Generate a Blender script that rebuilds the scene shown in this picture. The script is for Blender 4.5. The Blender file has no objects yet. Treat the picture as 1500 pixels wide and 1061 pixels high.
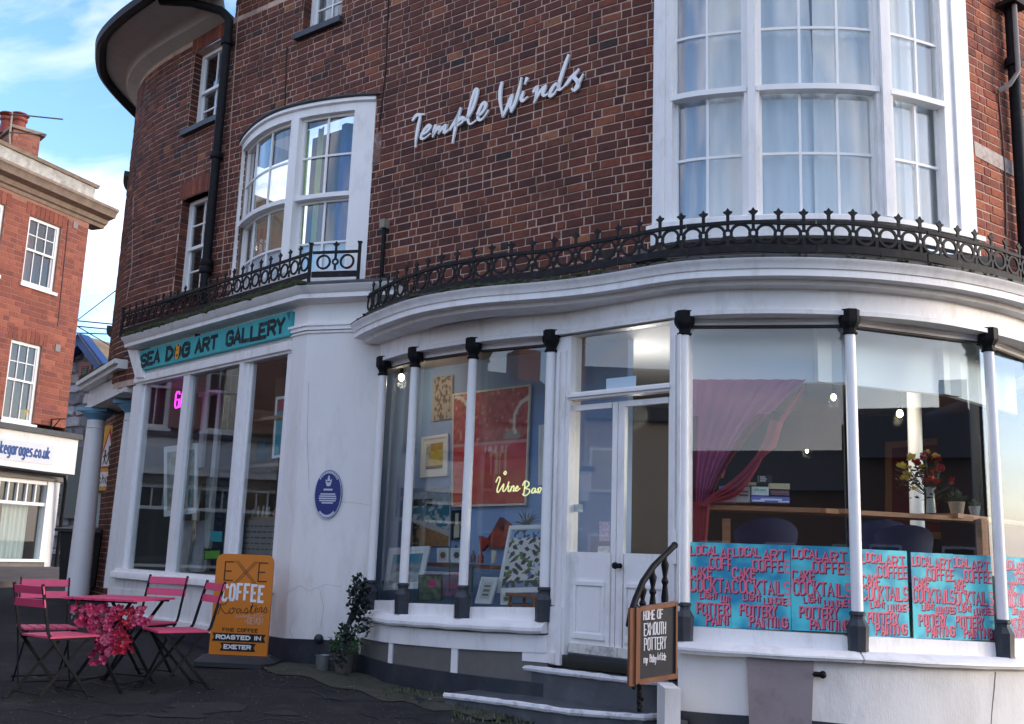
import bpy, bmesh, math, random
from mathutils import Vector, Matrix
random.seed(7)
sc = bpy.context.scene
# ---------------------------------------------------------------- camera
EYE = 1.6
FPX, PITCH, ROLL, CX, CY = 1500.0, 0.187543, 0.0356486, 750.0, 530.5
_cp, _sp, _cr, _sr = math.cos(PITCH), math.sin(PITCH), math.cos(ROLL), math.sin(ROLL)
CF = Vector((0, _cp, _sp)); _u0 = Vector((0, -_sp, _cp)); _x0 = Vector((1, 0, 0))
CXV = _cr*_x0 + _sr*_u0; CU = -_sr*_x0 + _cr*_u0
cam = bpy.data.cameras.new('camera'); camo = bpy.data.objects.new('camera', cam)
sc.collection.objects.link(camo); sc.camera = camo
camo.matrix_world = Matrix((( CXV.x, CU.x, -CF.x, 0), (CXV.y, CU.y, -CF.y, 0), (CXV.z, CU.z, -CF.z, EYE), (0, 0, 0, 1)))
cam.sensor_fit = 'HORIZONTAL'; cam.sensor_width = 36; cam.lens = 36.0
cam.clip_start = 0.1; cam.clip_end = 3000
# ---------------------------------------------------------------- world, sun, exposure
SUN_AZ, SUN_EL = math.radians(100), math.radians(11)      # azimuth clockwise from +Y
w = bpy.data.worlds.new("World"); sc.world = w; w.use_nodes = True
nt = w.node_tree; nt.nodes.clear()
N = nt.nodes.new
out = N('ShaderNodeOutputWorld'); bg = N('ShaderNodeBackground'); sky = N('ShaderNodeTexSky')
sky.sky_type = 'NISHITA'; sky.sun_disc = False; sky.sun_elevation = SUN_EL; sky.sun_rotation = SUN_AZ
sky.air_density = 1.0; sky.dust_density = 1.2; sky.ozone_density = 4.0; sky.altitude = 50
tc = N('ShaderNodeTexCoord'); mp = N('ShaderNodeMapping'); mp.inputs['Scale'].default_value = (1.0, 2.2, 3.2)
mp.inputs['Rotation'].default_value = (0.3, 0.5, 0.9)
nz = N('ShaderNodeTexNoise'); nz.inputs['Scale'].default_value = 1.7; nz.inputs['Detail'].default_value = 7; nz.inputs['Roughness'].default_value = .55
nz.inputs['Distortion'].default_value = .6
rp = N('ShaderNodeValToRGB'); rp.color_ramp.elements[0].position = .44; rp.color_ramp.elements[1].position = .64
sx = N('ShaderNodeSeparateXYZ'); mr = N('ShaderNodeMapRange')
mr.inputs['From Min'].default_value = 0.0; mr.inputs['From Max'].default_value = .5; mr.inputs['To Min'].default_value = .05; mr.inputs['To Max'].default_value = 0.0
ad = N('ShaderNodeMath'); ad.operation = 'ADD'; ad.use_clamp = True
ml = N('ShaderNodeMath'); ml.operation = 'MULTIPLY'; ml.inputs[1].default_value = .78
mx = N('ShaderNodeMix'); mx.data_type = 'RGBA'
mx.inputs['B'].default_value = (3.9, 3.8, 3.9, 1)
L_ = nt.links.new
L_(tc.outputs['Generated'], mp.inputs['Vector']); L_(mp.outputs[0], nz.inputs['Vector']); L_(nz.outputs['Fac'], rp.inputs['Fac'])
L_(tc.outputs['Generated'], sx.inputs[0]); L_(sx.outputs['Z'], mr.inputs['Value'])
L_(rp.outputs['Color'], ml.inputs[0]); L_(ml.outputs[0], ad.inputs[0]); L_(mr.outputs[0], ad.inputs[1])
L_(ad.outputs[0], mx.inputs['Factor']); L_(sky.outputs[0], mx.inputs['A'])
tint = N('ShaderNodeMix'); tint.data_type = 'RGBA'; tint.blend_type = 'MULTIPLY'; tint.inputs['Factor'].default_value = 1.0
tint.inputs['B'].default_value = (.98, .91, .90, 1)
L_(mx.outputs['Result'], tint.inputs['A']); L_(tint.outputs['Result'], bg.inputs['Color']); L_(bg.outputs[0], out.inputs['Surface'])
bg.inputs['Strength'].default_value = 0.15
sl = bpy.data.lights.new('sun', 'SUN'); slo = bpy.data.objects.new('sun', sl); sc.collection.objects.link(slo)
sl.energy = .34; sl.angle = math.radians(12); sl.color = (1, .83, .66)
_d = Vector((math.sin(SUN_AZ)*math.cos(SUN_EL), math.cos(SUN_AZ)*math.cos(SUN_EL), math.sin(SUN_EL)))
slo.rotation_euler = _d.to_track_quat('Z', 'Y').to_euler()
sc.view_settings.view_transform = 'Standard'; sc.view_settings.look = 'None'; sc.view_settings.exposure = 1.98
sc.view_settings.gamma = 1; sc.view_settings.use_curve_mapping = False
# ---------------------------------------------------------------- measuring helpers (photogrammetry of the place)
def ray(u, v):
    d = (u-CX)*CXV - (v-CY)*CU + FPX*CF
    return d.normalized()
def at_z(u, v, z):
    d = ray(u, v); t = (z-EYE)/d.z
    return Vector((d.x*t, d.y*t, z))
def at_y(u, v, y):
    d = ray(u, v); t = y/d.y
    return Vector((d.x*t, y, EYE+d.z*t))
GP = [(-3.6,8.0,-1.16),(-2.7,9.5,-1.10),(-2.1,9.9,-1.06),(-1.4,9.7,-1.085),(-.93,9.2,-1.13),(-.5,8.8,-1.135),(-.5,7.7,-1.16),(0,6.9,-1.27),(1.5,6.7,-1.42),(3,6.6,-1.5),
      (0,5,-1.38),(-3,5,-1.28),(0,0,-1.6),(-9,20,-.6),(-6.5,15,-.77),(-12,16,-.75),(-10,8,-1.1),(5,5,-1.5),(8,8,-1.5),(-5,11.5,-1.0),(-12,30,-.3),(-9,3,-1.3),(-20,12,-1)]
def ground(x, y):
    sw = sz = 0
    for a, b, c in GP:
        d2 = (x-a)**2+(y-b)**2+.05
        q = 1/(d2*d2); sw += q; sz += q*c
    return EYE + sz/sw
def at_g(u, v):
    d = ray(u, v); z = .4
    for _ in range(25):
        t = (z-EYE)/d.z; z = ground(d.x*t, d.y*t)
    t = (z-EYE)/d.z
    return Vector((d.x*t, d.y*t, z))
class Surf:
    """a vertical surface over a plan line, walked left to right; o = metres towards the street"""
    def __init__(s, pts, smooth=False, step=.1):
        pts = [Vector((p[0], p[1])) for p in pts]
        if smooth:
            P = [2*pts[0]-pts[1]]+pts+[2*pts[-1]-pts[-2]]; r = []
            for i in range(1, len(P)-2):
                a, b, c, d = P[i-1:i+3]; n = max(2, int((c-b).length/step))
                for k in range(n):
                    t = k/n
                    r.append(.5*((2*b)+(c-a)*t+(2*a-5*b+4*c-d)*t*t+(3*b-a-3*c+d)*t**3))
            r.append(pts[-1]); pts = r
        s.p = pts; s.c = [0.0]
        for i in range(1, len(pts)): s.c.append(s.c[-1]+(pts[i]-pts[i-1]).length)
        sn = []
        for i in range(len(pts)-1):
            d = (pts[i+1]-pts[i]).normalized(); sn.append(Vector((d.y, -d.x)))
        s.n = [sn[0]]+[(sn[i-1]+sn[i]).normalized() for i in range(1, len(sn))]+[sn[-1]]
        s.L = s.c[-1]; s.flat = len(pts) == 2
    def seg(s, t):
        i = 0
        while i < len(s.c)-2 and s.c[i+1] < t: i += 1
        return i, (t-s.c[i])/(s.c[i+1]-s.c[i])
    def N(s, t):
        i, f = s.seg(t); f = min(1, max(0, f)); return (s.n[i]*(1-f)+s.n[i+1]*f).normalized()
    def P(s, t, z, o=0.0):
        i, f = s.seg(t); q = s.p[i]*(1-f)+s.p[i+1]*f; n = s.N(t)
        return Vector((q.x+n.x*o, q.y+n.y*o, z))
    def sz(s, u, v, o=0.0):
        d = ray(u, v); best = None
        m = len(s.p)-1
        for i in range(m):
            a = s.p[i]+s.n[i]*o; b = s.p[i+1]+s.n[i+1]*o; e = b-a
            den = d.x*e.y-d.y*e.x
            if abs(den) < 1e-9: continue
            t = (a.x*e.y-a.y*e.x)/den; f = (a.x*d.y-a.y*d.x)/den
            lo = -1e9 if i == 0 else -1e-6; hi = 1e9 if i == m-1 else 1+1e-6
            if t > 0 and lo <= f <= hi and (best is None or t < best[0]):
                best = (t, s.c[i]+f*(s.c[i+1]-s.c[i]))
        if best is None:
            k = min(range(m+1), key=lambda i: abs(math.atan2((s.p[i]+s.n[i]*o).x, (s.p[i]+s.n[i]*o).y)-math.atan2(d.x, d.y)))
            q = s.p[k]+s.n[k]*o; h = math.hypot(d.x, d.y); best = (q.length/h, s.c[k])
        return best[1], EYE+d.z*best[0]
    def steps(s, a, b, h=.12):
        if s.flat: return [a, b]
        n = max(1, int(abs(b-a)/h+.5)); return [a+(b-a)*i/n for i in range(n+1)]
# ---------------------------------------------------------------- mesh builder
class MB:
    def __init__(s): s.v = []; s.f = []; s.col = None; s.cols = []
    def add(s, vs, fs, col=None):
        b = len(s.v); s.v += [tuple(v) for v in vs]; s.f += [tuple(b+i for i in f) for f in fs]
        if s.col is not None or col is not None: s.cols += [col or s.col]*len(fs)
        return s
    def hexa(s, q, col=None):          # 8 points: bottom 4 (ccw), top 4
        return s.add(q, [(0,3,2,1),(4,5,6,7),(0,1,5,4),(1,2,6,5),(2,3,7,6),(3,0,4,7)], col)
    def box(s, S, s0, s1, z0, z1, o0, o1, col=None):
        st = S.steps(s0, s1)
        if len(st) == 2:
            a, b = st
            return s.hexa([S.P(a,z0,o1),S.P(b,z0,o1),S.P(b,z0,o0),S.P(a,z0,o0),S.P(a,z1,o1),S.P(b,z1,o1),S.P(b,z1,o0),S.P(a,z1,o0)], col)
        return s.prof(S, s0, s1, [(o1,z0),(o1,z1),(o0,z1),(o0,z0)], col)
    def prof(s, S, s0, s1, pr, col=None, zf=None):   # closed profile [(o,z)] run along the surface
        st = S.steps(s0, s1); n = len(pr); vs = []
        for t in st:
            dz = zf(t) if zf else 0
            vs += [S.P(t, z+dz, o) for o, z in pr]
        fs = []
        for i in range(len(st)-1):
            for j in range(n):
                k = (j+1) % n; fs.append((i*n+j, (i+1)*n+j, (i+1)*n+k, i*n+k))
        fs.append(tuple(range(n))[::-1]); fs.append(tuple((len(st)-1)*n+j for j in range(n)))
        return s.add(vs, fs, col)
    def poly(s, S, pts, o0, o1, col=None):
        n = len(pts); vs = [S.P(a, z, o1) for a, z in pts]+[S.P(a, z, o0) for a, z in pts]
        fs = [tuple(range(n)), tuple(range(2*n-1, n-1, -1))]+[(i, n+i, n+(i+1) % n, (i+1) % n) for i in range(n)]
        return s.add(vs, fs, col)
    def ribbon(s, S, pts, w, o0, o1, col=None):      # brush stroke through (s,z) points; w number or list
        n = len(pts)
        if n < 2: return s
        W = w if isinstance(w, (list, tuple)) else [w]*n
        lf = []; rt = []
        for i in range(n):
            a = pts[max(0, i-1)]; b = pts[min(n-1, i+1)]
            dx, dz = b[0]-a[0], b[1]-a[1]; l = math.hypot(dx, dz) or 1e-6
            if 0 < i < n-1:
                d1 = (pts[i][0]-a[0], pts[i][1]-a[1]); d2 = (b[0]-pts[i][0], b[1]-pts[i][1])
                l1 = math.hypot(*d1) or 1e-6; l2 = math.hypot(*d2) or 1e-6
                dx, dz = d1[0]/l1+d2[0]/l2, d1[1]/l1+d2[1]/l2; l = math.hypot(dx, dz) or 1e-6
                m = min(1.6, 2/l) if l > .3 else 1
            else: m = 1
            nx, nz = -dz/l*W[i]/2*m, dx/l*W[i]/2*m
            ex = ez = 0
            if i == 0: ex, ez = -dx/l*W[i]*.25, -dz/l*W[i]*.25
            if i == n-1: ex, ez = dx/l*W[i]*.25, dz/l*W[i]*.25
            lf.append((pts[i][0]+nx+ex, pts[i][1]+nz+ez)); rt.append((pts[i][0]-nx+ex, pts[i][1]-nz+ez))
        vs = []
        for k in range(n): vs += [S.P(*lf[k], o1), S.P(*rt[k], o1), S.P(*lf[k], o0), S.P(*rt[k], o0)]
        fs = []
        for k in range(n-1):
            a = 4*k; b = a+4
            fs += [(a, a+1, b+1, b), (a+2, b+2, b+3, a+3), (a, b, b+2, a+2), (a+1, a+3, b+3, b+1)]
        fs += [(0, 2, 3, 1), (4*n-4, 4*n-3, 4*n-1, 4*n-2)]
        return s.add(vs, fs, col)
    def lathe(s, c, pr, n=16, M=None, col=None, ph=0):
        c = Vector(c); vs = []; m = len(pr)
        for r, z in pr:
            for k in range(n):
                a = 2*math.pi*(k+ph)/n; p = Vector((r*math.cos(a), r*math.sin(a), z))
                vs.append(c+(M @ p if M else p))
        fs = [(i*n+k, i*n+(k+1) % n, (i+1)*n+(k+1) % n, (i+1)*n+k) for i in range(m-1) for k in range(n)]
        fs += [tuple(range(n))[::-1], tuple((m-1)*n+k for k in range(n))]
        return s.add(vs, fs, col)
    def tube(s, pts, r, n=8, col=None, closed=False):
        pts = [Vector(p) for p in pts]; m = len(pts); R = r if isinstance(r, (list, tuple)) else [r]*m
        vs = []; up = None
        for i in range(m):
            if closed: t = (pts[(i+1) % m]-pts[i-1]).normalized()
            else: t = (pts[min(m-1, i+1)]-pts[max(0, i-1)]).normalized()
            if up is None:
                up = Vector((0, 0, 1)) if abs(t.z) < .9 else Vector((1, 0, 0))
            a = t.cross(up)
            if a.length < 1e-4: up = Vector((1, .3, 0)); a = t.cross(up)
            a.normalize(); b = a.cross(t).normalized(); up = b
            for k in range(n):
                h = 2*math.pi*k/n; vs.append(pts[i]+a*math.cos(h)*R[i]+b*math.sin(h)*R[i])
        fs = []
        for i in range(m if closed else m-1):
            j = (i+1) % m
            for k in range(n): fs.append((i*n+k, i*n+(k+1) % n, j*n+(k+1) % n, j*n+k))
        if not closed: fs += [tuple(range(n))[::-1], tuple((m-1)*n+k for k in range(n))]
        return s.add(vs, fs, col)
    def bar(s, a, b, wx, wz=None, up=(0, 0, 1), col=None):   # rectangular bar from a to b
        a = Vector(a); b = Vector(b); t = (b-a).normalized(); up = Vector(up)
        x = t.cross(up)
        if x.length < 1e-3: x = t.cross(Vector((1, 0, 0)))
        x.normalize(); z = x.cross(t).normalized(); x = x*wx/2; z = z*(wz or wx)/2
        return s.hexa([a-x-z, a+x-z, b+x-z, b-x-z, a-x+z, a+x+z, b+x+z, b-x+z], col)
    def abox(s, c, sx, sy, sz, M=None, col=None):
        c = Vector(c); q = []
        for z in (-1, 1):
            for x, y in ((-1,-1),(1,-1),(1,1),(-1,1)):
                p = Vector((x*sx/2, y*sy/2, z*sz/2)); q.append(c+(M @ p if M else p))
        return s.hexa(q, col)
    def ball(s, c, r, n=8, m=5, sc3=(1,1,1), col=None):
        pr = [(r*math.sin(math.pi*i/m), -r*math.cos(math.pi*i/m)) for i in range(m+1)]
        pr[0] = (r*.05, -r); pr[-1] = (r*.05, r)
        b = len(s.v); s.lathe((0,0,0), pr, n, col=col)
        for i in range(b, len(s.v)):
            v = s.v[i]; s.v[i] = (c[0]+v[0]*sc3[0], c[1]+v[1]*sc3[1], c[2]+v[2]*sc3[2])
        return s
    def mesh(s, name, fix=True, smooth=35):
        me = bpy.data.meshes.new(name); me.from_pydata(s.v, [], s.f)
        if s.cols:
            ca = me.color_attributes.new('Col', 'FLOAT_COLOR', 'CORNER'); d = []
            for f, c in zip(s.f, s.cols): d += [c[0], c[1], c[2], 1.0]*len(f)
            ca.data.foreach_set('color', d)
        if fix:
            bm = bmesh.new(); bm.from_mesh(me); bmesh.ops.recalc_face_normals(bm, faces=bm.faces); bm.to_mesh(me); bm.free()
        if smooth:
            me.shade_smooth(); me.set_sharp_from_angle(angle=math.radians(smooth))
        me.update(); return me
col0 = sc.collection
def tag(o, label=None, cat=None, group=None, kind=None):
    if label: o['label'] = label
    if cat: o['category'] = cat
    if group: o['group'] = group
    if kind: o['kind'] = kind
    return o
def ob(name, mb, mat, parent=None, label=None, cat=None, group=None, kind=None, fix=True, smooth=35):
    me = mb.mesh(name, fix, smooth) if isinstance(mb, MB) else mb
    if mat:
        for m in (mat if isinstance(mat, list) else [mat]): me.materials.append(m)
    o = bpy.data.objects.new(name, me); col0.objects.link(o)
    if parent: 
        o.parent = parent; o.matrix_parent_inverse = root_inv(parent)
    return tag(o, label, cat, group, kind)
def root_inv(p):
    M = Matrix.Translation(p.location)
    M = M @ p.rotation_euler.to_matrix().to_4x4() if p.type == 'EMPTY' else Matrix.Identity(4)
    return M.inverted()
def empty(name, loc, label=None, cat=None, group=None, rz=0):
    o = bpy.data.objects.new(name, None); col0.objects.link(o); o.location = loc; o.rotation_euler = (0, 0, rz); o.empty_display_size = .2
    return tag(o, label, cat, group)
def dup(o, loc=None, rz=None, label=None, parent=None):
    c = o.copy(); col0.objects.link(c)
    if parent: c.parent = parent
    if loc is not None: c.location = loc
    if rz is not None: c.rotation_euler = (0, 0, rz)
    if label: c['label'] = label
    for ch in list(o.children): dup(ch, parent=c)
    return c
# ---------------------------------------------------------------- materials
def mat(name, col, rough=.6, metal=0, spec=.5, vary=0, scale=6, bump=0, bscale=60, dirt=None, dscale=3, damt=.5, emit=None, estr=0, attr=False, vstretch=1, coat=0):
    m = bpy.data.materials.new(name); m.use_nodes = True; t = m.node_tree; b = t.nodes['Principled BSDF']
    b.inputs['Roughness'].default_value = rough; b.inputs['Metallic'].default_value = metal; b.inputs['Specular IOR Level'].default_value = spec
    b.inputs['Coat Weight'].default_value = coat
    c = (*col, 1) if len(col) == 3 else col
    src = None
    tcn = t.nodes.new('ShaderNodeTexCoord'); mpn = t.nodes.new('ShaderNodeMapping'); mpn.inputs['Scale'].default_value = (1, 1, 1/vstretch)
    geo = t.nodes.new('ShaderNodeNewGeometry')
    t.links.new(geo.outputs['Position'], mpn.inputs['Vector'])
    def noise(sc_, det=5, ro=.6):
        n = t.nodes.new('ShaderNodeTexNoise'); n.inputs['Scale'].default_value = sc_; n.inputs['Detail'].default_value = det; n.inputs['Roughness'].default_value = ro
        t.links.new(mpn.outputs[0], n.inputs['Vector']); return n
    if attr:
        a = t.nodes.new('ShaderNodeAttribute'); a.attribute_name = 'Col'; src = a.outputs['Color']
    else:
        r = t.nodes.new('ShaderNodeRGB'); r.outputs[0].default_value = c; src = r.outputs[0]
    if vary:
        n = noise(scale); mm = t.nodes.new('ShaderNodeMapRange'); mm.inputs['From Min'].default_value = .25; mm.inputs['From Max'].default_value = .75
        mm.inputs['To Min'].default_value = 1-vary; mm.inputs['To Max'].default_value = 1+vary
        v = t.nodes.new('ShaderNodeVectorMath'); v.operation = 'SCALE'
        t.links.new(n.outputs['Fac'], mm.inputs['Value']); t.links.new(src, v.inputs[0]); t.links.new(mm.outputs[0], v.inputs['Scale']); src = v.outputs[0]
    if dirt:
        n = noise(dscale, 8, .7); rr = t.nodes.new('ShaderNodeValToRGB'); rr.color_ramp.elements[0].position = .5; rr.color_ramp.elements[1].position = .72
        k = t.nodes.new('ShaderNodeMath'); k.operation = 'MULTIPLY'; k.inputs[1].default_value = damt
        x = t.nodes.new('ShaderNodeMix'); x.data_type = 'RGBA'; x.inputs['B'].default_value = (*dirt, 1)
        t.links.new(n.outputs['Fac'], rr.inputs['Fac']); t.links.new(rr.outputs['Color'], k.inputs[0]); t.links.new(k.outputs[0], x.inputs['Factor'])
        t.links.new(src, x.inputs['A']); src = x.outputs['Result']
    t.links.new(src, b.inputs['Base Color'])
    if bump:
        n = noise(bscale, 6, .65); bp = t.nodes.new('ShaderNodeBump'); bp.inputs['Strength'].default_value = bump; bp.inputs['Distance'].default_value = .01
        t.links.new(n.outputs['Fac'], bp.inputs['Height']); t.links.new(bp.outputs[0], b.inputs['Normal'])
    if emit:
        b.inputs['Emission Color'].default_value = (*emit, 1); b.inputs['Emission Strength'].default_value = estr
    return m
def glass(name, refl=1.5, tint=(.92, .95, .95), wav=.0, boost=1.0, base=.0):
    m = bpy.data.materials.new(name); m.use_nodes = True; t = m.node_tree; t.nodes.clear()
    o = t.nodes.new('ShaderNodeOutputMaterial'); a = t.nodes.new('ShaderNodeBsdfTransparent'); g = t.nodes.new('ShaderNodeBsdfGlossy')
    f0 = ((refl-1)/(refl+1))**2; lw = t.nodes.new('ShaderNodeLayerWeight'); lw.inputs['Blend'].default_value = .5; pw = t.nodes.new('ShaderNodeMath'); pw.operation = 'POWER'; pw.inputs[1].default_value = 5
    f = t.nodes.new('ShaderNodeMath'); f.operation = 'MULTIPLY_ADD'; f.inputs[1].default_value = 1-f0; f.inputs[2].default_value = f0; t.links.new(lw.outputs['Facing'], pw.inputs[0]); t.links.new(pw.outputs[0], f.inputs[0]); x = t.nodes.new('ShaderNodeMixShader')
    a.inputs['Color'].default_value = (*tint, 1); g.inputs['Roughness'].default_value = .0; g.inputs['Color'].default_value = (1, 1, 1, 1)
    k = t.nodes.new('ShaderNodeMath'); k.operation = 'MULTIPLY_ADD'; k.inputs[1].default_value = boost; k.inputs[2].default_value = base; k.use_clamp = True
    if wav:
        geo = t.nodes.new('ShaderNodeNewGeometry'); n = t.nodes.new('ShaderNodeTexNoise'); n.inputs['Scale'].default_value = 1.3; n.inputs['Detail'].default_value = 2
        bp = t.nodes.new('ShaderNodeBump'); bp.inputs['Strength'].default_value = wav; bp.inputs['Distance'].default_value = .05
        t.links.new(geo.outputs['Position'], n.inputs['Vector']); t.links.new(n.outputs['Fac'], bp.inputs['Height']); t.links.new(bp.outputs[0], g.inputs['Normal'])
    t.links.new(f.outputs[0], k.inputs[0]); t.links.new(k.outputs[0], x.inputs[0]); t.links.new(a.outputs[0], x.inputs[1]); t.links.new(g.outputs[0], x.inputs[2]); t.links.new(x.outputs[0], o.inputs['Surface'])
    return m
M = {}
M['white'] = mat('white_paint', (.84,.83,.82), .45, vary=.05, scale=3, dirt=(.40,.38,.33), dscale=7, damt=.4, bump=.25, bscale=30, vstretch=3)
M['render'] = mat('white_render', (.78,.77,.75), .8, vary=.06, scale=2, dirt=(.40,.39,.34), dscale=2.2, damt=.45, bump=.3, bscale=70, vstretch=3)
M['sash'] = mat('sash_paint', (.84,.84,.84), .4, vary=.03, dirt=(.5,.48,.45), dscale=6, damt=.25)
M['lintel'] = mat('weathered_white_lead', (.50,.49,.46), .6, vary=.15, scale=8, dirt=(.2,.19,.15), dscale=9, damt=.5, bump=.2)
M['black'] = mat('black_iron_paint', (.009,.0095,.012), .55, spec=.15, vary=.3, scale=20, dirt=(.035,.032,.03), dscale=20, damt=.4)
M['rail'] = mat('weathered_iron', (.012,.012,.014), .6, spec=.2, vary=.3, scale=20, dirt=(.07,.06,.05), dscale=15, damt=.5)
M['navy'] = mat('dark_blue_plinth_paint', (.022,.028,.04), .5, vary=.2, scale=5, dirt=(.09,.09,.085), dscale=5, damt=.35, bump=.2)
M['grey'] = mat('grey_panel_paint', (.13,.125,.115), .55, vary=.1, scale=5, dirt=(.2,.19,.17), dscale=9, damt=.3)
M['brick'] = mat('old_red_brick', (0,0,0), .85, attr=True, vary=.35, scale=22, dirt=(.032,.014,.013), dscale=1.6, damt=.7, bump=.5, bscale=70)
M['brick2'] = mat('clean_red_brick', (0,0,0), .85, attr=True, vary=.2, scale=22, bump=.4, bscale=70)
M['mortar'] = mat('old_mortar', (.50,.36,.29), .9, vary=.3, scale=6, dirt=(.075,.035,.028), dscale=1.6, damt=.8, bump=.4)
M['mortar2'] = mat('mortar_red', (.30,.15,.11), .9, vary=.15, scale=6)
M['stone'] = mat('rubble_stone', (0,0,0), .9, attr=True, vary=.25, scale=9, bump=.6, bscale=25)
M['asphalt'] = mat('old_asphalt', (.018,.018,.020), .8, spec=.2, vary=.5, scale=60, dirt=(.055,.055,.052), dscale=1.5, damt=.7, bump=1.0, bscale=90)
M['lead'] = mat('lead_flashing', (.06,.062,.065), .6, vary=.3, scale=6)
M['moss'] = mat('moss', (.045,.055,.02), .95, vary=.6, scale=14, dirt=(.02,.022,.015), dscale=8, damt=.8, bump=1, bscale=60)
M['glass'] = glass('shop_window_glass', 1.5, wav=.004, boost=1.2, base=.0)
M['uglass'] = glass('old_sash_glass', 1.5, (.93,.95,.96), wav=.10, boost=1.3, base=.02)
def plain(name, c, r=.6, **k):
    if name not in M: M[name] = mat(name, c, r, **k)
    return M[name]
def prism_px(name, S, px, o0, o1, m, parent=None, mb=None, **k):
    b = MB(); b.poly(S, [S.sz(u, v, o1) for u, v in px], o0, o1)
    return ob(name, b, m, parent, **k)
R = lambda z: EYE+z                     # heights measured from the eye
def interp(L, s):
    if s <= L[0][0]: return L[0][1]
    for (a, x), (b, y) in zip(L, L[1:]):
        if s <= b: return x+(y-x)*(s-a)/((b-a) or 1)
    return L[-1][1]
def band(mb, S, top, bot, o0, o1, s0=None, s1=None, col=None):
    """strip with measured upper and lower edge; top/bot: list of pixels or a height"""
    T = sorted(S.sz(u, v, o1) for u, v in top) if isinstance(top, list) else [(0, top)]
    B = sorted(S.sz(u, v, o1) for u, v in bot) if isinstance(bot, list) else [(0, bot)]
    if s0 is None: s0 = min(T[0][0], B[0][0]) if len(B) > 1 else T[0][0]
    if s1 is None: s1 = max(T[-1][0], B[-1][0]) if len(B) > 1 else T[-1][0]
    st = S.steps(s0, s1); vs = []
    for t in st:
        zt, zb = interp(T, t), interp(B, t)
        vs += [S.P(t, zb, o1), S.P(t, zt, o1), S.P(t, zt, o0), S.P(t, zb, o0)]
    n = 4; fs = []
    for i in range(len(st)-1):
        for j in range(n):
            k = (j+1) % n; fs.append((i*n+j, (i+1)*n+j, (i+1)*n+k, i*n+k))
    fs += [(3, 2, 1, 0), tuple((len(st)-1)*n+j for j in range(n))]
    return mb.add(vs, fs, col)
def inst(name, me, S, s, z, o, parent, **k):
    n = S.N(s); p = S.P(s, z, o); q = bpy.data.objects.new(name, me); col0.objects.link(q)
    q.parent = parent; q.matrix_parent_inverse = root_inv(parent)
    q.location = p; q.rotation_euler = (0, 0, math.atan2(n.x, -n.y)); return tag(q, **k)
LOC = Surf([(0, 0), (1, 0)])              # local drawing plane: s = x, o -> -y
# ------------------------------------------------- plan lines
FBS = Surf([(-1.29,9.83),(-1.10,9.52),(-.9,9.26),(-.37,8.77),(.05,8.46),(.41,8.27),(.8,7.92),(1.20,7.56),(1.5,7.40),(1.95,7.30),(2.46,7.28),(3.0,7.38),(3.5,7.60),(4.1,8.0),(4.7,8.65),(5.1,9.5),(5.2,10.4)], True)
CBS = Surf([(-1.56,9.85),(-1.44,9.58),(-1.2,9.17),(-.91,8.75),(-.66,8.5),(-.3,8.24),(.15,8.03),(.47,7.86),(.765,7.65),(1.05,7.41),(1.32,7.24),(1.73,7.12),(2.0,7.08),(2.28,7.07),(2.63,7.10),(3.08,7.21),(3.42,7.35),(3.88,7.60),(4.4,8.0),(5.0,8.75),(5.4,9.7),(5.5,10.5)], True)
WS = Surf([(-5.3,15.9),(-5.68,15.3),(-5.80,14.7),(-5.66,14.15),(-5.38,13.63),(-5.04,13.22),(-4.61,12.8),(-4.23,12.46),(-3.77,12.04),(-3.0,11.45),(-2.0,10.68),(-1.0,9.91),(0,9.14),(.69,8.60),(1.25,8.24)], True, .12)
WR = Surf([(3.68,8.07),(4.8,8.87),(5.9,9.66),(7.5,10.8)])
WC = Surf([(1.12,8.32),(2.4,8.1),(3.86,8.2)])
BB = Surf([(.98,8.16),(1.14,8.03),(1.38,7.86),(1.64,7.77),(1.89,7.70),(2.16,7.65),(2.51,7.62),(2.84,7.64),(3.14,7.73),(3.40,7.84),(3.68,7.97),(3.98,8.15)], True)
LB = Surf([(-3.36,11.78),(-3.26,11.56),(-3.06,11.23),(-2.84,10.96),(-2.56,10.73),(-2.18,10.53),(-1.79,10.39),(-1.56,10.35)], True)
_gd = Vector((.693, -.72)).normalized()
GF = Surf([(-5.19,13.365), (-1.94,9.985)])
gcs = GF.sz(445, 560)[0]; gcorner = GF.P(gcs, 0)
RF = Surf([(gcorner.x, gcorner.y), (-1.27, 9.87)])
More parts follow.
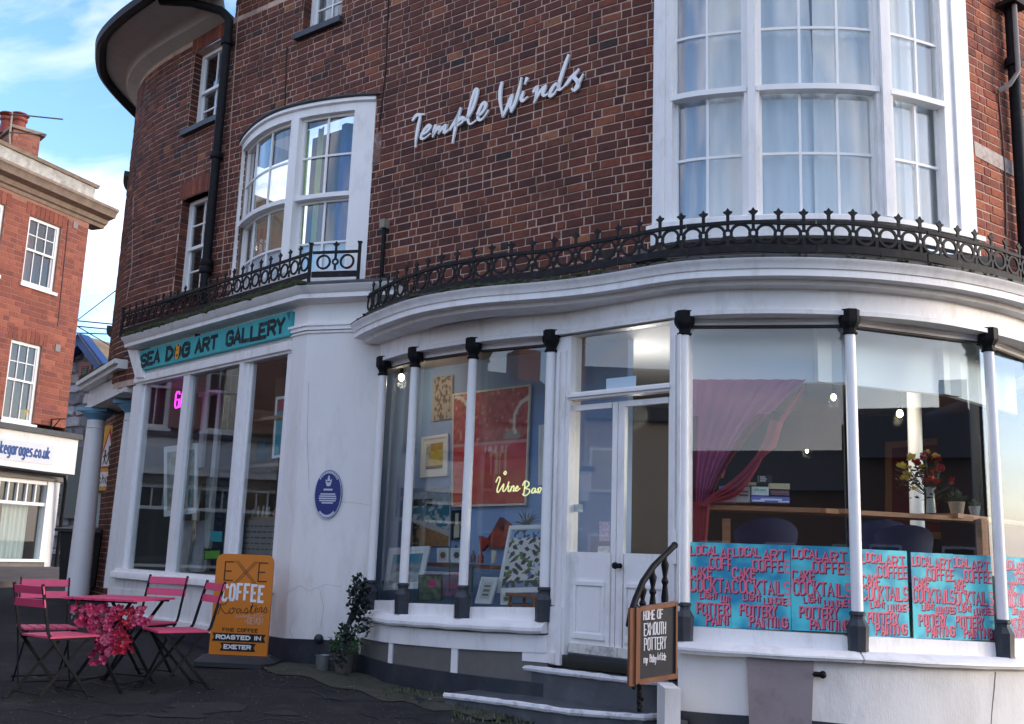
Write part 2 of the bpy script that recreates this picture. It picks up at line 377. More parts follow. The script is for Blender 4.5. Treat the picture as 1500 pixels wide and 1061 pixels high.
# ------------------------------------------------- bricks
PAL = [(.112,.029,.017),(.092,.025,.016),(.130,.035,.019),(.080,.022,.015),(.165,.050,.024),(.066,.020,.015),(.105,.028,.016),(.030,.018,.016),(.24,.090,.040),(.125,.040,.022)]
PALW = [12,12,10,10,5,9,10,1.6,1,8]
def lay_bricks(S, s0, s1, z0, z1, holes, course=.082, strt=.188, hd=.094, j=.010, umin=-250, umax=1750, vmin=-300, vmax=1300, odd=0):
    """Flemish bond: list of (s0,s1,z0,z1)"""
    out = []; n = int((z1-z0)/course)
    for r in range(n):
        a = z0+r*course; b = a+course-j; s = s0 - (0 if (r+odd) % 2 else .16); h = (r % 2)
        while s < s1:
            L = (hd if h else strt)*(1+random.uniform(-.03, .03)); e = s+L; h = 1-h
            parts = [(max(s, s0), min(e, s1))]
            for (p, q, c, d) in holes:
                if b > c and a < d:
                    nx = []
                    for x, y in parts:
                        if y <= p or x >= q: nx.append((x, y))
                        else:
                            if x < p-.02: nx.append((x, p))
                            if y > q+.02: nx.append((q, y))
                    parts = nx
            for x, y in parts:
                if y-x > .02:
                    c = S.P((x+y)/2, (a+b)/2); d = c-Vector((0, 0, EYE)); zc = d.dot(CF)
                    if zc > 0:
                        u = CX+FPX*d.dot(CXV)/zc; v = CY-FPX*d.dot(CU)/zc
                        if umin < u < umax and vmin < v < vmax: out.append((d.length, x, y, a, b, u, v))
            s = e+j
    return out
def pick(pal, wts):
    c = random.choices(pal, wts)[0]; f = random.uniform(.9, 1.35); return tuple(x*f for x in c)
def make_bricks(S, L, parent, matl, keep=300, name='brick', pal=PAL, wts=PALW, dep=.10, proud=.006):
    L.sort(key=lambda t: t[0]); vis = [t for t in L if 0 < t[5] < 1500 and 0 < t[6] < 1061][:keep]; vs_ = set(map(id, vis))
    pool = {}
    for t in vis:
        _, x, y, a, b, u, v = t; l = round(y-x, 2); ci = random.choices(range(len(pal)), wts)[0]; key = (l, ci, random.randrange(2))
        if key not in pool:
            f = random.uniform(.95, 1.4); c = tuple(q*f for q in pal[ci]); h = (b-a)/2; lx = (l-.001)/2
            m = MB(); e = .004
            m.add([(-lx,0,-h),(lx,0,-h),(lx,0,h),(-lx,0,h),(-lx+e,-proud,-h+e),(lx-e,-proud,-h+e),(lx-e,-proud,h-e),(-lx+e,-proud,h-e),(-lx,.05,-h),(lx,.05,-h),(lx,.05,h),(-lx,.05,h)],
                  [(4,5,6,7),(0,1,5,4),(1,2,6,5),(2,3,7,6),(3,0,4,7),(8,9,1,0),(9,10,2,1),(10,11,3,2),(11,8,0,3)], c)
            me = m.mesh(name, False, 0); me.materials.append(matl); pool[key] = me
        o = inst(name, pool[key], S, (x+y)/2, (a+b)/2, random.uniform(-.003, .003), parent)
    mb = MB()
    for t in L:
        if id(t) in vs_: continue
        _, x, y, a, b, u, v = t; p = random.uniform(-.003, .003); c = pick(pal, wts); e = .004
        q0 = [S.P(x, a, p), S.P(y, a, p), S.P(y, b, p), S.P(x, b, p)]
        q1 = [S.P(x+e, a+e, p+proud), S.P(y-e, a+e, p+proud), S.P(y-e, b-e, p+proud), S.P(x+e, b-e, p+proud)]
        q2 = [S.P(x, a, -.03), S.P(y, a, -.03), S.P(y, b, -.03), S.P(x, b, -.03)]
        mb.add(q0+q1+q2, [(4,5,6,7),(0,1,5,4),(1,2,6,5),(2,3,7,6),(3,0,4,7),(8,9,1,0),(9,10,2,1),(10,11,3,2),(11,8,0,3)], c)
    if mb.v: ob('brickwork', mb, matl, parent, kind='stuff', fix=False, smooth=0)
def wall_with_holes(S, s0, s1, z0, z1, holes, o, mb, rev=.14):
    ss = sorted(set(S.steps(s0, s1, .2)+[h[i] for h in holes for i in (0, 1) if s0 < h[i] < s1]))
    zz = sorted(set([z0, z1]+[h[i] for h in holes for i in (2, 3) if z0 < h[i] < z1]))
    for i in range(len(ss)-1):
        for k in range(len(zz)-1):
            cs, cz = (ss[i]+ss[i+1])/2, (zz[k]+zz[k+1])/2
            if any(h[0] < cs < h[1] and h[2] < cz < h[3] for h in holes): continue
            mb.add([S.P(ss[i],zz[k],o),S.P(ss[i+1],zz[k],o),S.P(ss[i+1],zz[k+1],o),S.P(ss[i],zz[k+1],o)], [(0,1,2,3)])
    for h in holes:
        a, b, c, d = h[:4]
        mb.add([S.P(a,c,o),S.P(a,d,o),S.P(b,d,o),S.P(b,c,o),S.P(a,c,o-rev),S.P(a,d,o-rev),S.P(b,d,o-rev),S.P(b,c,o-rev)], [(0,1,5,4),(1,2,6,5),(2,3,7,6),(3,0,4,7)])
# ================================================= the brick building, upper storeys
BLD = empty('brick_building', (0, 9.5, R(2.2)), 'tall curved dark red brick building above the two shops, with white bow windows', 'building')
def hole(S, tl, tr, bl, br=None, z0=None):
    a, z1 = S.sz(*tl); b, _ = S.sz(*tr); c, zb = S.sz(*bl)
    return (a, b, z0 if z0 is not None else zb, z1)
H1 = hole(WS, (286,78), (331,54), (276,192)); H2 = hole(WS, (267,294), (311,274), (262,433))
H3 = (WS.sz(442,51)[0], WS.sz(500,20)[0], WS.sz(442,51)[1], R(7.6))
HL = (WS.sz(372,200)[0]-.1, WS.sz(545,200)[0]-.05, R(2.4), LB.sz(480,147)[1]-.05)
s7 = WS.sz(188,240)[0]
H4 = (1.15, 1.85, R(3.0), R(4.35)); H5 = (1.3, 2.0, R(5.25), R(6.45))
holes = [H1, H2, H3, HL, H4, H5]
TOPZ = R(7.9); zeave = R(6.57)
sj = WS.sz(345, 20)[0]
mb = MB(); wall_with_holes(WS, 0, 2.6, R(2.2), R(2.9), [], 0, mb); wall_with_holes(WS, 2.6, WS.L, R(2.0), R(2.9), [h for h in holes if h is HL or h is H2], 0, mb); wall_with_holes(WS, 0, WS.L, R(2.9), zeave, [h for h in holes if h[0] < sj or h is H3 or h is HL], 0, mb)
PW = Surf([(-6.5,16.35),(-5.05,13.95)]); PWm = MB(); wall_with_holes(PW, 0, PW.L, R(-1.3), R(2.2), [], 0, mb)
mb2 = MB(); wall_with_holes(WS, sj, WS.L, zeave, TOPZ, [H3], 0, mb2)
mb.add(mb2.v, mb2.f)
wall_with_holes(WR, 0, 1.6, R(1.9), TOPZ, [], 0, mb); wall_with_holes(WR, 1.6, WR.L, R(-2), TOPZ, [], 0, mb)
ob('wall', mb, M['mortar'], BLD, fix=False, smooth=0)
rv = MB()
for h in (H1, H2, H3, H4, H5):
    z = h[2]
    while z < h[3]-.02:
        for a, b in ((h[0]-.03, h[0]+.005), (h[1]-.005, h[1]+.03)): rv.box(WS, a, b, z+.005, min(z+.068, h[3]), -.139, -.001, pick(PAL, PALW))
        z += .075
ob('reveal_brickwork', rv, M['brick'], BLD, kind='stuff', smooth=0)
BH = [(h[0]-.006, h[1]+.006, h[2]-.006, h[3]+.006) for h in holes]
LBR = [b for b in lay_bricks(WS, 0, WS.L-.02, R(-1.2), zeave, BH) if b[3] > (R(2.2) if b[2] < 2.6 else R(2.05))]
LBR += [b for b in lay_bricks(WS, sj, WS.L-.02, zeave, TOPZ, BH)]
make_bricks(WS, LBR, BLD, M['brick'], 200)
make_bricks(PW, lay_bricks(PW, 0, PW.L, R(-1.3), R(2.2), []), BLD, M['brick'], 0)
PALR = [(.26,.065,.032),(.22,.052,.030),(.30,.085,.04),(.20,.05,.032),(.33,.10,.05),(.17,.045,.03)]
make_bricks(WR, [b for b in lay_bricks(WR, .02, WR.L, R(-1.9), TOPZ, [], umax=2600, vmax=1600) if b[3] > R(1.95) or b[1] > 1.75], BLD, M['brick'], 90, 'brick', PALR, [5,5,4,4,2,3])
# white rendered strip with worn letters on the right wall
mb = MB(); p = [(1425,207),(1494,245),(1496,266),(1427,229)]
mb.poly(WR, [WR.sz(*q) for q in p], .002, .013)
ob('painted_band', mb, mat('worn_white_paint', (.48,.42,.38), .8, vary=.2, scale=25, dirt=(.2,.07,.045), dscale=14, damt=.9), BLD, 'worn white painted band on the right-hand wall')
# straight joint and small pale patches
JM = plain('pale_mortar', (.42,.33,.28), .9); mb = MB(); mb.ribbon(WS, [WS.sz(350,10), WS.sz(341,150), WS.sz(333,290), WS.sz(325,400)], .012, 0, .009)
ob('mortar_joint', mb, JM, BLD); mb = MB(); mb.ribbon(WS, [WS.sz(196,290), WS.sz(194,390), WS.sz(186,440)], .015, 0, .009)
ob('mortar_joint', mb, plain('pale_mortar', (.42,.33,.28), .9), BLD)
mb = MB(); mb.ribbon(WS, [WS.sz(570,0), WS.sz(566,100), WS.sz(556,190)], .014, .003, .012); ob('crack', mb, plain('dark_gap', (.02,.012,.01), .9), BLD); mb = MB(); mb.ribbon(WS, [WS.sz(421,70), WS.sz(418,160)], .014, .003, .012)
ob('crack', mb, plain('dark_gap', (.02,.012,.01), .9), BLD)
mb = MB(); mb.ribbon(WR, [WR.sz(1460,138), WR.sz(1466,200), WR.sz(1470,260), WR.sz(1472,345)], .012, .005, .02); ob('cable', mb, plain('brown_cable', (.08,.04,.035), .6), BLD)
mb = MB(); mb.box(WS, WS.sz(545,0+200)[0], WS.sz(560,200)[0], WS.sz(550,240)[1], WS.sz(552,196)[1], 0, .010); ob('repair_patch', mb, plain('pink_repair', (.20,.11,.09), .9, vary=.4, scale=12, dirt=(.45,.4,.38), dscale=12, damt=.8), BLD)
# brick arches over tower windows
def arch(h, S, n=9, tall=.23):
    mb = MB()
    for i in range(n+2):
        w = (h[1]-h[0]+.14)/(n+2); a = h[0]-.07+i*w
        mb.box(S, a+.004, a+w-.004, h[3]+.005, h[3]+tall, 0, .012, pick([(.17,.045,.025),(.14,.036,.022),(.20,.055,.03)], [1,1,1]))
    ob('window_arch', mb, M['brick'], BLD, smooth=0)
arch(H1, WS); arch(H2, WS)
# sash windows in the tower
def sash(h, S, o=-.11, cols=2, rows=(2, 2), sill=True, curtain=None, mframe='sash', gm='uglass', parent=None, mr=None, fw=.05):
    a, b, c, d = h[:4]; f = MB(); parent = parent or BLD
    f.box(S, a, a+fw, c, d, o-.06, o); f.box(S, b-fw, b, c, d, o-.06, o); f.box(S, a+fw, b-fw, d-fw, d, o-.06, o); f.box(S, a+fw, b-fw, c, c+fw*1.2, o-.06, o)
    mr = mr if mr is not None else (c+d)/2
    root = ob('sash_window', f, M[mframe], parent)
    g = MB(); g.box(S, a+fw, b-fw, mr-.02, mr+.02, o-.05, o-.005)
    for (z0, z1, r, oo) in ((c+fw*1.2, mr-.02, rows[0], o-.045), (mr+.02, d-fw, rows[1], o-.025)):
        g.box(S, a+fw, a+fw+.025, z0, z1, oo-.02, oo+.005); g.box(S, b-fw-.025, b-fw, z0, z1, oo-.02, oo+.005)
        for i in range(1, cols):
            x = a+fw+(b-a-2*fw)*i/cols; g.box(S, x-.009, x+.009, z0, z1, oo-.012, oo+.004)
        for i in range(1, r):
            z = z0+(z1-z0)*i/r; g.box(S, a+fw+.025, b-fw-.025, z-.009, z+.009, oo-.014, oo+.002)
    ob('glazing_bar', g, M[mframe], root)
    p = MB(); p.box(S, a+fw, b-fw, c+fw, mr, o-.058, o-.054); p.box(S, a+fw, b-fw, mr+.001, d-fw, o-.04, o-.036); ob('pane', p, M[gm], root)
    if sill:
        q = MB(); q.box(S, a-.07, b+.05, c-.07, c, o-.05, .07); ob('window_sill', q, M['navy'], root)
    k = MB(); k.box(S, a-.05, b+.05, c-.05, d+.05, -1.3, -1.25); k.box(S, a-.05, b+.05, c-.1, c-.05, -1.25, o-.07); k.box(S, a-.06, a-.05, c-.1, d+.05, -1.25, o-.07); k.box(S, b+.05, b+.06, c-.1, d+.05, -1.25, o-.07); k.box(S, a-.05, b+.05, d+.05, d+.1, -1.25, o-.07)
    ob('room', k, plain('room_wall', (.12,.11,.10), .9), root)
    if curtain:
        q = MB(); n = 16
        for (x0, x1, cc) in curtain:
            X0 = a+(b-a)*x0; X1 = a+(b-a)*x1; vs = []
            for i in range(n+1):
                x = X0+(X1-X0)*i/n; oo = o-.16+.03*math.sin(i*1.9)
                vs += [S.P(x, c, oo), S.P(x, d, oo)]
            q.add(vs, [(2*i, 2*i+2, 2*i+3, 2*i+1) for i in range(n)], cc)
        ob('curtain', q, mat('curtain_cloth', (0,0,0), .9, attr=True), root)
    return root
sash(H1, WS, rows=(2, 1), curtain=[(.35,1,(.5,.35,.4))]); sash(H2, WS, curtain=[(.5,1,(.4,.4,.4))])
sash(H3, WS, mr=R(6.6), rows=(2,2), curtain=[(0,.4,(.5,.5,.5))]); sash(H4, WS); sash(H5, WS)
# ------------------------------------------------- big bow window
s_ = lambda u, v=200, o=0: BB.sz(u, v, o)[0]
BL0, BL1 = s_(957), s_(1423)
z_ = lambda v, u=1174, o=0: BB.sz(u, v, o)[1]
BW_ = MB(); zb0 = R(2.53); ztop = R(5.9)
BW_.box(BB, BL0, BL1, zb0, z_(322), -.05, .03)
BW_.prof(BB, BL0-.02, BL1+.02, [(-.05,z_(322)),(.03,z_(322)),(.07,z_(325)),(.07,z_(318)),(.02,z_(314)),(-.05,z_(312))])
for (u0, u1, oo) in ((0, 985, .01), (1090,1113,.0), (1286,1310,.0), (1384, 0, .01)):
    a = s_(u0) if u0 else BL0; b = s_(u1) if u1 else BL1
    BW_.box(BB, a, b, z_(314), ztop, -.10, oo)
BW_.box(BB, s_(1096), s_(1107), z_(314), ztop, .0, .035); BW_.box(BB, s_(1292), s_(1303), z_(314), ztop, .0, .035)
BW_.box(BB, BL0+.03, s_(975), z_(314), ztop, .01, .03); BW_.box(BB, s_(1398), BL1-.03, z_(314), ztop, .01, .03)
bay = ob('bow_window', BW_, M['white'], BLD, 'large white three-light bow window above the cafe')
g = MB(); gp_ = MB()
zM0, zM1 = z_(131), z_(123)
for (u0, u1, bars) in ((985,1090,(1035,)), (1113,1286,(1174,1231)), (1310,1384,(1350,))):
    a, b = s_(u0), s_(u1)
    g.box(BB, a-.02, b+.02, zM0, zM1, -.08, .015)
    for (z0, z1, oo) in ((z_(314), zM0, -.06), (zM1, ztop, -.025)):
        g.box(BB, a, a+.02, z0, z1, oo-.03, oo); g.box(BB, b-.02, b, z0, z1, oo-.03, oo)
        for u in bars: x = s_(u); g.box(BB, x-.010, x+.010, z0, z1, oo-.02, oo)
        gp_.box(BB, a, b, z0, z1, oo-.026, oo-.022)
    g.box(BB, a, b, z_(318), z_(311), -.10, -.055)
    for v, oo in ((220, -.06), (38, -.025), (-50, -.025)): zz = z_(v); g.box(BB, a+.02, b-.02, zz-.011, zz+.011, oo-.018, oo-.002)
ob('glazing_bar', g, M['sash'], bay)
ob('pane', gp_, M['uglass'], bay)
def drape(S, L, z0, z1, o, name, parent, mt, amp=.03, fr=55, n0=60):
    q = MB()
    for (a, b, cc, lean) in L:
        n = max(6, int((b-a)*n0)); vs = []
        for i in range(n+1):
            x = a+(b-a)*i/n; w = amp*math.sin(x*fr)+amp*.5*math.sin(x*fr*.37+1)
            vs += [S.P(x+lean, z0, o+w), S.P(x, z1, o+w*.7)]
        q.add(vs, [(2*i, 2*i+2, 2*i+3, 2*i+1) for i in range(n)], cc)
    return ob(name, q, mt, parent)
netm = mat('net_curtain', (0,0,0), .95, attr=True, vary=.08, scale=8, vstretch=6)
wc = (.84,.82,.76)
drape(BB, [(s_(962),s_(1030),(.42,.47,.54),0),(s_(1030),s_(1090),wc,0),(s_(1090),s_(1186),(.74,.76,.75),.12),(s_(1200),s_(1300),wc,-.02),(s_(1300),s_(1345),(.66,.69,.68),0),(s_(1345),s_(1368),(.95,.95,.92),0),(s_(1368),BB.L-.03,(.52,.55,.54),0)], z_(314), ztop, -.15, 'curtain', bay, netm, .022, 34)
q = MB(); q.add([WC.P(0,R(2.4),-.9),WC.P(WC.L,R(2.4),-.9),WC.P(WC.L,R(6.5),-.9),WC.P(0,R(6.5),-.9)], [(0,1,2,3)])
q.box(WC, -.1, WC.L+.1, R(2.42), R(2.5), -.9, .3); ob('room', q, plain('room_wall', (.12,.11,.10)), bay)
# ------------------------------------------------- smaller left bow window
s_ = lambda u, v=200, o=0: LB.sz(u, v, o)[0]
zz = lambda u, v, o=0: LB.sz(u, v, o)[1]
zh = zz(480,148); zs = zz(480,167); zm = zz(471,286); zbt = R(2.9)
f = MB(); f.box(LB, 0, LB.L, zs, zh, -.12, .02); f.prof(LB, 0, LB.L, [(-.1,zh),(.02,zh),(.05,zh-.03),(.05,zh-.055),(.02,zh-.07)])
f.box(LB, 0, .13, zbt, zs, -.12, .02); f.box(LB, s_(521,160), LB.L, zbt, zs, -.12, .02); f.box(LB, s_(428), s_(439), zbt, zs, -.12, .03)
f.box(LB, 0, LB.L, R(2.3), zbt, -.1, .02)
lbw = ob('bow_window', f, M['white'], BLD, 'smaller curved white sash window above the gallery corner')
c = MB(); c.prof(LB, -.06, LB.L+.05, [(-.3,zh+.07),(-.3,zh),(.05,zh+.002),(.06,zh+.006),(.06,zh+.018)]); ob('flashing', c, M['lead'], lbw)
g = MB(); gp_ = MB()
for a, b, n in ((.13, s_(428), 3), (s_(439), s_(521,160), 2)):
    g.box(LB, a, b, zm-.025, zm+.025, -.1, .0)
    zr = [(zbt, zm-.025, [zbt+(zm-zbt)*.40], -.08), (zm+.025, zs, [(zm+zs)/2], -.04)]
    for z0, z1, hz, oo in zr:
        g.box(LB, a, a+.035, z0, z1, oo-.03, oo); g.box(LB, b-.035, b, z0, z1, oo-.03, oo)
        g.box(LB, a, b, z1-.03, z1, oo-.03, oo)
        for i in range(1, n): x = a+(b-a)*i/n; g.box(LB, x-.011, x+.011, z0, z1, oo-.02, oo-.001)
        for h in hz: g.box(LB, a+.035, b-.035, h-.011, h+.011, oo-.019, oo-.003)
        gp_.box(LB, a, b, z0, z1, oo-.026, oo-.022)
ob('glazing_bar', g, M['sash'], lbw); ob('pane', gp_, M['uglass'], lbw)
q = MB(); q.box(LB, .1, LB.L-.1, zbt-.3, zbt+(zm-zbt)*.40, -.125, -.118); ob('frosted_film', q, mat('frosted_film', (.55,.68,.74), .8, vary=.12, scale=25), lbw)
drape(LB, [(s_(400),s_(426),(.42,.62,.10),.02),(s_(440),s_(452),(.5,.6,.2),0),(s_(478),s_(521,160),(.06,.12,.32),0)], zbt, zs, -.28, 'curtain', lbw, mat('coloured_curtain', (0,0,0), .9, attr=True), .025, 40)
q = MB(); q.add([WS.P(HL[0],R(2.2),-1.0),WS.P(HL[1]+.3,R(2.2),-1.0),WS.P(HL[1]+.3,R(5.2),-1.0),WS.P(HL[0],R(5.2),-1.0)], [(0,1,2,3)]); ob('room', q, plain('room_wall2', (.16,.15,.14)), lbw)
# ------------------------------------------------- eaves over the curved end
ES = Surf([(-6.0,16.3),(-6.15,15.5),(-6.17,14.27),(-5.91,13.44),(-5.68,13.0),(-5.25,12.48),(-4.71,11.95),(-4.39,11.64),(-4.0,11.3)], True)
e = MB()
n = 40
vs = []
for i in range(n+1):
    a = ES.L*i/n; b = sj*i/n*1.0
    P0 = WS.P(b, zeave, 0); P1 = WS.P(b, zeave+.06, .16); P2 = WS.P(b, zeave+.2, .2); P3 = ES.P(a, zeave+.24, -.02)
    vs += [P0, P1, P2, P3]
e.add(vs, [(4*i+j, 4*i+4+j, 4*i+5+j, 4*i+1+j) for i in range(n) for j in range(3)])
ob('soffit', e, plain('soffit_paint', (.46,.44,.41), .8, vary=.12, scale=3, dirt=(.2,.19,.17)), BLD)
g = MB(); g.prof(ES, 0, ES.L, [(-.03,zeave+.25),(.0,zeave+.18),(.06,zeave+.155),(.11,zeave+.19),(.13,zeave+.27),(.115,zeave+.27),(.10,zeave+.2),(.06,zeave+.175),(.01,zeave+.2),(-.02,zeave+.27)]); gut = ob('gutter', g, M['black'], BLD)
g = MB(); g.prof(ES, 0, ES.L, [(-.9,zeave+.7),(.02,zeave+.28),(.03,zeave+.34),(-.9,zeave+.8)]); ob('roof', g, plain('slate', (.05,.05,.058), .7, vary=.3, scale=8), BLD)
# drainpipes
def pipe(name, pts, r, label, parent=None, collars=(), m='black', cat='drainpipe'):
    b = MB(); b.tube(pts, r, 12)
    o = ob(name, b, M[m] if isinstance(m, str) else m, parent, label, None if parent else cat)
    for c in collars:
        q = MB(); q.lathe(Vector(c)-Vector((0,0,.04)), [(r*1.35,0),(r*1.45,.015),(r*1.45,.065),(r*1.35,.08)], 12); ob('collar', q, M[m] if isinstance(m, str) else m, o)
    return o
def Wp(u, v, o=.09): s, z = WS.sz(u, v, o); return WS.P(s, z, o)
s0, _ = WS.sz(312, 283, .09)
P_ = lambda z, o=.09, ds=0: WS.P(s0+ds, z, o)
zt = WS.sz(335, 30, .09)[1]
s1 = WS.sz(300,0,.3)[0]
pipe('drainpipe', [WS.P(s0-.75, zeave+.22, .62), WS.P(s0-.35, zeave+.14, .42), WS.P(s0-.08, zt+.12, .16), P_(zt), P_(R(2.4))], .055, 'black cast iron drainpipe running down the brickwork left of the smaller bow window', None, [P_(zt-.3), P_(WS.sz(312,230,.09)[1]), P_(WS.sz(305,385,.09)[1]), P_(WS.sz(305,395,.09)[1])])
s2, z2 = WS.sz(563, 332, .06)
pipe('vent_pipe', [WS.P(s2, z2, .06), WS.P(s2, R(2.2), .06)], .022, 'short dark vent pipe with a square head above the gallery corner', cat='pipe')
b = MB(); b.box(WS, s2-.035, s2+.035, z2-.02, z2+.07, .02, .1); ob('pipe_head', b, plain('old_zinc', (.25,.23,.18), .7), bpy.data.objects['vent_pipe'])
s3, z3 = WR.sz(1497, 300, .08)
r_ = pipe('drainpipe', [WR.P(s3, R(7.5), .08), WR.P(s3, R(2.2), .08)], .05, 'black drainpipe with grey conduit clipped beside it, right of the big bow window', None, [WR.P(s3, WR.sz(1490,95,.08)[1], .08)])
t0 = WR.sz(1493, 60, .15); pipe('conduit', [WR.P(s3-.06, R(7.5), .15), WR.P(s3-.06, WR.sz(1497,108,.15)[1], .15), WR.P(s3-.14, WR.sz(1490,128,.12)[1], .11), WR.P(*WR.sz(1462,134,.03), .03)], .022, None, r_, m=plain('grey_conduit', (.22,.20,.19), .6))
b = MB(); q = WR.P(s3, WR.sz(1495,15,.12)[1], .12); b.box(WR, s3-.14, s3+.1, q.z-.02, q.z+.02, .02, .2); ob('clip', b, M['black'], r_)
# ================================================= cafe shopfront
CAF = empty('cafe_shopfront', (.5, 8.4, ground(.5, 8)), 'white curved cafe shopfront with slim white posts, double doors and teal posters', 'shopfront')
f = MB(); f.prof(CBS, 0, CBS.L, [(-.30,R(2.0)),(-.10,R(2.01)),(-.085,R(2.045)),(0,R(2.048)),(0,R(2.10)),(.012,R(2.102)),(.018,R(2.12)),(.03,R(2.145)),(.045,R(2.16)),(.048,R(2.172)),(-.30,R(2.18))])
cn = ob('cornice', f, M['white'], CAF)
f = MB(); f.prof(CBS, 0, CBS.L, [(-.9,R(2.182)),(.04,R(2.178)),(.042,R(2.192)),(-.1,R(2.24)),(-.9,R(2.26))]); ob('lead_roof', f, M['lead'], CAF)
mo = MB(); random.seed(3)
def moss(mb, S, s0, s1, o, z, n, r=.02):
    for i in range(n):
        s = random.uniform(s0, s1); rr = random.uniform(.4, 1.3)*r; p = S.P(s, z+random.uniform(-.2, .6)*r, o+random.uniform(-.03, .012))
        mb.ball(p, rr, 5, 3, (random.uniform(.8, 2.2), random.uniform(.8, 2.0), random.uniform(.4, .9)))
moss(mo, CBS, .0, CBS.L, .03, R(2.185), 420, .016); moss(mo, CBS, 1.3, 3.3, .02, R(2.19), 150, .024)
ob('moss', mo, M['moss'], CAF, kind='stuff')
f = MB()
f.prof(FBS, 0, FBS.L, [(-.12,R(1.815)),(.022,R(1.815)),(.022,R(1.848)),(.012,R(1.853)),(0,R(1.858)),(0,R(2.0)),(.02,R(2.01)),(-.12,R(2.03))])
ob('fascia', f, M['white'], CAF)
f = MB(); f.prof(FBS, 0, FBS.L, [(-.5,R(2.0)),(-.05,R(2.0)),(-.05,R(2.1)),(-.5,R(2.1))]); ob('beam', f, M['white'], CAF)
# posts: cap px, base px
PST = [((562.7,529.7),(542,893)),((609.3,513.7),(584,899)),((694,499),(673.3,905.3)),((808,488),(796.5,910.7)),((1002.7,460),(1001.3,938.7)),((1244,457.3),(1258.3,954)),((1446.7,487),(1480,962.7))]
OP = -.02; pst = []
for a, b in PST:
    s, _ = FBS.sz(*a, OP); _, zb = FBS.sz(*b, OP); pst.append((s, zb))
pst.append((pst[-1][0]+1.35, pst[-1][1]-.02)); pst.append((pst[-1][0]+1.2, pst[-1][1]-.02))
ZT = R(1.862)
for i, (s, zb) in enumerate(pst):
    p = FBS.P(s, 0, OP); nn = FBS.N(s); Mz = Matrix.Rotation(math.atan2(nn.x, -nn.y), 3, 'Z')
    q = MB(); q.lathe((p.x, p.y, 0), [(.040, zb+.2), (.041, zb+.9), (.038, ZT-.17)], 16)
    po = ob('post', q, M['sash'], CAF)
    q = MB(); k = 1.1
    q.lathe((p.x, p.y, ZT-.185), [(.044*k,0),(.050*k,.006),(.050*k,.018),(.040*k,.024),(.043*k,.045),(.066*k,.085),(.070*k,.10),(.070*k,.175),(.062*k,.185)], 8, Mz, ph=.5); ob('capital', q, M['black'], po, smooth=20)
    q = MB(); q.lathe((p.x, p.y, zb), [(.070,0),(.068,.02),(.073,.13),(.075,.17),(.048,.215),(.047,.235),(.056,.243),(.056,.258),(.045,.268)], 8, Mz, ph=.5); ob('base', q, M['navy'], po, smooth=20)
# flat panes on chords between the posts, with transom, glass and upstand
CH = {}
def chord(i, j, o=-.06):
    a = FBS.P(pst[i][0], 0, OP+o); b = FBS.P(pst[j][0], 0, OP+o); return Surf([(a.x, a.y), (b.x, b.y)])

UPT = {0: (185,350), 1: (415,750), 2: (835,1330)}
uppx = {0: [((540,878.5),(577,879.6))], }
uptop = {0:[(541,878.5),(577,880)],1:[(591,883),(665,886.7)],2:[(684,889),(792.6,890.7)],4:[(1011.7,918.3),(1243,931.7)],5:[(1271.7,932.7),(1468,941.7)]}
ZG = R(1.755)
for i in (0,1,2,4,5,6,7):
    glz = MB(); tr = MB(); up = MB(); blk = MB(); S = chord(i, i+1); CH[i] = S; zb0, zb1 = pst[i][1], pst[i+1][1]
    a, b = .03, S.L-.03
    tr.box(S, a, b, ZG+.012, R(1.83), -.06, .0); tr.prof(S, a, b, [(-.05,R(1.80)),(.0,R(1.79)),(.012,R(1.80)),(.012,R(1.83)),(-.05,R(1.83))])
    blk.box(S, a, b, ZG-.004, ZG+.012, -.05, .004)
    glz.box(S, a, b, min(zb0, zb1)+.08, ZG, -.03, -.024)
    if i in uptop:
        t0, t1 = [S.sz(u, v, .045) for u, v in uptop[i]]
        t0 = (max(t0[0], a), t0[1]); t1 = (min(t1[0], b), t1[1])
    else: t0, t1 = (.07, zb0+.125), (S.L-.07, zb1+.125)
    n = 8; r = .02; vs = []
    pts = [(t0[0], zb0-.02), (t0[0], t0[1]-r), (t0[0]+r*.3, t0[1]-r*.3), (t0[0]+r, t0[1]), (t1[0]-r, t1[1]), (t1[0]-r*.3, t1[1]-r*.3), (t1[0], t1[1]-r), (t1[0], zb1-.02)]
    up.poly(S, pts, -.05, .045); up.box(S, 0, S.L, min(zb0,zb1)-.02, min(t0[1],t1[1])-.03, -.06, .0)
    tr_o = ob('transom', tr, M['sash'], CAF); ob('window_gasket', blk, plain('dark_brown', (.03,.017,.014), .6), tr_o); ob('pane', glz, M['glass'], CAF); ob('upstand', up, M['white'], CAF)
# left sill, board and panels
def ssz(L, o, S=FBS): return [S.sz(u, v, o) for u, v in L]
LT = [(516.5,899.4),(568,907),(665,914),(792.6,919)]; LBt = [(515,906),(568,916),(665,922.5),(792.6,929)]
mb = MB(); zl = sorted([(s, z) for s, z in pst[:4]]); T = sorted(ssz(LT, .10)); B = sorted(ssz(LBt, .10))
st = FBS.steps(T[0][0], T[-1][0], .1); vs = []
for t in st:
    z0, z1, z2 = interp(zl, t), interp(T, t), interp(B, t); wv = .003*math.sin(t*17)
    z1 = min(z1, z0-.004)
    vs += [FBS.P(t,z0,-.12), FBS.P(t,z0,.03), FBS.P(t,z1+wv,.085), FBS.P(t,z1-.006+wv,.10), FBS.P(t,z2+.02+wv,.10), FBS.P(t,z2+wv,.085), FBS.P(t,z2+wv,-.12)]
n = 7; mb.add(vs, [(i*n+j,(i+1)*n+j,(i+1)*n+(j+1)%n,i*n+(j+1)%n) for i in range(len(st)-1) for j in range(n)]+[tuple(range(n))[::-1], tuple((len(st)-1)*n+j for j in range(n))])
ob('window_sill', mb, M['white'], CAF)
